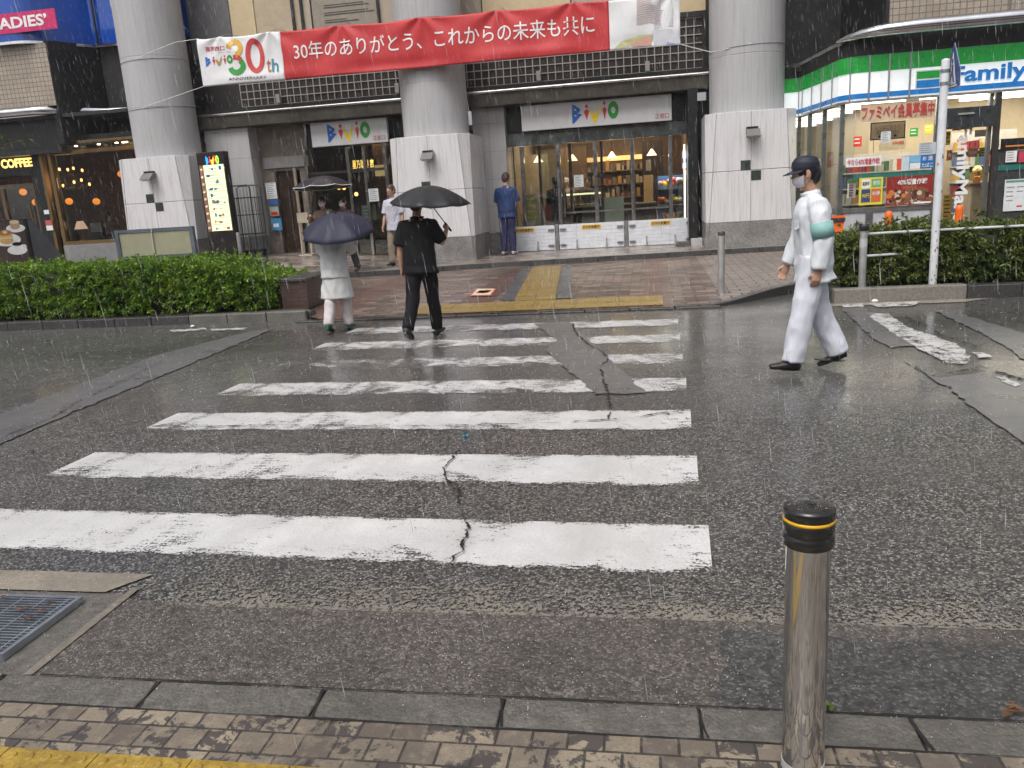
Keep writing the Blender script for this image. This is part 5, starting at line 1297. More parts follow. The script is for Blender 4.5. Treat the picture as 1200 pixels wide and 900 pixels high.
# inside the store
IN = thing('store_interior', 'bright cream store interior with rows of fluorescent lamps', 'shop interior', (6, 18.5, .2))
CRW = mat('store_cream', (.66, .55, .38), .55, var=.05)
box_part('back_wall', CRW, IN, 4.7, 13, 18.6, 18.7, .2, 2.9); box_part('partition', CRW, IN, 4.6, 4.69, 18.6, 23.9, .2, 2.9); box_part('far_wall', CRW, IN, 1.0, 4.7, 23.9, 24, .2, 2.9)
mb = MB(); mb.slab([(2.4, 18.4), (3.16, 18.3), (3.52, 15.85), (13, 15.85), (13, 24), (2.4, 24)], 2.86, 2.9); mb.build('ceiling', mat('store_ceiling', (.66, .58, .45), .6, var=.04), IN); box_part('floor', mat('store_floor', (.45, .42, .38), .25), IN, 3.7, 13, 15.8, 24, .205, .212)
TUBE = emis('fluorescent', (1.0, .95, .86), 5.0)
for k in range(8):
    y = 16.25 + k * 1.0; lo = 3.7 if y < 17.4 else 3.3
    if y > 18.5: segs = ((2.6, 4.4),)
    else: segs = ((lo, lo + 1.2), (lo + 1.45, lo + 2.65), (lo + 2.9, lo + 4.1), (lo + 4.4, lo + 5.6))
    for a, b in segs: mb = MB(); mb.tube([(a, y, 2.83), (b, y, 2.83)], .022, 8); mb.build('fluorescent_tube', TUBE, IN)
area_light('store_light', (6.4, 17.0, 2.78), 6.0, 1.8, 120, (1.0, .90, .74)); area_light('store_light', (3.4, 20.5, 2.78), 1.8, 5.0, 55, (1.0, .90, .74))
GOODS = [mat('goods_%d' % i, c, .4) for i, c in enumerate(((.55, .08, .05), (.65, .42, .08), (.12, .25, .10), (.60, .58, .52), (.10, .16, .38), (.45, .22, .10), (.70, .62, .45), (.30, .05, .06)))]
def store_shelf(label, x0, x1, y, nz, seed, zs=.2, dz=.30):
    t = thing('store_shelf', label, 'shelf', ((x0 + x1) / 2, y, .2), group='store shelves'); random.seed(seed)
    box_part('back_board', mat('shelf_white', (.6, .58, .54), .4), t, x0, x1, y + .36, y + .39, .21, zs + dz * nz + .2)
    for k in range(nz): box_part('shelf_board', MATS['shelf_white'], t, x0, x1, y, y + .355, zs + .12 + k * dz, zs + .145 + k * dz)
    mb = MB(); 
    for k in range(nz):
        x = x0 + .02
        while x < x1 - .12:
            w = random.uniform(.06, .13); mb.box(x, x + w * .92, y + random.uniform(.0, .06), y + .30, zs + .147 + k * dz, zs + .147 + k * dz + random.uniform(.13, dz - .07), random.randrange(8)); x += w
    o = mb.build('goods', GOODS, t); tag(o, kind='stuff')
store_shelf('store shelf of packets behind the corner window left of the yellow poster', 3.75, 4.75, 17.2, 5, 41); store_shelf('tall store shelf of packets against the far wall behind the angled window', 2.5, 4.4, 23.0, 6, 42)
store_shelf('store shelf in the aisle behind the angled corner window', 2.75, 3.9, 19.4, 5, 43); store_shelf('store shelf of bread and snacks behind the door lettering', 6.0, 7.2, 17.6, 6, 44); store_shelf('low store shelf behind the red sale poster', 4.95, 5.7, 18.1, 5, 45)
cn = thing('shop_counter', 'beige till counter behind the store door', 'counter', (6.4, 16.9, .2)); box_part('base', mat('counter_beige', (.46, .38, .28), .4), cn, 5.95, 6.75, 16.6, 17.1, .21, 1.18, bevel=.01); box_part('top', WOODM, cn, 5.9, 6.8, 16.55, 17.15, 1.184, 1.22)
mb = MB(); mb.ball((6.1, 16.8, 1.42), (.10, .09, .12), 10, 7); mb.lathe([(.06, 0), (.09, .08)], (6.1, 16.8, 1.222), 12); tag(mb.build('gold_ornament', mat('ornament_gold', (.75, .55, .2), .25, metal=.8)), 'shiny gold ornament on the till counter behind the store door', 'ornament')
px_poster('menu_screen', 'dark hanging menu screen above the till counter', 1142, 152, 1160, 160, 17.3, mat('screen_dark', (.06, .05, .045), .3), cat='screen')
# posters and lettering on the store glass
YG = 15.60
a, b = W(990, 137, YG), W(1099, 126, YG); tt = thing('window_lettering', 'large red Japanese recruiting letters across the top of the store window', 'lettering', ((a.x + b.x) / 2, YG, 2.5))
box_part('backing', mat('backing_cream', (.62, .48, .33), .5), tt, 3.70, DX0 - .05, YG + .012, YG + .02, W(1040, 141, YG).z, W(1040, 120, YG).z)
mb = MB(); put_text(mb, 'ファミペイ会員募集中', 3.72, DX0 - .07, W(1040, 139, YG).z, W(1040, 122, YG).z, YG, thick=.025); mb.build('lettering', mat('lettering_red', (.50, .06, .05), .5), tt)
def multi(*rows):
    def f(mb, x0, x1, z0, z1, y):
        ms = []
        for (body, u0, u1, v0, v1, m) in rows:
            if m not in ms: ms.append(m)
            if body is None: rect(mb, x0 + u0 * (x1 - x0), x0 + u1 * (x1 - x0), z0 + v0 * (z1 - z0), z0 + v1 * (z1 - z0), y - .0012 * len(mb.f) / 40 - .0004, ms.index(m))
            else: put_text(mb, body, x0 + u0 * (x1 - x0), x0 + u1 * (x1 - x0), z0 + v0 * (z1 - z0), z0 + v1 * (z1 - z0), y - .005, ms.index(m), .012)
        return ms
    return f
px_poster('hanging_board', 'wood framed board with two lines of writing hanging inside the store window', 1021, 144, 1060, 162, 16.3, mat('board_cream', (.62, .48, .32), .5), cat='hanging sign', border=BLACK, extra=multi(('レジはこちらで', .12, .88, .58, .86, WOODM), ('お並びください', .15, .85, .28, .54, WOODM), (None, .2, .28, .08, .22, LDK), (None, .68, .76, .08, .22, LDK)))
px_poster('notice', 'small white notice stuck below the framed hanging board', 1032, 154, 1044, 167, 15.62, PAPER, cat='notice', extra=lambda mb, *a: (lines(mb, *a, n=6), [GREYINK])[1])
px_poster('counter_sign', 'cream overhead sign panel with small red writing inside the store', 1030, 162, 1062, 176, 17.0, mat('panel_cream', (.66, .55, .40), .5), cat='hanging sign', extra=multi(('お得な商品', .5, .92, .45, .75, LRED)))
px_poster('sale_strip', 'white strip with red sale lettering on the store window above the yellow poster', 991, 184, 1033, 195, 15.62, LWHITE, cat='sale sign', extra=multi(('今なら40%増量作戦!', .04, .96, .16, .86, mat('sale_crimson', (.50, .02, .06), .5))))
px_poster('poster', 'yellow bordered blue and red price poster low on the store window', 1006, 208, 1035, 240, 15.60, mat('poster_yellow', (.72, .62, .06), .45), extra=multi((None, .1, .46, .62, .94, LWHITE), (None, .52, .92, .64, .94, mat('poster_green', (.16, .40, .15), .5)), (None, .1, .48, .1, .58, mat('poster_navy', (.03, .06, .18), .5)), (None, .52, .92, .1, .58, mat('poster_orange', (.60, .14, .04), .5)), ('90円', .14, .44, .26, .42, LYEL), ('お得', .56, .88, .34, .5, LWHITE), ('割引', .58, .86, .72, .88, LWHITE), ('実施中', .13, .43, .70, .86, LDK)))
random.seed(8)
def food(mb, x0, x1, z0, z1, y):
    ms = [mat('sale_red', (.26, .022, .016), .45), LWHITE, mat('rice_white', (.60, .52, .42), .5), mat('food_brown', (.22, .09, .04), .5), mat('food_dark', (.06, .025, .015), .5), mat('food_orange', (.62, .20, .05), .5)]
    w, h = x1 - x0, z1 - z0
    for k in range(90):
        u, v = random.uniform(.05, .95), random.uniform(.06, .52); ell(mb, x0 + u * w, z0 + v * h, random.uniform(.03, .075) * w, random.uniform(.05, .1) * h, y - .0005 - .00006 * k, random.choice((2, 3, 3, 4, 4, 3, 5, 2)), 14)
    put_text(mb, '40%増量作戦', x0 + .22 * w, x0 + .86 * w, z0 + .70 * h, z0 + .90 * h, y - .005, 1, .02, shear=.12); put_text(mb, '対象商品', x0 + .35 * w, x0 + .65 * w, z0 + .55 * h, z0 + .66 * h, y - .005, 5)
    rect(mb, x0 + .60 * w, x0 + .97 * w, z0 + .03 * h, z0 + .09 * h, y - .006, 1)
    return ms
px_poster('poster', 'red food sale poster with large white 40 percent lettering on the store window', 1038, 206, 1094, 240, 15.60, mat('sale_red', (.26, .022, .016), .45), extra=food)
px_poster('poster', 'blue and white drinks and tobacco sign strip on the store window above the red poster', 1056, 182, 1095, 198, 15.605, mat('sign_blue', (.02, .16, .45), .4), extra=multi((None, .0, .24, .0, .98, mat('sign_pale', (.55, .66, .70), .5)), (None, .26, .58, .5, .98, mat('sign_sky', (.20, .48, .72), .5)), (None, .26, .58, .02, .46, LWHITE), ('お 酒', .64, .94, .58, .9, LWHITE), ('たばこ', .62, .96, .1, .42, LWHITE)))
px_poster('notice', 'pale blue white notice high on the store window left of the sign pole', 1076, 167, 1097, 181, 15.60, mat('notice_pale', (.50, .55, .60), .5), cat='notice', extra=lambda mb, *a: (lines(mb, *a, n=5), [GREYINK])[1])
a, c = W(1131, 150, 15.66), W(1117, 268, 15.66); dl = thing('door_lettering', 'white store name lettering running vertically down the store door glass', 'lettering', (a.x, 15.66, 1.0))
mb = MB(); put_text(mb, 'FamilyMart', W(1116, 200, 15.66).x, W(1136, 200, 15.66).x, .62, W(1126, 148, 15.66).z, 15.66, thick=.03, vertical_rot=True); mb.build('lettering', LWHITE, dl)
px_poster('price_poster', 'orange price poster seen through the store door right of the lettering', 1134, 174, 1146, 184, 16.2, mat('price_orange', (.62, .22, .10), .5), extra=multi(('NEW', .1, .9, .3, .75, LWHITE))); px_poster('price_poster', 'dark price poster seen through the store door beside the orange one', 1147, 173, 1158, 183, 16.2, mat('price_dark', (.16, .12, .08), .5), extra=lambda mb, *a: (lines(mb, *a, n=3), [LYEL])[1])
px_poster('banner_stand', 'yellow vertical price banner inside the store door left of the lettering', 1104, 228, 1116, 262, 15.9, mat('banner_amber', (.50, .30, .04), .5), cat='banner stand', extra=lambda mb, *a: (lines(mb, *a, n=7), [WOODD])[1]); px_poster('hanging_flag', 'small yellow and black hanging flag at the top left of the store door', 1108, 154, 1114, 170, 15.9, LYEL, cat='flag', extra=lambda mb, *a: (lines(mb, *a, n=3), [LDK])[1])
px_poster('poster', 'red and white strip poster at the top left of the store door glass', 1116, 146, 1126, 153, 15.9, mat('poster_coral', (.62, .18, .10), .5)); px_poster('poster', 'small orange poster at mid height left of the door lettering', 1109, 176, 1116, 188, 15.9, mat('poster_rust', (.5, .14, .05), .5), extra=multi(('肉', .2, .8, .3, .7, LWHITE)))
px_poster('poster', 'black poster with an orange dotted line right of the store door', 1172, 162, 1203, 176, 15.60, BLACK, extra=multi((None, .2, .95, .30, .42, mat('dots_orange', (.70, .25, .04), .5)))); px_poster('notice', 'white notice with a grid of marks right of the store door', 1178, 177, 1192, 190, 15.59, LWHITE, cat='notice', extra=lambda mb, *a: (lines(mb, *a, n=4), [GREYINK])[1]); px_poster('notice', 'red notice beside the white grid notice right of the store door', 1193, 177, 1206, 190, 15.59, mat('notice_crimson', (.5, .05, .09), .5), cat='notice')
px_poster('notice', 'large white printed list low on the dark panel right of the store door', 1175, 210, 1204, 247, 15.60, PAPER, cat='notice', extra=multi((None, .04, .96, .90, .97, mat('list_green', (.12, .30, .22), .5)), (None, .1, .45, .74, .77, GREYINK), (None, .1, .40, .6, .63, GREYINK), (None, .55, .9, .74, .77, GREYINK), (None, .55, .85, .6, .63, GREYINK), (None, .1, .42, .46, .49, GREYINK), (None, .1, .4, .32, .35, GREYINK), (None, .6, .85, .12, .17, LRED)))
px_poster('poster', 'orange and white offer poster on the angled corner window glass', 969, 178, 977, 196, 17.0, mat('offer_orange', (.60, .20, .05), .5), extra=multi(('得', .25, .75, .4, .8, LWHITE)))
px_poster('poster', 'white offer sheet low on the corner window glass left of the yellow poster', 993, 215, 1003, 232, 15.70, LWHITE, extra=lambda mb, *a: (lines(mb, *a, n=5), [LRED])[1])
for k, (a_, b_, c_, lab, m_) in enumerate(((1000, 160, 172, 'red hanging price card in the store left of the framed board', LRED), (1066, 150, 160, 'green hanging price card in the store right of the framed board', LGRN), (1083, 146, 156, 'yellow hanging price card in the store next to the sign pole', LYEL))):
    px_poster('price_card', lab, a_, b_, a_ + 10, c_, 17.6, m_, cat='price card', extra=lambda mb, *a: (lines(mb, *a, n=2), [LWHITE])[1])
# upper part of the right wing
ux = W(1042, 38, 15.45).x
box_part('tile_wall', TILEB, bld, ux, 22, 15.45, 15.8, 3.98, 9.0)
box_part('wing_seam', JOINT, bld, W(1182, 15, 15.45).x, W(1182, 15, 15.45).x + .03, 15.44, 15.449, 4, 9)
mb = MB(); mb.box(ux - .05, ux - .001, 15.5, 19.4, 3.9, 9.0); mb.box(1.302, ux, 18.9, 19.3, 3.3, 9.0); mb.box(1.07, 2.4, 19.0, 19.4, .1, 3.29); mb.build('dark_wall', MATS['dark_recess'], bld)  # wall of the shadowed right recess; its shade is put into the black colour
mb = MB(); path_wall(mb, [(2.3, 18.26), (3.08, 18.1), (3.35, 15.9), (3.6, 15.55), (22, 15.55)], 3.505, 3.80, .4); mb.build('soffit_edge', BLACKM, bld)
box_part('canopy_slab', BLACKM, bld, 3.6, 22, 15.7, 19.3, 3.6, 3.9); mb = MB(); mb.slab([(2.3, 18.5), (3.3, 17.9), (3.6, 15.9), (3.62, 19.2), (2.3, 19.2)], 3.6, 3.75); mb.build('canopy_slab', BLACKM, bld)
mb = MB(); pp = [(ux - .75, 15.85, 3.80), (ux - .62, 15.62, 3.81), (ux - .42, 15.44, 3.83), (ux - .1, 15.32, 3.85), (ux + .4, 15.28, 3.86), (9, 15.28, 3.86), (22, 15.28, 3.86)]
mb.tube(pp, [(.03, .02), (.09, .06), (.13, .09), (.16, .11), (.16, .12), (.16, .12), (.16, .12)], 16, ref=(0, 1, 0)); mb.build('chrome_band', MATS['brushed_chrome'], bld)
mb = MB(); mb.tube([(2.3, 18.15, 3.72), (3.0, 18.0, 3.72), (3.28, 15.95, 3.74), (3.4, 15.75, 3.76)], .03, 8); mb.build('chrome_trim', mat('dim_steel', (.3, .3, .3), .3, metal=.9), bld)
# orange posts and cone at the store foot
for k, (px, py0, py1, lab) in enumerate(((1041, 250, 262, 'orange plastic delineator post by the store wall left of the sign pole'), (1123, 243, 262, 'orange plastic delineator post at the foot of the door lettering'))):
    p = W(px, 262, 14.6); z = W(px, 255 if k == 0 else 248, 14.6).z; t = thing('delineator_post', lab, 'road post', (p.x, 14.6, .15), group='orange posts in front of the store')
    mb = MB(); mb.lathe([(.062, .05), (.062, z - .07), (.055, z - .01), (.025, z + .01)], (p.x, 14.6, .1), 16); mb.build('post', ORANGE, t); mb = MB(); mb.lathe([(.2, 0), (.2, .03), (.1, .06)], (p.x, 14.6, .1), 16); mb.build('base', BLKRUB, t)
p = W(977, 262, 14.6); t = thing('site_sign', 'orange folding site sign standing behind the white uniformed guard', 'site sign', (p.x, 14.6, .15)); zt = W(978, 253, 14.6).z
mb = MB(); mb.add([(p.x - .26, 14.6, .25), (p.x + .10, 14.6, .25), (p.x + .20, 14.66, zt), (p.x - .2, 14.66, zt), (p.x - .26, 14.63, .25), (p.x + .10, 14.63, .25), (p.x + .20, 14.69, zt), (p.x - .2, 14.69, zt)], [(0, 1, 2, 3), (7, 6, 5, 4), (0, 4, 5, 1), (1, 5, 6, 2), (2, 6, 7, 3), (3, 7, 4, 0)]); mb.build('board', ORANGE, t)
mb = MB(); mb.box(p.x - .18, p.x + .19, 14.62, 14.655, zt - .10, zt - .04); mb.build('black_strip', LDK, t); mb = MB(); mb.bar((p.x - .2, 14.6, .1), (p.x - .2, 14.66, .4), .03, .03); mb.bar((p.x + .08, 14.6, .1), (p.x + .08, 14.66, .4), .03, .03); mb.bar((p.x, 15.0, .1), (p.x, 14.7, zt - .1), .03, .03); mb.build('leg', DKALU, t)

# =================================================================== BANNER ACROSS THE COLUMNS
BY = 17.16
A, B = W(232, 45, BY), W(797, -9, BY); C2, D = W(237, 102, BY), W(797, 52, BY)
bx0, bx1 = (A.x + C2.x) / 2, (B.x + D.x) / 2
pulls = [bx0 + 0.5, bx0 + 1.65, bx0 + 3.25, bx0 + 5.0, bx0 + 6.6, bx0 + 8.1, bx1 - .15]
bz = lambda x: (C2.z + (D.z - C2.z) * (x - bx0) / (bx1 - bx0), A.z + (B.z - A.z) * (x - bx0) / (bx1 - bx0))
def fold(x, z):
    lo, hi = bz(x); v = max(0.0, min(1.0, (z - lo) / (hi - lo))); y = 0
    for p in pulls:                                    # creases fan out from each tie on the upper edge
        dx = x - p; r = math.hypot(dx, (hi - z) + .05); a = math.atan2(dx, (hi - z) + .05)
        y += .030 * math.sin(a * 7.0) * math.exp(-r / .75) * min(1, r / .12)
    y += .020 * math.sin(x * 2.1 + z * 1.3) + .012 * math.sin(x * 5.3 - z * 4.1) * (1 - v * .5)
    y += .03 * math.exp(-((v - .12) / .12) ** 2) * math.sin(x * 1.1 + 1.0)
    return y
def sag(x):
    s = 0
    for a, b in zip([bx0] + pulls, pulls + [bx1]):
        if a <= x <= b and b > a: t = (x - a) / (b - a); s = .035 * 4 * t * (1 - t)
    return s
bn = thing('banner', 'long red and white anniversary banner stretched across the columns', 'banner', ((bx0 + bx1) / 2, BY, 4.7))
def cloth(xa, xb, m):
    mb = MB(); nx = max(6, int((xb - xa) / .045)); nz = 26
    for i in range(nx + 1):
        x = xa + (xb - xa) * i / nx; lo, hi = bz(x)
        for j in range(nz + 1):
            z = lo + (hi - lo - sag(x)) * j / nz; mb.v.append((x, BY + fold(x, z), z))
    for i in range(nx):
        for j in range(nz): a = i * (nz + 1) + j; mb.f.append((a, a + nz + 1, a + nz + 2, a + 1)); mb.mi.append(0); mb.sm.append(True)
    return mb.build('cloth', m, bn)
xs1, xs2 = W(331, 65, BY).x, W(714, 30, BY).x
cw = cloth(bx0, xs1, CLOTHW); cr = cloth(xs1, xs2, RED); cp = cloth(xs2, bx1, CLOTHW)
for c in (cw, cr, cp):
    s_ = c.modifiers.new('solidify', 'SOLIDIFY'); s_.thickness = .004
pulled = lambda d: (lambda x, z: fold(x, z) - d)
def bz_at(px, py): return W(px, py, BY)
def btext(body, px0, py0, px1, py1, m, thick=.0, d=.008, shear=0.0, hpx=None):
    """letters between two base points of the photo; hpx is the letter height in photo pixels"""
    a, b = bz_at(px0, py0), bz_at(px1, py1); h = (bz_at(px0, py0 - hpx).z - a.z)
    vs, fs = text_data(body, thick); xs = [v.x for v in vs]; ys = [v.y for v in vs]; x0, x1, y0, y1 = min(xs), max(xs), min(ys), max(ys)
    out = []
    for v in vs:
        u = (v.x - x0) / (x1 - x0); w = (v.y - y0) / (y1 - y0); X = a.x + u * (b.x - a.x) + shear * w * h; Z = a.z + u * (b.z - a.z) + w * h
        out.append((X, BY + fold(X, Z) - d, Z))
    mb = MB(); mb.add(out, fs)
    return mb
btext('30年のありがとう、これからの未来も共に', 346, 71, 697, 39, 0, .004, hpx=21).build('lettering', LWHITE, cr)
# left white panel: 30th anniversary emblem
def strip(pts, w, mats_m, mb, d=.008, seg=1):
    """flat band along a curve of photo points, w in metres"""
    P = [bz_at(*p) for p in pts]; v = []
    n = len(P)
    for i, p in enumerate(P):
        t = (P[min(i + 1, n - 1)] - P[max(i - 1, 0)]).normalized(); nr = Vector((-t.z, 0, t.x))
        for s in (-1, 1):
            q = p + nr * s * w / 2; v.append((q.x, BY + fold(q.x, q.z) - d, q.z))
    mb.add(v, [(2 * i, 2 * i + 1, 2 * i + 3, 2 * i + 2) for i in range(n - 1)], mats_m)
def parc(cx, cy, rx, ry, a0, a1, n=18): return [(cx + rx * math.cos(R(a0 + (a1 - a0) * k / n)), cy + ry * math.sin(R(a0 + (a1 - a0) * k / n))) for k in range(n + 1)]
mb = MB()
strip(parc(274.5, 57, 7, 8, 180, 370), .115, 0, mb); strip(parc(274.5, 57, 7, 8, 10, 75), .115, 0, mb, .0085)
strip([(273.5, 67), (279, 67.5), (283, 70)], .095, 1, mb, .010); strip(parc(277.5, 77.5, 7.5, 7.5, -60, 165), .115, 3, mb, .009)
z0 = [(298.5 + 8.2 * math.cos(a) * (1 if abs(math.cos(a)) < .99 else 1) + .12 * (65.3 + 17 * math.sin(a) - 65), 65.3 + 17.5 * math.sin(a)) for a in [2 * PI * k / 36 for k in range(37)]]
strip(z0, .105, 1, mb, .0095)
mb.build('big_numerals', [LGOLD, mat('emblem_red', (.55, .05, .05), .5), LBLUE, LGRN], cw)
btext('t', 313.5, 85, 318.5, 85, 0, .02, hpx=16).build('ordinal', mat('emblem_brown', (.40, .13, .05), .5), cw); btext('h', 319.5, 84.5, 327, 84, 0, .02, hpx=16).build('ordinal', mat('emblem_teal', (.03, .22, .30), .5), cw)
btext('ANNIVERSARY', 269, 94.5, 313, 92, 0, 0, hpx=3.2).build('caption', LDK, cw); btext('高岡西口', 241.5, 61, 262.5, 59, 0, .015, hpx=6).build('caption', mat('emblem_crimson', (.50, .05, .10), .5), cw)
mb = MB(); a, b = bz_at(241, 77.5), bz_at(272, 64); bivio(mb, a.x + .02, b.x, a.z - .02, b.z + .01, 0); mb.v = [(x, BY + fold(x, z) - .008, z) for x, y, z in mb.v]; mb.build('emblem', [LBLUE, mat('emblem_red', (.55, .05, .05), .5), mat('emblem_ochre', (.45, .25, .05), .5), LGRN, CLOTHW], cw)
mb = MB(); strip([(248, 62.3), (270, 60.8)], .008, 0, mb); mb.build('rule', GREYINK, cw)
# right white panel: faded picture of a tower (plain stand-in)
mb = MB(); random.seed(3)
def bq(p, m, d): v = [bz_at(*q) for q in p]; mb.add([(q.x, BY + fold(q.x, q.z) - d, q.z) for q in v], [tuple(range(len(v)))], m)
for k in range(13):
    y = 3 + k * 2.5 - 8; bq([(746, y + 3), (761, y), (761, y + 1.2), (746, y + 4.2)], k % 2, .009); bq([(761.2, y), (774, y + 2.2), (774, y + 3.4), (761.2, y + 1.2)], 2 + k % 2, .009)
for k in range(9): bq([(766 + k * .3, 33 - k * 2.6), (789, 29 - k * 2.4), (789, 30 - k * 2.4), (766 + k * .3, 34 - k * 2.6)], 4, .010)
bq([(720, 57), (728, 49), (748, 41), (765, 40), (764, 48), (745, 52), (728, 57.5)], 5, .0085); bq([(738, 52), (762, 40), (764, 53), (742, 55)], 6, .0095); bq([(765, 35), (787, 34), (795, 43), (795, 52), (766, 53)], 7, .0088); bq([(783, 46), (795, 44), (795, 51.5), (781, 52)], 8, .011)
mb.build('tower_picture', [mat('pic_rose', (.55, .40, .38), .5), mat('pic_tan', (.52, .47, .40), .5), mat('pic_grey', (.45, .45, .50), .5), mat('pic_pink', (.60, .38, .42), .5), mat('pic_silver', (.50, .50, .55), .5), mat('pic_lime', (.52, .52, .28), .5), mat('pic_coral', (.58, .32, .25), .5), mat('pic_mist', (.60, .60, .64), .5), mat('pic_blue', (.25, .28, .55), .5)], cp)
for x in pulls[:6]:
    mb = MB(); z = bz(x)[1]; mb.tube([(x, BY, z - .02), (x + .01, BY + .4, z + .12), (x + .02, 18.85, z + .22)], .005, 5); mb.build('tie_cord', GREYINK, bn)
mb = MB(); mb.tube([(-11.2, 17.40, 4.98), (bx0 - .6, 17.3, bz(bx0)[1] + .0), (bx0, BY, bz(bx0)[1] - .01)], .006, 6); mb.build('guy_rope', WHITE, bn); mb = MB(); mb.tube([(-11.2, 17.40, 3.95), (bx0, BY, bz(bx0)[0] + .01)], .006, 6); mb.build('guy_rope', WHITE, bn); mb = MB(); mb.tube([(bx1, BY, bz(bx1)[0]), (1.3, 17.5, 4.05), (2.03, 17.28, 4.12)], .008, 6); mb.build('guy_rope', WHITE, bn)
mb = MB()
for cx, cy, r, zl in ((-11.18, 18.15, .735, (4.98, 3.95)), (2.03, 18.03, .745, (4.12,)), (-4.6, 18.05, .725, (5.22,))):
    for z in zl: mb.tube([(cx + (r + .008) * math.cos(a), cy + (r + .008) * math.sin(a), z + .03 * math.sin(a * 1.0 + 1)) for a in [2 * PI * k / 32 for k in range(33)]], .005, 5, cap=False)
mb.build('column_rope', GREYINK, bn)

# =================================================================== STREET FURNITURE
def bollard(name, label, x, y, z, h, r, capm, band=False, steel=STEEL):
    t = thing(name, label, 'bollard', (x, y, z))
    ch = .105 if band else .05
    mb = MB(); mb.lathe([(r, -.02), (r, h - ch + .004)], (x, y, z), 40); mb.build('post', steel, t)
    if band:
        mb = MB(); b = z + h - ch; R0 = r + .0075
        mb.lathe([(R0 - .003, .0), (R0, .004), (R0, .026), (R0 - .004, .030), (R0 - .004, .036), (R0, .040), (R0, .060), (R0 - .003, .063), (R0 - .003, .073), (R0 + .001, .076), (R0 + .001, .094), (R0 - .003, .100), (R0 - .012, .104), (.001, .105)], (x, y, b), 48)
        mb.build('cap', capm, t)
        mb = MB(); mb.lathe([(R0 - .002, .0635), (R0 + .0008, .0645), (R0 + .0008, .0715), (R0 - .002, .0725)], (x, y, b), 48); mb.build('reflective_band', mat('band_yellow', (.75, .42, .02), .35), t)
        mb = MB(); mb.lathe([(r + .0012, .02), (r + .0012, .045)], (x, y, z), 40); mb.build('base_sticker', mat('sticker_silver', (.5, .5, .5), .4), t)
        random.seed(2); mb = MB()
        for _ in range(60):
            a = random.uniform(0, 6.28); q = (R0 - .012) * math.sqrt(random.random()); mb.ball((x + q * math.cos(a), y + q * math.sin(a), b + .1045), (random.uniform(.0012, .003), random.uniform(.0012, .003), .001), 8, 4)
        tag(mb.build('water_drops', glass('water', (.97, .97, .97), .25), t), kind='stuff')
    else:
        mb = MB(); mb.lathe([(r + .003, .0), (r + .003, ch - .008), (r - .004, ch), (.001, ch)], (x, y, z + h - ch), 24); mb.build('cap', capm, t)
    return t
bollard('bollard', 'near stainless steel bollard with black cap and yellow ring', .372, 1.925, .012, .765, .0535, BLKRUB, True, STEELB)
bollard('bollard', 'steel bollard with brown cap standing on the far pavement before the right column', .94, 11.1, .05, .85, .046, mat('cap_brown', (.06, .04, .02), .4), steel=mat('brushed_steel', (.68, .67, .66), .42, metal=.85))
bollard('bollard', 'steel bollard partly cut off by the right edge of the photo in the foreground', 1.245, 2.10, .01, .70, .0535, BLKRUB, True)
# guard rail in the right planter
gx, gy = 2.62, 10.66
g = thing('guard_rail', 'white pipe guard rail with black capped steel post in front of the right hedge', 'guard rail', (gx, gy, .15))
mb = MB(); mb.lathe([(.045, 0), (.045, .70)], (gx, gy, .15), 24); mb.build('post', MATS['brushed_steel'], g); mb = MB(); mb.lathe([(.058, .695), (.060, .70), (.060, .775), (.05, .785), (.001, .786)], (gx, gy, .15), 24); mb.build('cap', BLKRUB, g)
mb = MB(); mb.lathe([(.0462, .50), (.0462, .60)], (gx, gy, .15), 24); mb.build('sticker', mat('sticker_pale', (.50, .48, .50), .5), g)
for z, dy in ((.80, .13), (.53, .24)):
    mb = MB(); mb.tube([(gx + .03, gy + .03, z), (gx + .35, gy + .10, z), (4.0, gy + dy, z), (10, gy + dy, z)], .017, 12); mb.build('rail', mat('rail_grey_white', (.52, .53, .54), .4), g)
for x in (4.9, 7.2): mb = MB(); mb.lathe([(.045, 0), (.045, .70)], (x, gy, .15), 20); mb.build('post', STEELB, g); mb = MB(); mb.lathe([(.06, .70), (.06, .78), (.001, .786)], (x, gy, .15), 20); mb.build('cap', BLKRUB, g)
# white pole with crossing sign seen almost edge on
sx, sy = 3.44, 10.64
sg = thing('crossing_sign', 'white pole with a blue pedestrian crossing sign seen nearly edge on', 'road sign', (sx, sy, .15))
mb = MB(); mb.lathe([(.046, 0), (.046, 2.60), (.040, 2.62), (.001, 2.63)], (sx, sy, .15), 24); mb.build('pole', mat('pole_white', (.66, .68, .70), .4, var=.12, scale=9), sg)
random.seed(6); mb = MB()
for k in range(14):
    z = .15 + (random.uniform(.0, .55) if k < 9 else random.uniform(.6, 2)); a = -PI / 2 + random.uniform(-.8, .8); w = random.uniform(.008, .02)
    mb.tube([(sx + .0464 * math.cos(a), sy + .0464 * math.sin(a), z), (sx + .0464 * math.cos(a + .05), sy + .0464 * math.sin(a + .05), z + random.uniform(.01, .05))], [(w * .6, .002), (w * .3, .002)], 6)
tag(mb.build('rust_spots', mat('rust', (.22, .12, .07), .7), sg), kind='stuff')
ca = R(92.3); u = Vector((math.cos(ca), -math.sin(ca), 0)); cn = Vector((sx + .075, sy - .02, 2.68)); nrm = Vector((-u.y * 1, u.x, 0)); nrm = Vector((-math.sin(ca), -math.cos(ca), 0))
def sgp(a, b, d): return cn + u * a + Vector((0, 0, b)) + nrm * d
PENT = [(-.25, -.24), (.25, -.24), (.29, .02), (.0, .25), (-.29, .02)]
PENT = [(-.27, -.235), (.27, -.235), (.25, -.05), (.0, .255), (-.25, -.05)]
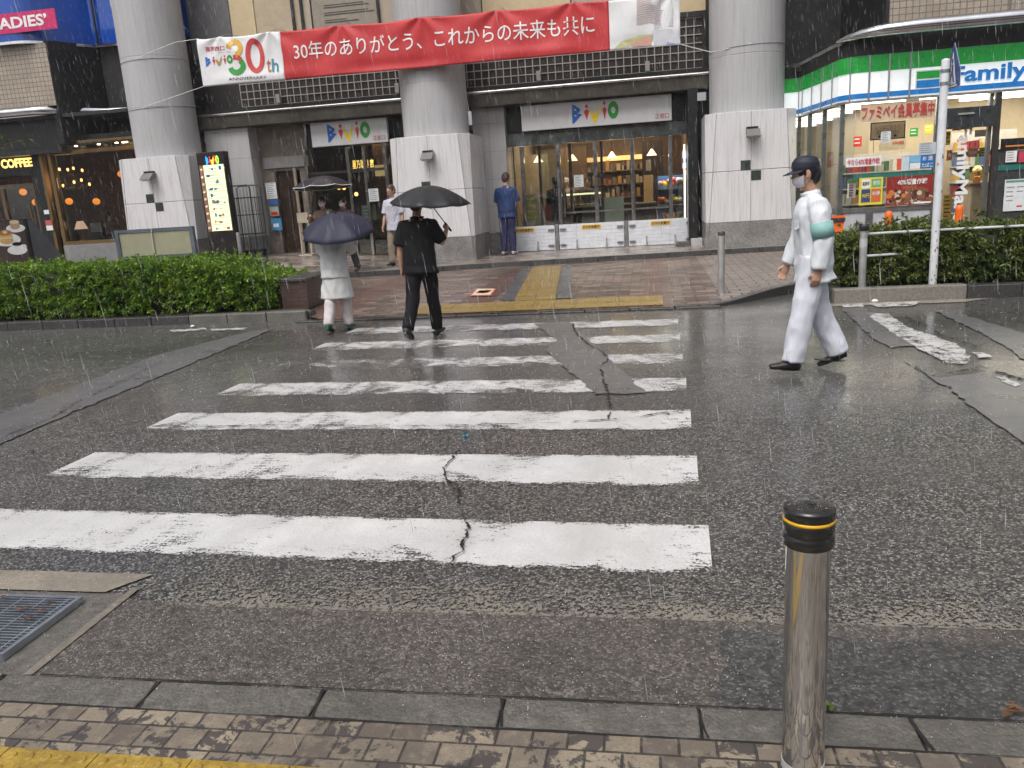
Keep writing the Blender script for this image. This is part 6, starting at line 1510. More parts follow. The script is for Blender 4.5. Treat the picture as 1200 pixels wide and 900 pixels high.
def plate(pts, d0, d1):
    mb = MB(); n = len(pts); v = [sgp(a, b, d1) for a, b in pts] + [sgp(a, b, d0) for a, b in pts]
    mb.add(v, [tuple(range(n)), tuple(range(2 * n - 1, n - 1, -1))] + [(i, i + n, (i + 1) % n + n, (i + 1) % n) for i in range(n)]); return mb
plate(PENT, -.004, .004).build('plate', mat('sign_navy', (.012, .05, .22), .35), sg)
plate([(a * 1.03, b * 1.03) for a, b in PENT], -.009, -.0042).build('backing', ALU, sg)
mb = plate([(-.15, -.20), (.15, -.20), (.0, .16)], .0045, .006); mb.build('triangle', LWHITE, sg)
mb = plate([(-.03, .02), (.03, .02), (.04, -.06), (.10, -.18), (.06, -.18), (.0, -.09), (-.06, -.18), (-.09, -.18), (-.04, -.06)], .0065, .008); mb.add([sgp(.03 * math.cos(k * .628), .06 + .03 * math.sin(k * .628), .008) for k in range(10)], [tuple(range(10))]); mb.build('pedestrian_figure', MATS['sign_navy'], sg)
mb = plate([(-.2, -.228), (.2, -.228), (.2, -.21), (-.2, -.21)], .0045, .006); mb.build('caption_strip', LWHITE, sg)
for z in (2.64, 2.50): mb = MB(); mb.tube([(sx, sy, z)] + [tuple(cn + Vector((-.01, .03, z - cn.z)))], .012, 8); mb.lathe([(.051, -.018), (.051, .018)], (sx, sy, z), 20); mb.build('bracket', GALV, sg)

# =================================================================== HEDGES AND TREE
LEAF = m_leaf('hedge_leaf', (.022, .07, .008), (.105, .235, .018), (.34, .46, .05))
LEAF2 = m_leaf('hedge_leaf_dark', (.022, .045, .012), (.075, .125, .026), (.26, .28, .07))
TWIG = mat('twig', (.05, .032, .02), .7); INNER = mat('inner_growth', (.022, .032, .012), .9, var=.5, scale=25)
def leaf(mb, p, d, l, w, curl):
    """pointed leaf folded along the midrib; d is the direction it points"""
    up = Vector((random.gauss(0, .35), random.gauss(0, .35), 1)); s = d.cross(up)
    if s.length < .05: s = Vector((1, 0, 0))
    s.normalize(); n = s.cross(d).normalized(); t = p + d * l + n * (-curl * l); m = p + d * l * .5 + n * (curl * l * .2)
    mb.add([p, m + s * w + n * w * .35, t, m - s * w + n * w * .35], [(0, 1, 2), (0, 2, 3)])
def hedge(name, label, x0, x1, y0, y1, z0, ztop, n, lm, seed, ls, round_end=None):
    random.seed(seed)
    t = thing(name, label, 'hedge', ((x0 + x1) / 2, (y0 + y1) / 2, z0))
    def shape(x):          # local top and front with lumps, tapering at the ends
        e = 1.0
        if round_end is not None: e = min(1, max(0.05, (round_end - x) / .9)) ** .45 if round_end > (x0 + x1) / 2 else min(1, max(.05, (x - round_end) / .5)) ** .35
        nz = noise.noise(Vector((x * 1.3, seed, 0))) * .05 + noise.noise(Vector((x * 4.5, seed, 3))) * .035
        return z0 + (ztop(x) - z0) * (.72 + .28 * e) + nz, y0 + noise.noise(Vector((x * 2.2, seed, 7))) * .06 + (1 - e) * .22
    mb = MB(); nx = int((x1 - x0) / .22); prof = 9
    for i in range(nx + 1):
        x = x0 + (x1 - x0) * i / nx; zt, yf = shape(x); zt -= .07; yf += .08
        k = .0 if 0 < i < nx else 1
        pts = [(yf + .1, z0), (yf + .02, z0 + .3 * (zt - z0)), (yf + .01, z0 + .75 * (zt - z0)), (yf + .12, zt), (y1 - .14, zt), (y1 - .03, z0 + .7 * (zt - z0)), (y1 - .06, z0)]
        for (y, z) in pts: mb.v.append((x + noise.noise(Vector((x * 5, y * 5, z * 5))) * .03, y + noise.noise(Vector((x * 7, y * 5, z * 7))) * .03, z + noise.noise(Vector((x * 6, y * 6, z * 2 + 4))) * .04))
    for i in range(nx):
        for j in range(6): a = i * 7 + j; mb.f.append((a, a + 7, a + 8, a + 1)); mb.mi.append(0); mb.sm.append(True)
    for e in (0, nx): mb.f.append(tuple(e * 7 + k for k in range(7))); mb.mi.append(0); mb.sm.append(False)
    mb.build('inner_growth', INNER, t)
    mb = MB()
    for _ in range(int((x1 - x0) * 26)):
        x = random.uniform(x0, x1); zt, yf = shape(x); p = Vector((x, yf + random.uniform(.05, .2), z0 + random.uniform(0, .2))); q = p + Vector((random.gauss(0, .12), random.uniform(-.12, .05), random.uniform(.2, .5))); q.z = min(q.z, zt + .02); mb.tube([p, p.lerp(q, .5) + Vector((random.gauss(0, .03), 0, 0)), q], [.005, .004, .002], 4, cap=False)
    mb.build('twigs', TWIG, t)
    mb = MB(); clusters = n // 9
    for _ in range(clusters):
        x = random.uniform(x0 - .03, x1 + .03); zt, yf = shape(x); r = random.random()
        if r < .56:                                # front
            z = z0 + .03 + (zt - z0) * random.random() ** .85; p = Vector((x, yf + random.gauss(.02, .035) + .06 * max(0, (z - zt + .12) / .12), z)); out = Vector((0, -1, .35))
        elif r < .93:                              # top
            y = random.uniform(yf, y1); p = Vector((x, y, zt + random.gauss(-.015, .028))); out = Vector((0, -.25, 1))
        else:
            xe = x1 if round_end is None or round_end > (x0 + x1) / 2 else x0; zt, yf = shape(xe); p = Vector((xe + random.gauss(0, .04), random.uniform(yf, y1), random.uniform(z0, zt))); out = Vector((1 if xe == x1 else -1, 0, .4))
        if noise.noise(p * 2.6 + Vector((seed, 0, 0))) < -.28 and random.random() < .75: continue
        if random.random() < .09: p += out * random.uniform(.04, .13)
        ax = (out + Vector((random.gauss(0, .5), random.gauss(0, .5), random.gauss(0, .4)))).normalized()
        a1 = ax.orthogonal().normalized(); b1 = ax.cross(a1); L = ls * random.uniform(.75, 1.25)
        for k in range(9):
            an = k * 2.4 + random.random(); sp = .45 + .85 * (k / 9)
            d = (ax * math.cos(sp) + (a1 * math.cos(an) + b1 * math.sin(an)) * math.sin(sp)).normalized(); leaf(mb, p + ax * (.02 - .006 * k), d, L * random.choice((.55, .8, 1.0, 1.15, 1.3)), L * random.uniform(.2, .32), random.uniform(.0, .3))
    mb.build('foliage', lm, t)
    return t
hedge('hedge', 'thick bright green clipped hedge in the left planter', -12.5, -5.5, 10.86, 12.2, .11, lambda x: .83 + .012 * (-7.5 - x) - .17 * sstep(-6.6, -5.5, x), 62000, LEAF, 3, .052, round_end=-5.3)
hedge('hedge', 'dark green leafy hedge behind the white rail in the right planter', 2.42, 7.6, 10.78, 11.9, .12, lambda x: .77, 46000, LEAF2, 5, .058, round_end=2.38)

tr = thing('tree', 'street tree at the left edge with leafy twigs hanging into view', 'tree', (-11.6, 11.5, .1))
mb = MB(); mb.tube([(-11.6, 11.5, .05), (-11.62, 11.5, 1.2), (-11.55, 11.52, 2.4), (-11.6, 11.5, 3.6), (-11.5, 11.5, 4.8)], [.12, .10, .085, .065, .03], 12); mb.build('trunk', mat('bark', (.10, .08, .06), .8, bump=.4), tr)
random.seed(17); mb = MB(); ml = MB()
tips = []
for zz_, pq in ((2.3, (-3, 158)), (2.3, (28, 164)), (2.0, (-6, 190)), (2.6, (-40, 120)), (3.0, (-60, 60)), (3.4, (-50, 10)), (2.8, (-90, 90))):
    q = W(pq[0], pq[1], 11.2); p = Vector((-11.58, 11.5, zz_)); m_ = p.lerp(q, .5) + Vector((0, 0, .12)); mb.tube([p, m_, q], [.02, .012, .004], 6)
    for k in range(26 if pq[0] != 28 else 20):
        s = random.uniform(.62, 1.04) if pq[0] > -10 else random.uniform(.35, 1.05); c = p.lerp(q, s) + Vector((0, 0, .12 * 4 * s * (1 - s) if s < 1 else 0)); side = 1 if k % 2 else -1
        d = Vector((.55, random.gauss(-.2, .35), side * .45 + random.gauss(-.2, .2))).normalized(); leaf(ml, c + Vector((random.gauss(0, .02), random.gauss(0, .03), random.gauss(0, .02))), d, random.uniform(.09, .13), .028, .15)
for _ in range(2600):
    th, ph, rr = random.uniform(0, 6.28), random.uniform(-.5, 1.4), random.uniform(.35, 1.0) ** .5; c = Vector((-12.2 + 1.0 * rr * math.cos(th) * math.cos(ph), 11.5 + 1.1 * rr * math.sin(th) * math.cos(ph), 4.4 + 1.5 * rr * math.sin(ph)))
    leaf(ml, c, Vector((random.gauss(0, 1), random.gauss(0, 1), random.gauss(-.2, .7))).normalized(), random.uniform(.09, .14), .03, .15)
mb.build('branches', MATS['bark'], tr); ml.build('crown', m_leaf('tree_leaf', (.03, .05, .015), (.07, .11, .03), (.14, .18, .05)), tr)

# =================================================================== PEOPLE
def fuse(mb, voxel, smooth=2, wr=0.0, wsc=9.0, seed=0, zr=None):
    """several closed shells grown together into one continuous surface; wr adds cloth creases"""
    me = mb.mesh('shell', []) ; ob = bpy.data.objects.new('shell', me); COL.objects.link(ob)
    r = ob.modifiers.new('r', 'REMESH'); r.mode = 'VOXEL'; r.voxel_size = voxel; r.use_smooth_shade = True
    s = ob.modifiers.new('s', 'SMOOTH'); s.factor = .5; s.iterations = smooth
    bpy.context.view_layer.update(); dg = bpy.context.evaluated_depsgraph_get()
    out = bpy.data.meshes.new_from_object(ob.evaluated_get(dg))
    bpy.data.objects.remove(ob); bpy.data.meshes.remove(me)
    if wr:
        nrm = [v.normal.copy() for v in out.vertices]
        for v, n in zip(out.vertices, nrm):
            p = v.co; q = Vector((p.x * wsc, p.y * wsc, p.z * wsc * .55 + seed))
            a = noise.noise(q + Vector((0, 0, p.x * 6))) ; b = noise.noise(q * 2.3 + Vector((5, 1, seed)))
            v.co = p + n * wr * ((1 - abs(a) * 2.2) * .8 + b * .5)
    for p in out.polygons: p.use_smooth = True
    out.update()
    return out
def link_mesh(name, me, m, parent):
    me.materials.clear(); me.materials.append(m); me.name = name
    o = bpy.data.objects.new(name, me); COL.objects.link(o); o.parent = parent; return o
def cap_tube(mb, pts, rad, seg=14, ref=None):
    """tube whose ends are rounded off"""
    pts = [Vector(p) for p in pts]; rad = [r if isinstance(r, (tuple, list)) else (r, r) for r in rad]
    a, b = pts[0], pts[1]; c, d = pts[-1], pts[-2]
    da = (a - b).normalized(); dc = (c - d).normalized(); ra, rc = min(rad[0]), min(rad[-1])
    P = [a + da * ra * .85, a + da * ra * .5] + pts + [c + dc * rc * .5, c + dc * rc * .85]
    Q = [tuple(x * .35 for x in rad[0]), tuple(x * .8 for x in rad[0])] + rad + [tuple(x * .8 for x in rad[-1]), tuple(x * .35 for x in rad[-1])]
    mb.tube(P, Q, seg, ref=ref)
def rotx(v, a): c, s = math.cos(a), math.sin(a); return Vector((v.x, v.y * c - v.z * s, v.y * s + v.z * c))
def person(*a, **k):
    CAP_OWN[0] = False
    try: return _person(*a, **k)
    finally: CAP_OWN[0] = True
def _person(label, loc, rotz, H=1.68, legs=((0, 0), (0, 0)), arms=((0, 8, 10), (0, 8, 10)), lean=0, head=(0, 0), top=None, bottom=None, shoes=None, hair=None, cap=None, mask=None,
           sleeve=1.0, hem=.80, loose=.012, trouser=.014, seed=1, group=None, skirt=None, slim=1.0, armband=None, hairlen=.0, skin=None, collar=False):
    """faces +Y. legs: (thigh forward, knee bend) right then left; arms: (shoulder forward, sideways, elbow bend) in degrees; head: (turn, nod)"""
    t = thing('person', label, 'person', loc, rotz, group); s = H / 1.70; skin = skin or SKIN
    th, sh = .43 * s, .41 * s
    J = []
    for side, (a, k) in zip((1, -1), legs):
        hip = Vector((side * .085 * s, 0, 0)); kn = hip + Vector((side * .005, math.sin(R(a)) * th, -math.cos(R(a)) * th)); b = a - k; an = kn + Vector((0, math.sin(R(b)) * sh, -math.cos(R(b)) * sh)); J.append([hip, kn, an, b])
    FA = lambda b: max(-55, min(12, b * .75)) if b < -12 else (min(18, b * .5) if b > 8 else 0)
    hz = -min(j[2].z + min(y * s * math.sin(R(FA(j[3]))) + z * s * math.cos(R(FA(j[3]))) for y, z in ((-.06, -.088), (.08, -.09), (.19, -.088))) for j in J)
    O = Vector((0, 0, hz)); J = [[O + h, O + k, O + a, b] for h, k, a, b in J]
    T = lambda x, y, z: O + rotx(Vector((x * s * slim, y * s, z * s)), -R(lean))
    N = lambda x, y, z: T(0, 0.015, .565) + Matrix.Rotation(R(head[0]), 3, 'Z') @ rotx(Vector((x * s, y * s, z * s)), -R(lean * .5 + head[1]))
    body = MB(); seg = 18
    TR = [(.0, -.10, .135, .095), (.0, -.03, .165, .115), (-.005, .05, .165, .11), (.0, .16, .142, .095), (.005, .28, .155, .105), (.005, .38, .172, .11), (.0, .445, .160, .095), (-.005, .495, .105, .075), (0, .535, .062, .058)]
    cap_tube(body, [T(0, y, z) for y, z, a, b in TR], [(a * s * slim, b * s) for y, z, a, b in TR], seg, ref=(1, 0, 0))
    cap_tube(body, [T(0, -.005, .50), T(0, .0, .56), N(0, .012, .06)], [.058 * s, .052 * s, .052 * s])
    # head: skull, face, jaw, nose, ears
    hb = N(0, .02, .145); body.ball(hb, (.076 * s, .095 * s, .108 * s), 18, 12)
    cap_tube(body, [N(0, .05, .17), N(0, .062, .11), N(0, .068, .055)], [(.064 * s, .045 * s), (.058 * s, .042 * s), (.036 * s, .03 * s)], 14, ref=(1, 0, 0))
    cap_tube(body, [N(0, .105, .155), N(0, .122, .118)], [.010 * s, .016 * s], 8); cap_tube(body, [N(-.02, .103, .082), N(0, .109, .083), N(.02, .103, .082)], [.007 * s, .010 * s, .007 * s], 8)
    for sd in (1, -1): cap_tube(body, [N(sd * .078, .018, .165), N(sd * .084, .008, .135), N(sd * .078, .016, .105)], [(.012 * s, .018 * s)] * 3, 8)
    # arms and hands
    A = []
    for side, (f, ab, el) in zip((1, -1), arms):
        sp = T(side * .178, 0, .455); dr = Vector((side * math.sin(R(ab)), math.sin(R(f)) * math.cos(R(ab)), -math.cos(R(f)) * math.cos(R(ab))))
        e = sp + dr * .285 * s; f2 = f + el; inw = .12 if el > 25 else .02
        dr2 = Vector((side * (math.sin(R(ab)) * .5 - inw), math.sin(R(f2)) * math.cos(R(ab)), -math.cos(R(f2)) * math.cos(R(ab)))).normalized(); w = e + dr2 * .245 * s
        A.append((sp, e, w, dr2, side))
        cap_tube(body, [T(side * .09, 0, .462), sp + Vector((0, 0, -.01)), sp.lerp(e, .35), e, e.lerp(w, .3), w], [.050 * s, .050 * s, .047 * s, .038 * s, .041 * s, .027 * s], 14)
        nrm = Vector((side, 0, 0)) - dr2 * dr2.x * side; nrm.normalize(); fwd = nrm.cross(dr2) * side
        if fwd.y < 0 and abs(fwd.y) > .3: fwd = -fwd
        p1 = w + dr2 * .03 * s; p2 = w + dr2 * .088 * s
        body.tube([w - dr2 * .01, p1, w + dr2 * .06 * s, p2], [(.024 * s, .020 * s), (.036 * s, .018 * s), (.040 * s, .017 * s), (.036 * s, .014 * s)], 12, ref=fwd)
        grip = el > 60; cl = 1.15 if grip else .38
        for k, (o, L) in enumerate(((.030, .068), (.011, .078), (-.009, .073), (-.028, .058))):
            q = p2 + fwd * o * s - dr2 * .01 * s; pts = [q]; ang = .1
            for sgm in (.42, .33, .25):
                ang += cl * .8; d_ = dr2 * math.cos(ang) - nrm * math.sin(ang); pts.append(pts[-1] + d_ * L * sgm * s)
            cap_tube(body, pts, [.0095 * s, .0088 * s, .0082 * s, .0072 * s], 8)
        q = w + dr2 * .028 * s + fwd * .024 * s; cap_tube(body, [q, q + (dr2 * .6 + fwd * .7 - nrm * .3).normalized() * .034 * s, q + (dr2 * .9 + fwd * .65 - nrm * .6).normalized() * .062 * s], [.0125 * s, .011 * s, .0085 * s], 8)
    for (h, k, a, b), sd in zip(J, (1, -1)):
        cap_tube(body, [h + Vector((0, 0, .03 * s)), h.lerp(k, .3), k.lerp(h, .12), k, k.lerp(a, .28), k.lerp(a, .7), a], [(.088 * s * slim, .095 * s), (.078 * s, .084 * s), (.058 * s, .060 * s), .054 * s, (.053 * s, .057 * s), .040 * s, .036 * s], 14)
    feet = []
    for (h, k, a, b), sd in zip(J, (1, -1)):
        fa = FA(b)     # heel lifts behind, toe lifts in front
        D = lambda y, z: a + Vector((sd * .012, 0, 0)) + rotx(Vector((0, y * s, z * s)), R(fa) if fa else 0)
        F = [D(-.055, -.045), D(-.02, -.04), D(.06, -.045), D(.12, -.056), D(.175, -.062)]; feet.append((F, a, D))
        body.tube(F, [(.030 * s, .034 * s), (.034 * s, .042 * s), (.038 * s, .034 * s), (.042 * s, .022 * s), (.032 * s, .014 * s)], 12, ref=(1, 0, 0))
    link_mesh('body', fuse(body, .0085, 2), skin, t)
    # clothes
    if top:
        g = MB(); TT = [x for x in TR if x[1] > hem - .95]; lo = loose
        low = hem - .95
        TT = [(-.005, low, .175 + lo * .5, .122 + lo * .4)] + [(y, z, a, b) for y, z, a, b in TR if z > low + .05 and z < .53] 
        g.tube([T(0, y, z) for y, z, a, b in TT], [((max(a, .158 if z < .4 else 0) + lo) * s * slim, (max(b, .106 if z < .4 else 0) + lo) * s) for y, z, a, b in TT], 22, ref=(1, 0, 0))
        g.tube([T(0, -.005, .47), T(0, 0, .52), T(0, .004, .555 if sleeve > .7 else .54)], [.085 * s, .069 * s, .064 * s], 16)
        for sp, e, w, dr2, side in A:
            if sleeve > .7: P = [T(side * .05, 0, .475), sp + Vector((0, 0, -.008)), sp.lerp(e, .4), e, e.lerp(w, .45), w - dr2 * .01]; Q = [.052 + lo * .3, .058 + lo * .5, .056 + lo * .7, .049 + lo * .8, .046 + lo * .7, .040 + lo * .5]
            else: P = [T(side * .05, 0, .475), sp + Vector((0, 0, -.008)), sp.lerp(e, .45), sp.lerp(e, sleeve * 1.8)]; Q = [.052, .057 + lo * .5, .058 + lo * .8, .058 + lo]
            g.tube(P, [x * s for x in Q], 14)
        o = link_mesh('shirt' if sleeve < .7 else 'jacket', fuse(g, .011, 2, .009 if sleeve < .7 else .014, 9.5, seed), top, t)
        if collar:
            q = MB()
            v = []
            for k in range(13):
                an = R(-150 + 25 * k); v += [T(.070 * math.sin(an), .004 + .072 * math.cos(an), .515), T(.082 * math.sin(an), .004 + .088 * math.cos(an), .545 if abs(k - 6) < 6 else .50)]
            q.add(v, [(2 * k, 2 * k + 1, 2 * k + 3, 2 * k + 2) for k in range(12)], 0, True); c_ = q.build('collar', top, o, world=False); c_.modifiers.new('so', 'SOLIDIFY').thickness = .006
            for sd in (1, -1): q = MB(); q.add([T(sd * .05, .150, .33), T(sd * .13, .135, .33), T(sd * .13, .137, .28), T(sd * .09, .150, .265), T(sd * .05, .152, .28)], [(0, 1, 2, 3, 4)]); p_ = q.build('pocket_flap', top, o, world=False); p_.modifiers.new('so', 'SOLIDIFY').thickness = .006
        if armband:
            sp, e, w, dr2, side = A[1]; m_ = MB(); c = sp.lerp(e, .52); d = sp.lerp(e, .95); m_.tube([c, d], [(.060 + lo) * s, (.057 + lo) * s], 20, cap=False); b_ = m_.build('armband', armband, t, world=False); b_.modifiers.new('so', 'SOLIDIFY').thickness = .005
    if skirt:
        g = MB(); zz = [(.50, .245, .19), (.62, .225, .175), (.78, .20, .155), (.92, .185, .14), (1.0, .17, .125)]; g.tube([Vector((0, 0, z * s)) for z, a, b in zz], [(a * s, b * s) for z, a, b in zz], 24, ref=(1, 0, 0)); link_mesh('coat_skirt', fuse(g, .011, 2, .012, 7, seed + 3), skirt, t)
    if bottom:
        g = MB(); q = trouser
        cap_tube(g, [T(0, -.005, -.10), T(0, -.005, .0), T(0, 0, .11)], [(.160 * s * slim, .118 * s), (.180 * s * slim, .130 * s), (.158 * s * slim, .112 * s)], 20, ref=(1, 0, 0))
        for h, k, a, b in J: g.tube([h + Vector((0, 0, .03 * s)), h.lerp(k, .35), k.lerp(h, .1), k.lerp(a, .15), k.lerp(a, .6), a + (k - a).normalized() * -.012 * s], [((.090 * slim + q) * s, (.098 + q) * s), (.082 + q) * s, (.064 + q * 1.2) * s, (.062 + q * 1.2) * s, (.052 + q * 1.5) * s, (.048 + q * 1.6) * s], 14)
        link_mesh('trousers', fuse(g, .010, 2, .012, 9, seed + 9), bottom, t)
    for F, a, D in feet:
        g = MB(); g.tube([F[0] + (F[0] - F[1]) * .25] + F[1:-1] + [F[-1] + (F[-1] - F[-2]) * .22], [(.036 * s, .034 * s), (.041 * s, .043 * s), (.045 * s, .037 * s), (.047 * s, .028 * s), (.036 * s, .019 * s)], 14, ref=(1, 0, 0)); g.tube([a + Vector((0, 0, .02 * s)), a + Vector((0, 0, -.03 * s))], [.047 * s, .045 * s], 12)
        sh_ = link_mesh('shoe', fuse(g, .008, 2), shoes or BLACKM, t)
        g = MB(); pts = [D(-.062, -.080), D(.0, -.083), D(.10, -.083), D(.185, -.081)]; g.tube(pts, [(.024 * s, .006), (.038 * s, .007), (.044 * s, .007), (.024 * s, .005)], 10, ref=(1, 0, 0)); g.build('sole', BLKRUB, sh_, world=False)
    for sd in (1, -1):
        m_ = MB(); c = N(sd * .032, .103, .150); m_.ball(c, (.013 * s, .009 * s, .007 * s), 10, 7); m_.build('eye', mat('eye_white', (.6, .58, .56), .2), t, world=False); m_ = MB(); m_.ball(c + (N(0, 1, 0) - N(0, 0, 0)) * .006, (.006 * s, .005 * s, .006 * s), 8, 6); m_.build('iris', BLACK, t, world=False)
        m_ = MB(); m_.tube([N(sd * .016, .112, .172), N(sd * .034, .112, .178), N(sd * .052, .098, .172)], [.003 * s, .0045 * s, .002 * s], 6); m_.build('eyebrow', HAIR, t, world=False)
    if hair:
        g = MB(); g.ball(N(0, .004, .165), (.087 * s, .104 * s, .104 * s), 18, 12); cap_tube(g, [N(0, -.045, .17), N(0, -.058, .12), N(0, -.050, .07 - hairlen)], [(.074 * s, .050 * s), (.074 * s, .044 * s), (.058 * s, .030 * s)], 14, ref=(1, 0, 0))
        for sd in (1, -1): cap_tube(g, [N(sd * .070, .02, .18), N(sd * .072, .012, .14 - hairlen * .6)], [(.016 * s, .03 * s), (.012 * s, .022 * s)], 8)
        me = fuse(g, .008, 2, .005, 26, seed); link_mesh('hair', me, hair, t)
    if cap:
        g = MB(); g.tube([N(0, .012, .165), N(0, .012, .19), N(0, .006, .225), N(0, .0, .262)], [(.091 * s, .108 * s), (.095 * s, .112 * s), (.093 * s, .108 * s), (.070 * s, .082 * s)], 22, ref=(1, 0, 0)); g.ball(N(0, 0, .245), (.082 * s, .094 * s, .034 * s), 18, 8)
        c_ = link_mesh('cap', fuse(g, .007, 2), cap, t)
        g = MB(); v = []
        for k in range(11):
            an = R(-72 + 14.4 * k); v += [N(.094 * math.sin(an), .012 + .110 * math.cos(an), .172), N(.105 * math.sin(an), .012 + (.110 + .075 * math.cos(an) ** 1.2) * math.cos(an), .150 if abs(k - 5) < 5 else .166)]
        g.add(v, [(2 * k, 2 * k + 1, 2 * k + 3, 2 * k + 2) for k in range(10)], 0, True); o = g.build('visor', cap, c_, world=False); o.modifiers.new('so', 'SOLIDIFY').thickness = .005
    if mask:
        g = MB(); v = []
        rows = ((.125, .116, .074), (.105, .130, .072), (.080, .128, .068), (.055, .114, .056), (.036, .092, .044))
        for z, fy, hw in rows:
            for k in range(9): u = -1 + k / 4; v.append(N(u * hw, fy - (u * u) * (fy - .035) * .8 + (.0), z))
        g.add(v, [(r * 9 + k, r * 9 + k + 1, r * 9 + k + 10, r * 9 + k + 9) for r in range(4) for k in range(8)], 0, True); o = g.build('face_mask', mask, t, world=False); o.modifiers.new('so', 'SOLIDIFY').thickness = .004
        m_ = MB()
        for sd in (1, -1):
            for z in (.115, .05): m_.tube([N(sd * .066, .045, z), N(sd * .083, .0, .13)], .002, 5)
        m_.build('mask_loop', mask, t, world=False)
    Mw = Matrix.Translation(Vector(loc)) @ Matrix.Rotation(rotz, 4, 'Z')
    return t, [Mw @ (a[2] + a[3] * .08 * s) for a in A], Mw @ N(0, 0, .26)

def umbrella(label, grip, topc, rad, m, tilt=(0, 0), depth=.22, trim=None, shaft=True):
    """open umbrella: topc is the crown, tilt leans the canopy (x,y degrees), grip is the hand point"""
    t = thing('umbrella', label, 'umbrella', tuple(grip)); ax = Matrix.Rotation(R(tilt[0]), 3, 'X') @ Matrix.Rotation(R(tilt[1]), 3, 'Y'); topc = Vector(topc)
    P = lambda r, a, z: topc + ax @ Vector((r * math.cos(a), r * math.sin(a), z))
    n, rings, sub = 8, 9, 6; mb = MB(); N_ = n * sub
    for i in range(rings + 1):
        u = i / rings
        for k in range(N_):
            a = 2 * PI * k / N_; f = (k % sub) / sub; pin = 1 - .11 * math.sin(PI * f) * u ** 2; z = -depth * (u ** 1.9) - .018 * math.sin(PI * f) * u; mb.v.append(tuple(P(rad * u * pin, a, z)))
    for i in range(rings):
        for k in range(N_): k2 = (k + 1) % N_; mb.f.append((i * N_ + k, i * N_ + k2, (i + 1) * N_ + k2, (i + 1) * N_ + k)); mb.mi.append(0); mb.sm.append(True)
    c = mb.build('canopy', m, t); so = c.modifiers.new('so', 'SOLIDIFY'); so.thickness = .003
    if trim:
        mb = MB(); mb.tube([P(rad * (1 - .11 * math.sin(PI * (k % sub) / sub)), 2 * PI * k / N_, -depth - .018 * math.sin(PI * (k % sub) / sub)) for k in range(N_ + 1)], .007, 5, cap=False); mb.build('edge_trim', trim, t)
    for k in range(n):
        a = 2 * PI * k / n; mb = MB(); mb.tube([P(rad * u, a, -depth * u ** 1.9 - .006) for u in (.05, .35, .7, 1.0)] + [P(rad * 1.02, a, -depth - .008)], .0028, 5); r_ = mb.build('rib', DKALU, t)
        mb = MB(); mb.tube([P(.012, a, -depth * 1.35), P(rad * .5, a, -depth * .5 ** 1.9 - .008)], .002, 5); mb.build('strut', DKALU, r_)
    mb = MB(); mb.tube([P(0, 0, .05), P(0, 0, 0), P(0, 0, -depth), Vector(grip)], [.004, .006, .006, .006], 8); mb.build('shaft', DKALU, t)
    d = (Vector(grip) - P(0, 0, -depth)).normalized(); g = Vector(grip); mb = MB(); mb.tube([g - d * .06, g + d * .05, g + d * .09], [.012, .013, .011], 10); mb.build('handle', BLACKM, t)
    return t

TEAL = mat('armband_teal', (.24, .46, .43), .6)
# parking guard in white walking to the left
gp = G(953, 434)
person('guard in white uniform with dark cap and teal armband striding left', (gp.x - .02, gp.y, 0.0), R(93), 1.63, legs=((-9, 16), (13, 3)), arms=((8, 6, 16), (-10, 7, 20)), lean=3, head=(0, 6),
       top=mat('uniform_white', (.70, .73, .77), .6, var=.05), bottom=mat('uniform_trousers', (.68, .70, .77), .6, var=.05), shoes=mat('shoe_dark', (.02, .017, .016), .4), cap=mat('cap_navy', (.012, .014, .03), .6), hair=HAIR, mask=mat('mask_white', (.62, .62, .66), .6), hem=.78, loose=.030, trouser=.026, seed=4, armband=TEAL, collar=True)
# man in black walking away under a black umbrella
f1, f2 = G(483, 399), G(517, 390)
mp = ((f1.x + f2.x) / 2, (f1.y + f2.y) / 2)
_, hands, hd = person('man in black polo shirt and black trousers walking away under an umbrella', (mp[0], mp[1] - .02, 0), R(-4), 1.60, legs=((15, 6), (-14, 24)), arms=((30, 12, 95), (-4, 10, 14)), lean=2, head=(0, 4),
       top=mat('polo_black', (.0075, .0075, .009), .8, var=.2, spec=.25), bottom=mat('trouser_black', (.006, .006, .0075), .8, var=.2, spec=.25), shoes=mat('shoe_dark', (.02, .017, .016), .4), hair=HAIR, sleeve=.48, hem=.82, loose=.022, trouser=.012, seed=7, slim=1.08, collar=True)
c = W(503, 222, mp[1] + .02)
umbrella('black umbrella held by the man in black on the crossing', hands[0], (c.x, c.y + .02, 1.70), .47, mat('umbrella_black', (.010, .010, .013), .5, var=.2), tilt=(4, 4), depth=.19)
# walker in a white coat behind a navy umbrella
wp = G(402, 388)
_, hands, hd = person('walker in long white coat and pale trousers behind a navy umbrella', (wp.x - .02, wp.y, 0), R(3), 1.45, legs=((9, 5), (-9, 16)), arms=((38, 10, 90), (38, 10, 85)), lean=2, head=(0, 5),
       top=mat('coat_white', (.60, .60, .60), .65, var=.06), skirt=mat('coat_white', (.60, .60, .60), .65), bottom=mat('trouser_pale', (.58, .53, .53), .65, var=.06), shoes=mat('shoe_green', (.02, .09, .07), .5), hair=HAIR, sleeve=1.0, hem=.80, loose=.03, trouser=.012, seed=12)
c = W(393, 249, wp.y - .10)
umbrella('navy umbrella tilted over the walker in the white coat', hands[0], (c.x, c.y, 1.45), .47, mat('umbrella_navy', (.017, .018, .042), .6, var=.2), tilt=(16, 2), depth=.22)
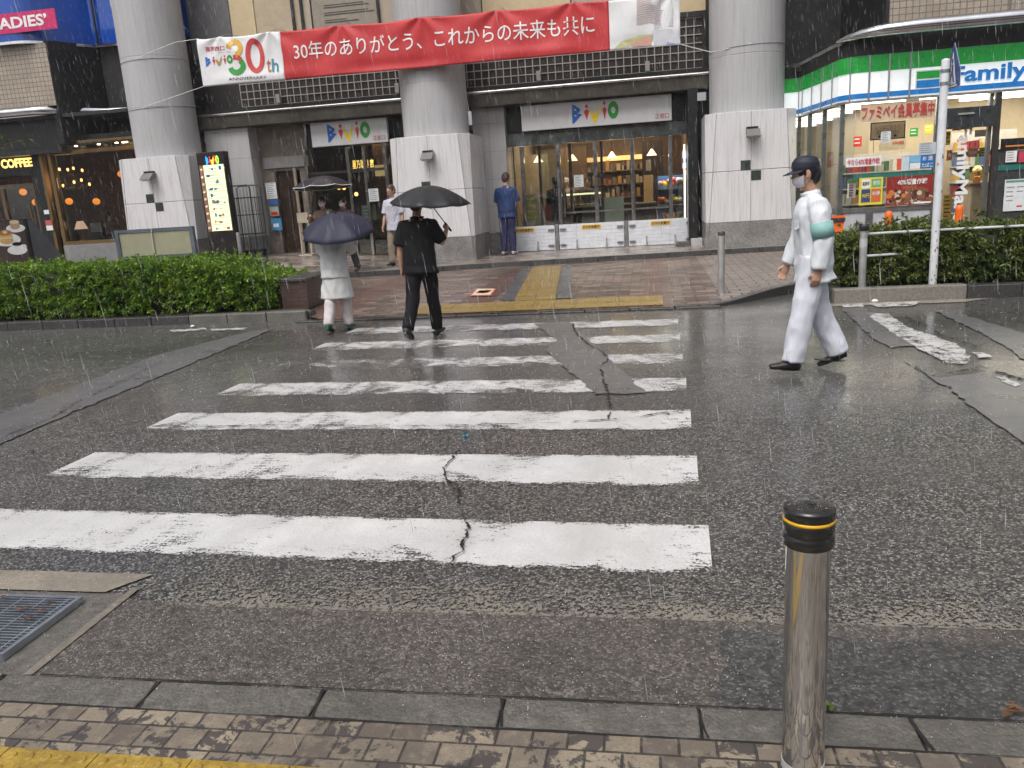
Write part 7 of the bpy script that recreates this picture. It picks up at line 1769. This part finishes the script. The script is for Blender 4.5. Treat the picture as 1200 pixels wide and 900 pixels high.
# two people coming the other way under one dark umbrella
for k, (px, lab, cl, hr) in enumerate(((378, 'masked person in brown top at the left under the shared dark umbrella', (.16, .10, .07), 4), (402, 'masked person in dark top at the right under the shared dark umbrella', (.07, .05, .05), -3))):
    p = W(px, 238, 15.3); z = pav_z(p.x, 15.3) if 15.3 < step_y(p.x) else plaza_z(p.x)
    _, hands, hd = person(lab, (p.x, 15.3, z), R(176 + hr), p.z - z + .06, legs=((10, 6), (-8, 14)) if k else ((-8, 14), (10, 6)), arms=((35, 8, 92), (0, 8, 12)), head=(0, 4), top=mat('top_%d' % k, cl, .7), bottom=mat('trouser_dark', (.03, .03, .035), .7), hair=HAIR, mask=MATS['mask_white'], sleeve=1.0, loose=.02, seed=20 + k, slim=.95)
    if k == 0: h0 = hands[0]
c = W(375, 206.5, 15.25); umbrella('dark umbrella with a white rim shared by the two masked people', h0, (c.x + .03, c.y, c.z), .60, mat('umbrella_dark', (.020, .018, .024), .45, var=.2), tilt=(-3, -2), depth=.21, trim=LWHITE)
# person in pale shirt by the middle pedestal
p = W(459, 226, 16.6); z = plaza_z(p.x); person('person in pale shirt and beige trousers left of the middle pedestal', (p.x, 16.6, z), R(160), p.z - z + .10, legs=((8, 6), (-8, 12)), arms=((5, 8, 15), (-5, 8, 15)), top=mat('shirt_pale', (.50, .50, .58), .65), bottom=mat('trouser_beige', (.30, .25, .19), .65), shoes=mat('shoe_dark', (.02, .017, .016), .4), hair=mat('brown_hair', (.06, .025, .02), .5), sleeve=.48, loose=.025, seed=31)
# man in blue at the flood panels
p = W(597, 297, 18.3); h_ = W(596, 205, 18.3).z - .2
person('man in blue T-shirt and navy trousers standing at the flood panels', (p.x, 18.3, .205), R(-12), h_, legs=((2, 2), (-3, 3)), arms=((14, 8, 30), (14, 8, 28)), head=(0, 12), top=mat('tshirt_blue', (.012, .040, .14), .7, var=.15), bottom=mat('trouser_navy', (.022, .025, .085), .7, var=.15), shoes=mat('shoe_white', (.55, .54, .52), .5), hair=mat('brown_hair', (.06, .025, .02), .5), sleeve=.5, hem=.82, loose=.016, trouser=.014, seed=40, slim=1.1)
# people inside
p = W(652, 235, 20.3); person('person in black standing behind the left door post inside the entrance', (p.x, 20.3, .2), R(20), 1.66, legs=((4, 4), (-4, 6)), top=mat('polo_black', (.014, .014, .016), .75), bottom=MATS['trouser_dark'], hair=HAIR, seed=50)
p = W(689, 230, 21.9); person('shop assistant with dark hair behind the lit food case', (p.x, 21.9, .2), R(180), 1.60, arms=((25, 8, 50), (25, 8, 50)), top=mat('apron_dark', (.05, .035, .03), .7), bottom=MATS['trouser_dark'], hair=HAIR, seed=51)
p = W(664, 228, 22.0); person('shop assistant with pale cap left of the dark haired assistant', (p.x, 22.0, .2), R(170), 1.62, arms=((25, 8, 60), (25, 8, 50)), top=mat('apron_pale', (.35, .28, .24), .7), bottom=MATS['trouser_dark'], hair=HAIR, cap=mat('cap_pale', (.45, .42, .4), .6), seed=52)
p = W(130, 262, 19.3); seat_z = .46 + .45
ch_ = thing('chair', 'dark wooden chair beside the coffee shop window', 'chair', (p.x, 19.3, .46))
box_part('seat', WOODD, ch_, p.x - .22, p.x + .22, 19.08, 19.52, .86, .90, bevel=.01); box_part('backrest', WOODD, ch_, p.x - .22, p.x - .18, 19.08, 19.52, 1.0, 1.35, bevel=.01)
for dx in (-.2, .2):
    for dy in (-.2, .2): box_part('leg', WOODD, ch_, p.x + dx - .018, p.x + dx + .018, 19.3 + dy - .018, 19.3 + dy + .018, .46, .859 if dx > 0 else 1.36)
person('customer with brown top sitting beside the coffee shop window', (p.x - .02, 19.3, .46), R(-90), 1.62, legs=((86, 88), (84, 86)), arms=((25, 8, 60), (25, 8, 55)), top=mat('top_mauve', (.22, .14, .12), .7), bottom=MATS['trouser_dark'], hair=HAIR, mask=None, seed=60)

# =================================================================== ADDED BUILDING BEHIND THE CAMERA (unseen; blocks low sky glare in reflections)
sb = thing('unseen_sky_blocker', 'unseen low brown building added behind the camera to block low sky glare', 'building', (0, -14, 0))
box_part('wall', mat('blocker_brown', (.16, .13, .11), .6), sb, -40, 40, -16, -14, 0, 7); box_part('roof', mat('blocker_roof', (.10, .10, .10), .6), sb, -40, 40, -16, -11.5, 7.0, 7.4)
for k in range(9): f = box_part('window', DKALU, sb, -34 + k * 8, -30 + k * 8, -13.99, -13.95, 1, 3.4); box_part('pane', GLASSD, f, -33.9 + k * 8, -30.1 + k * 8, -13.945, -13.94, 1.1, 3.3)

# =================================================================== RAIN
random.seed(77)
mb = MB()
WIND = Vector((.10, .02, -1)).normalized()
for _ in range(30000):
    p = Vector((random.uniform(-15, 8), random.uniform(1.6, 18.3), random.uniform(.1, 7.0)))
    if (p - Vector((0, 0, CAM_H))).length < 2.2 or abs(p.x) > 1.0 + .85 * p.y: continue
    L = random.uniform(.04, .12) ; w = random.uniform(.0006, .0014)
    b = p + WIND * L; s = Vector((1, 0, 0)) * w; s2 = Vector((0, 1, 0)) * w
    mb.add([p, p.lerp(b, .6) + s, p.lerp(b, .6) + s2, p.lerp(b, .6) - s, p.lerp(b, .6) - s2, b], [(0, 2, 1), (0, 3, 2), (0, 4, 3), (0, 1, 4), (5, 1, 2), (5, 2, 3), (5, 3, 4), (5, 4, 1)])
tag(mb.build('rain', m_rain('rain_drop', .5)), 'falling rain', kind='stuff')
mb = MB()
for _ in range(4200):
    y = 2.1 + 8.3 * random.random() ** 1.15; x = random.uniform(-.95, .55) * (y + .8); z0 = .008
    r = random.uniform(.0010, .0022) * (.75 + .12 * y); h = random.uniform(.0, .05) if random.random() < .4 else 0.0
    mb.ball((x, y, z0 + h + r), (r, r, r * random.uniform(.8, 1.8)), 5, 4)
    if random.random() < .28:
        for k in range(4): a = random.uniform(0, 6.28); q = random.uniform(.006, .02); mb.ball((x + q * math.cos(a), y + q * math.sin(a), z0 + random.uniform(.002, .018)), r * .5, 5, 4)
tag(mb.build('rain_splashes', mat('splash_white', (.62, .64, .66), .2, spec=.6)), 'rain splashes on the road', kind='stuff')

# =================================================================== RAIN HAZE
hz_ = NT('rain_haze'); hz_.t.nodes.remove(hz_.b); pv = hz_.n('VolumePrincipled'); pv.inputs['Color'].default_value = (.92, .94, .97, 1); pv.inputs['Density'].default_value = 0.0010; pv.inputs['Anisotropy'].default_value = 0.2
hz_.l(pv.outputs[0], hz_.out.inputs['Volume'])
mb = MB(); mb.box(-305, 305, -305, 305, -1.05, 28); tag(mb.build('haze', hz_.m), 'thin veil of rain in the air', kind='stuff')
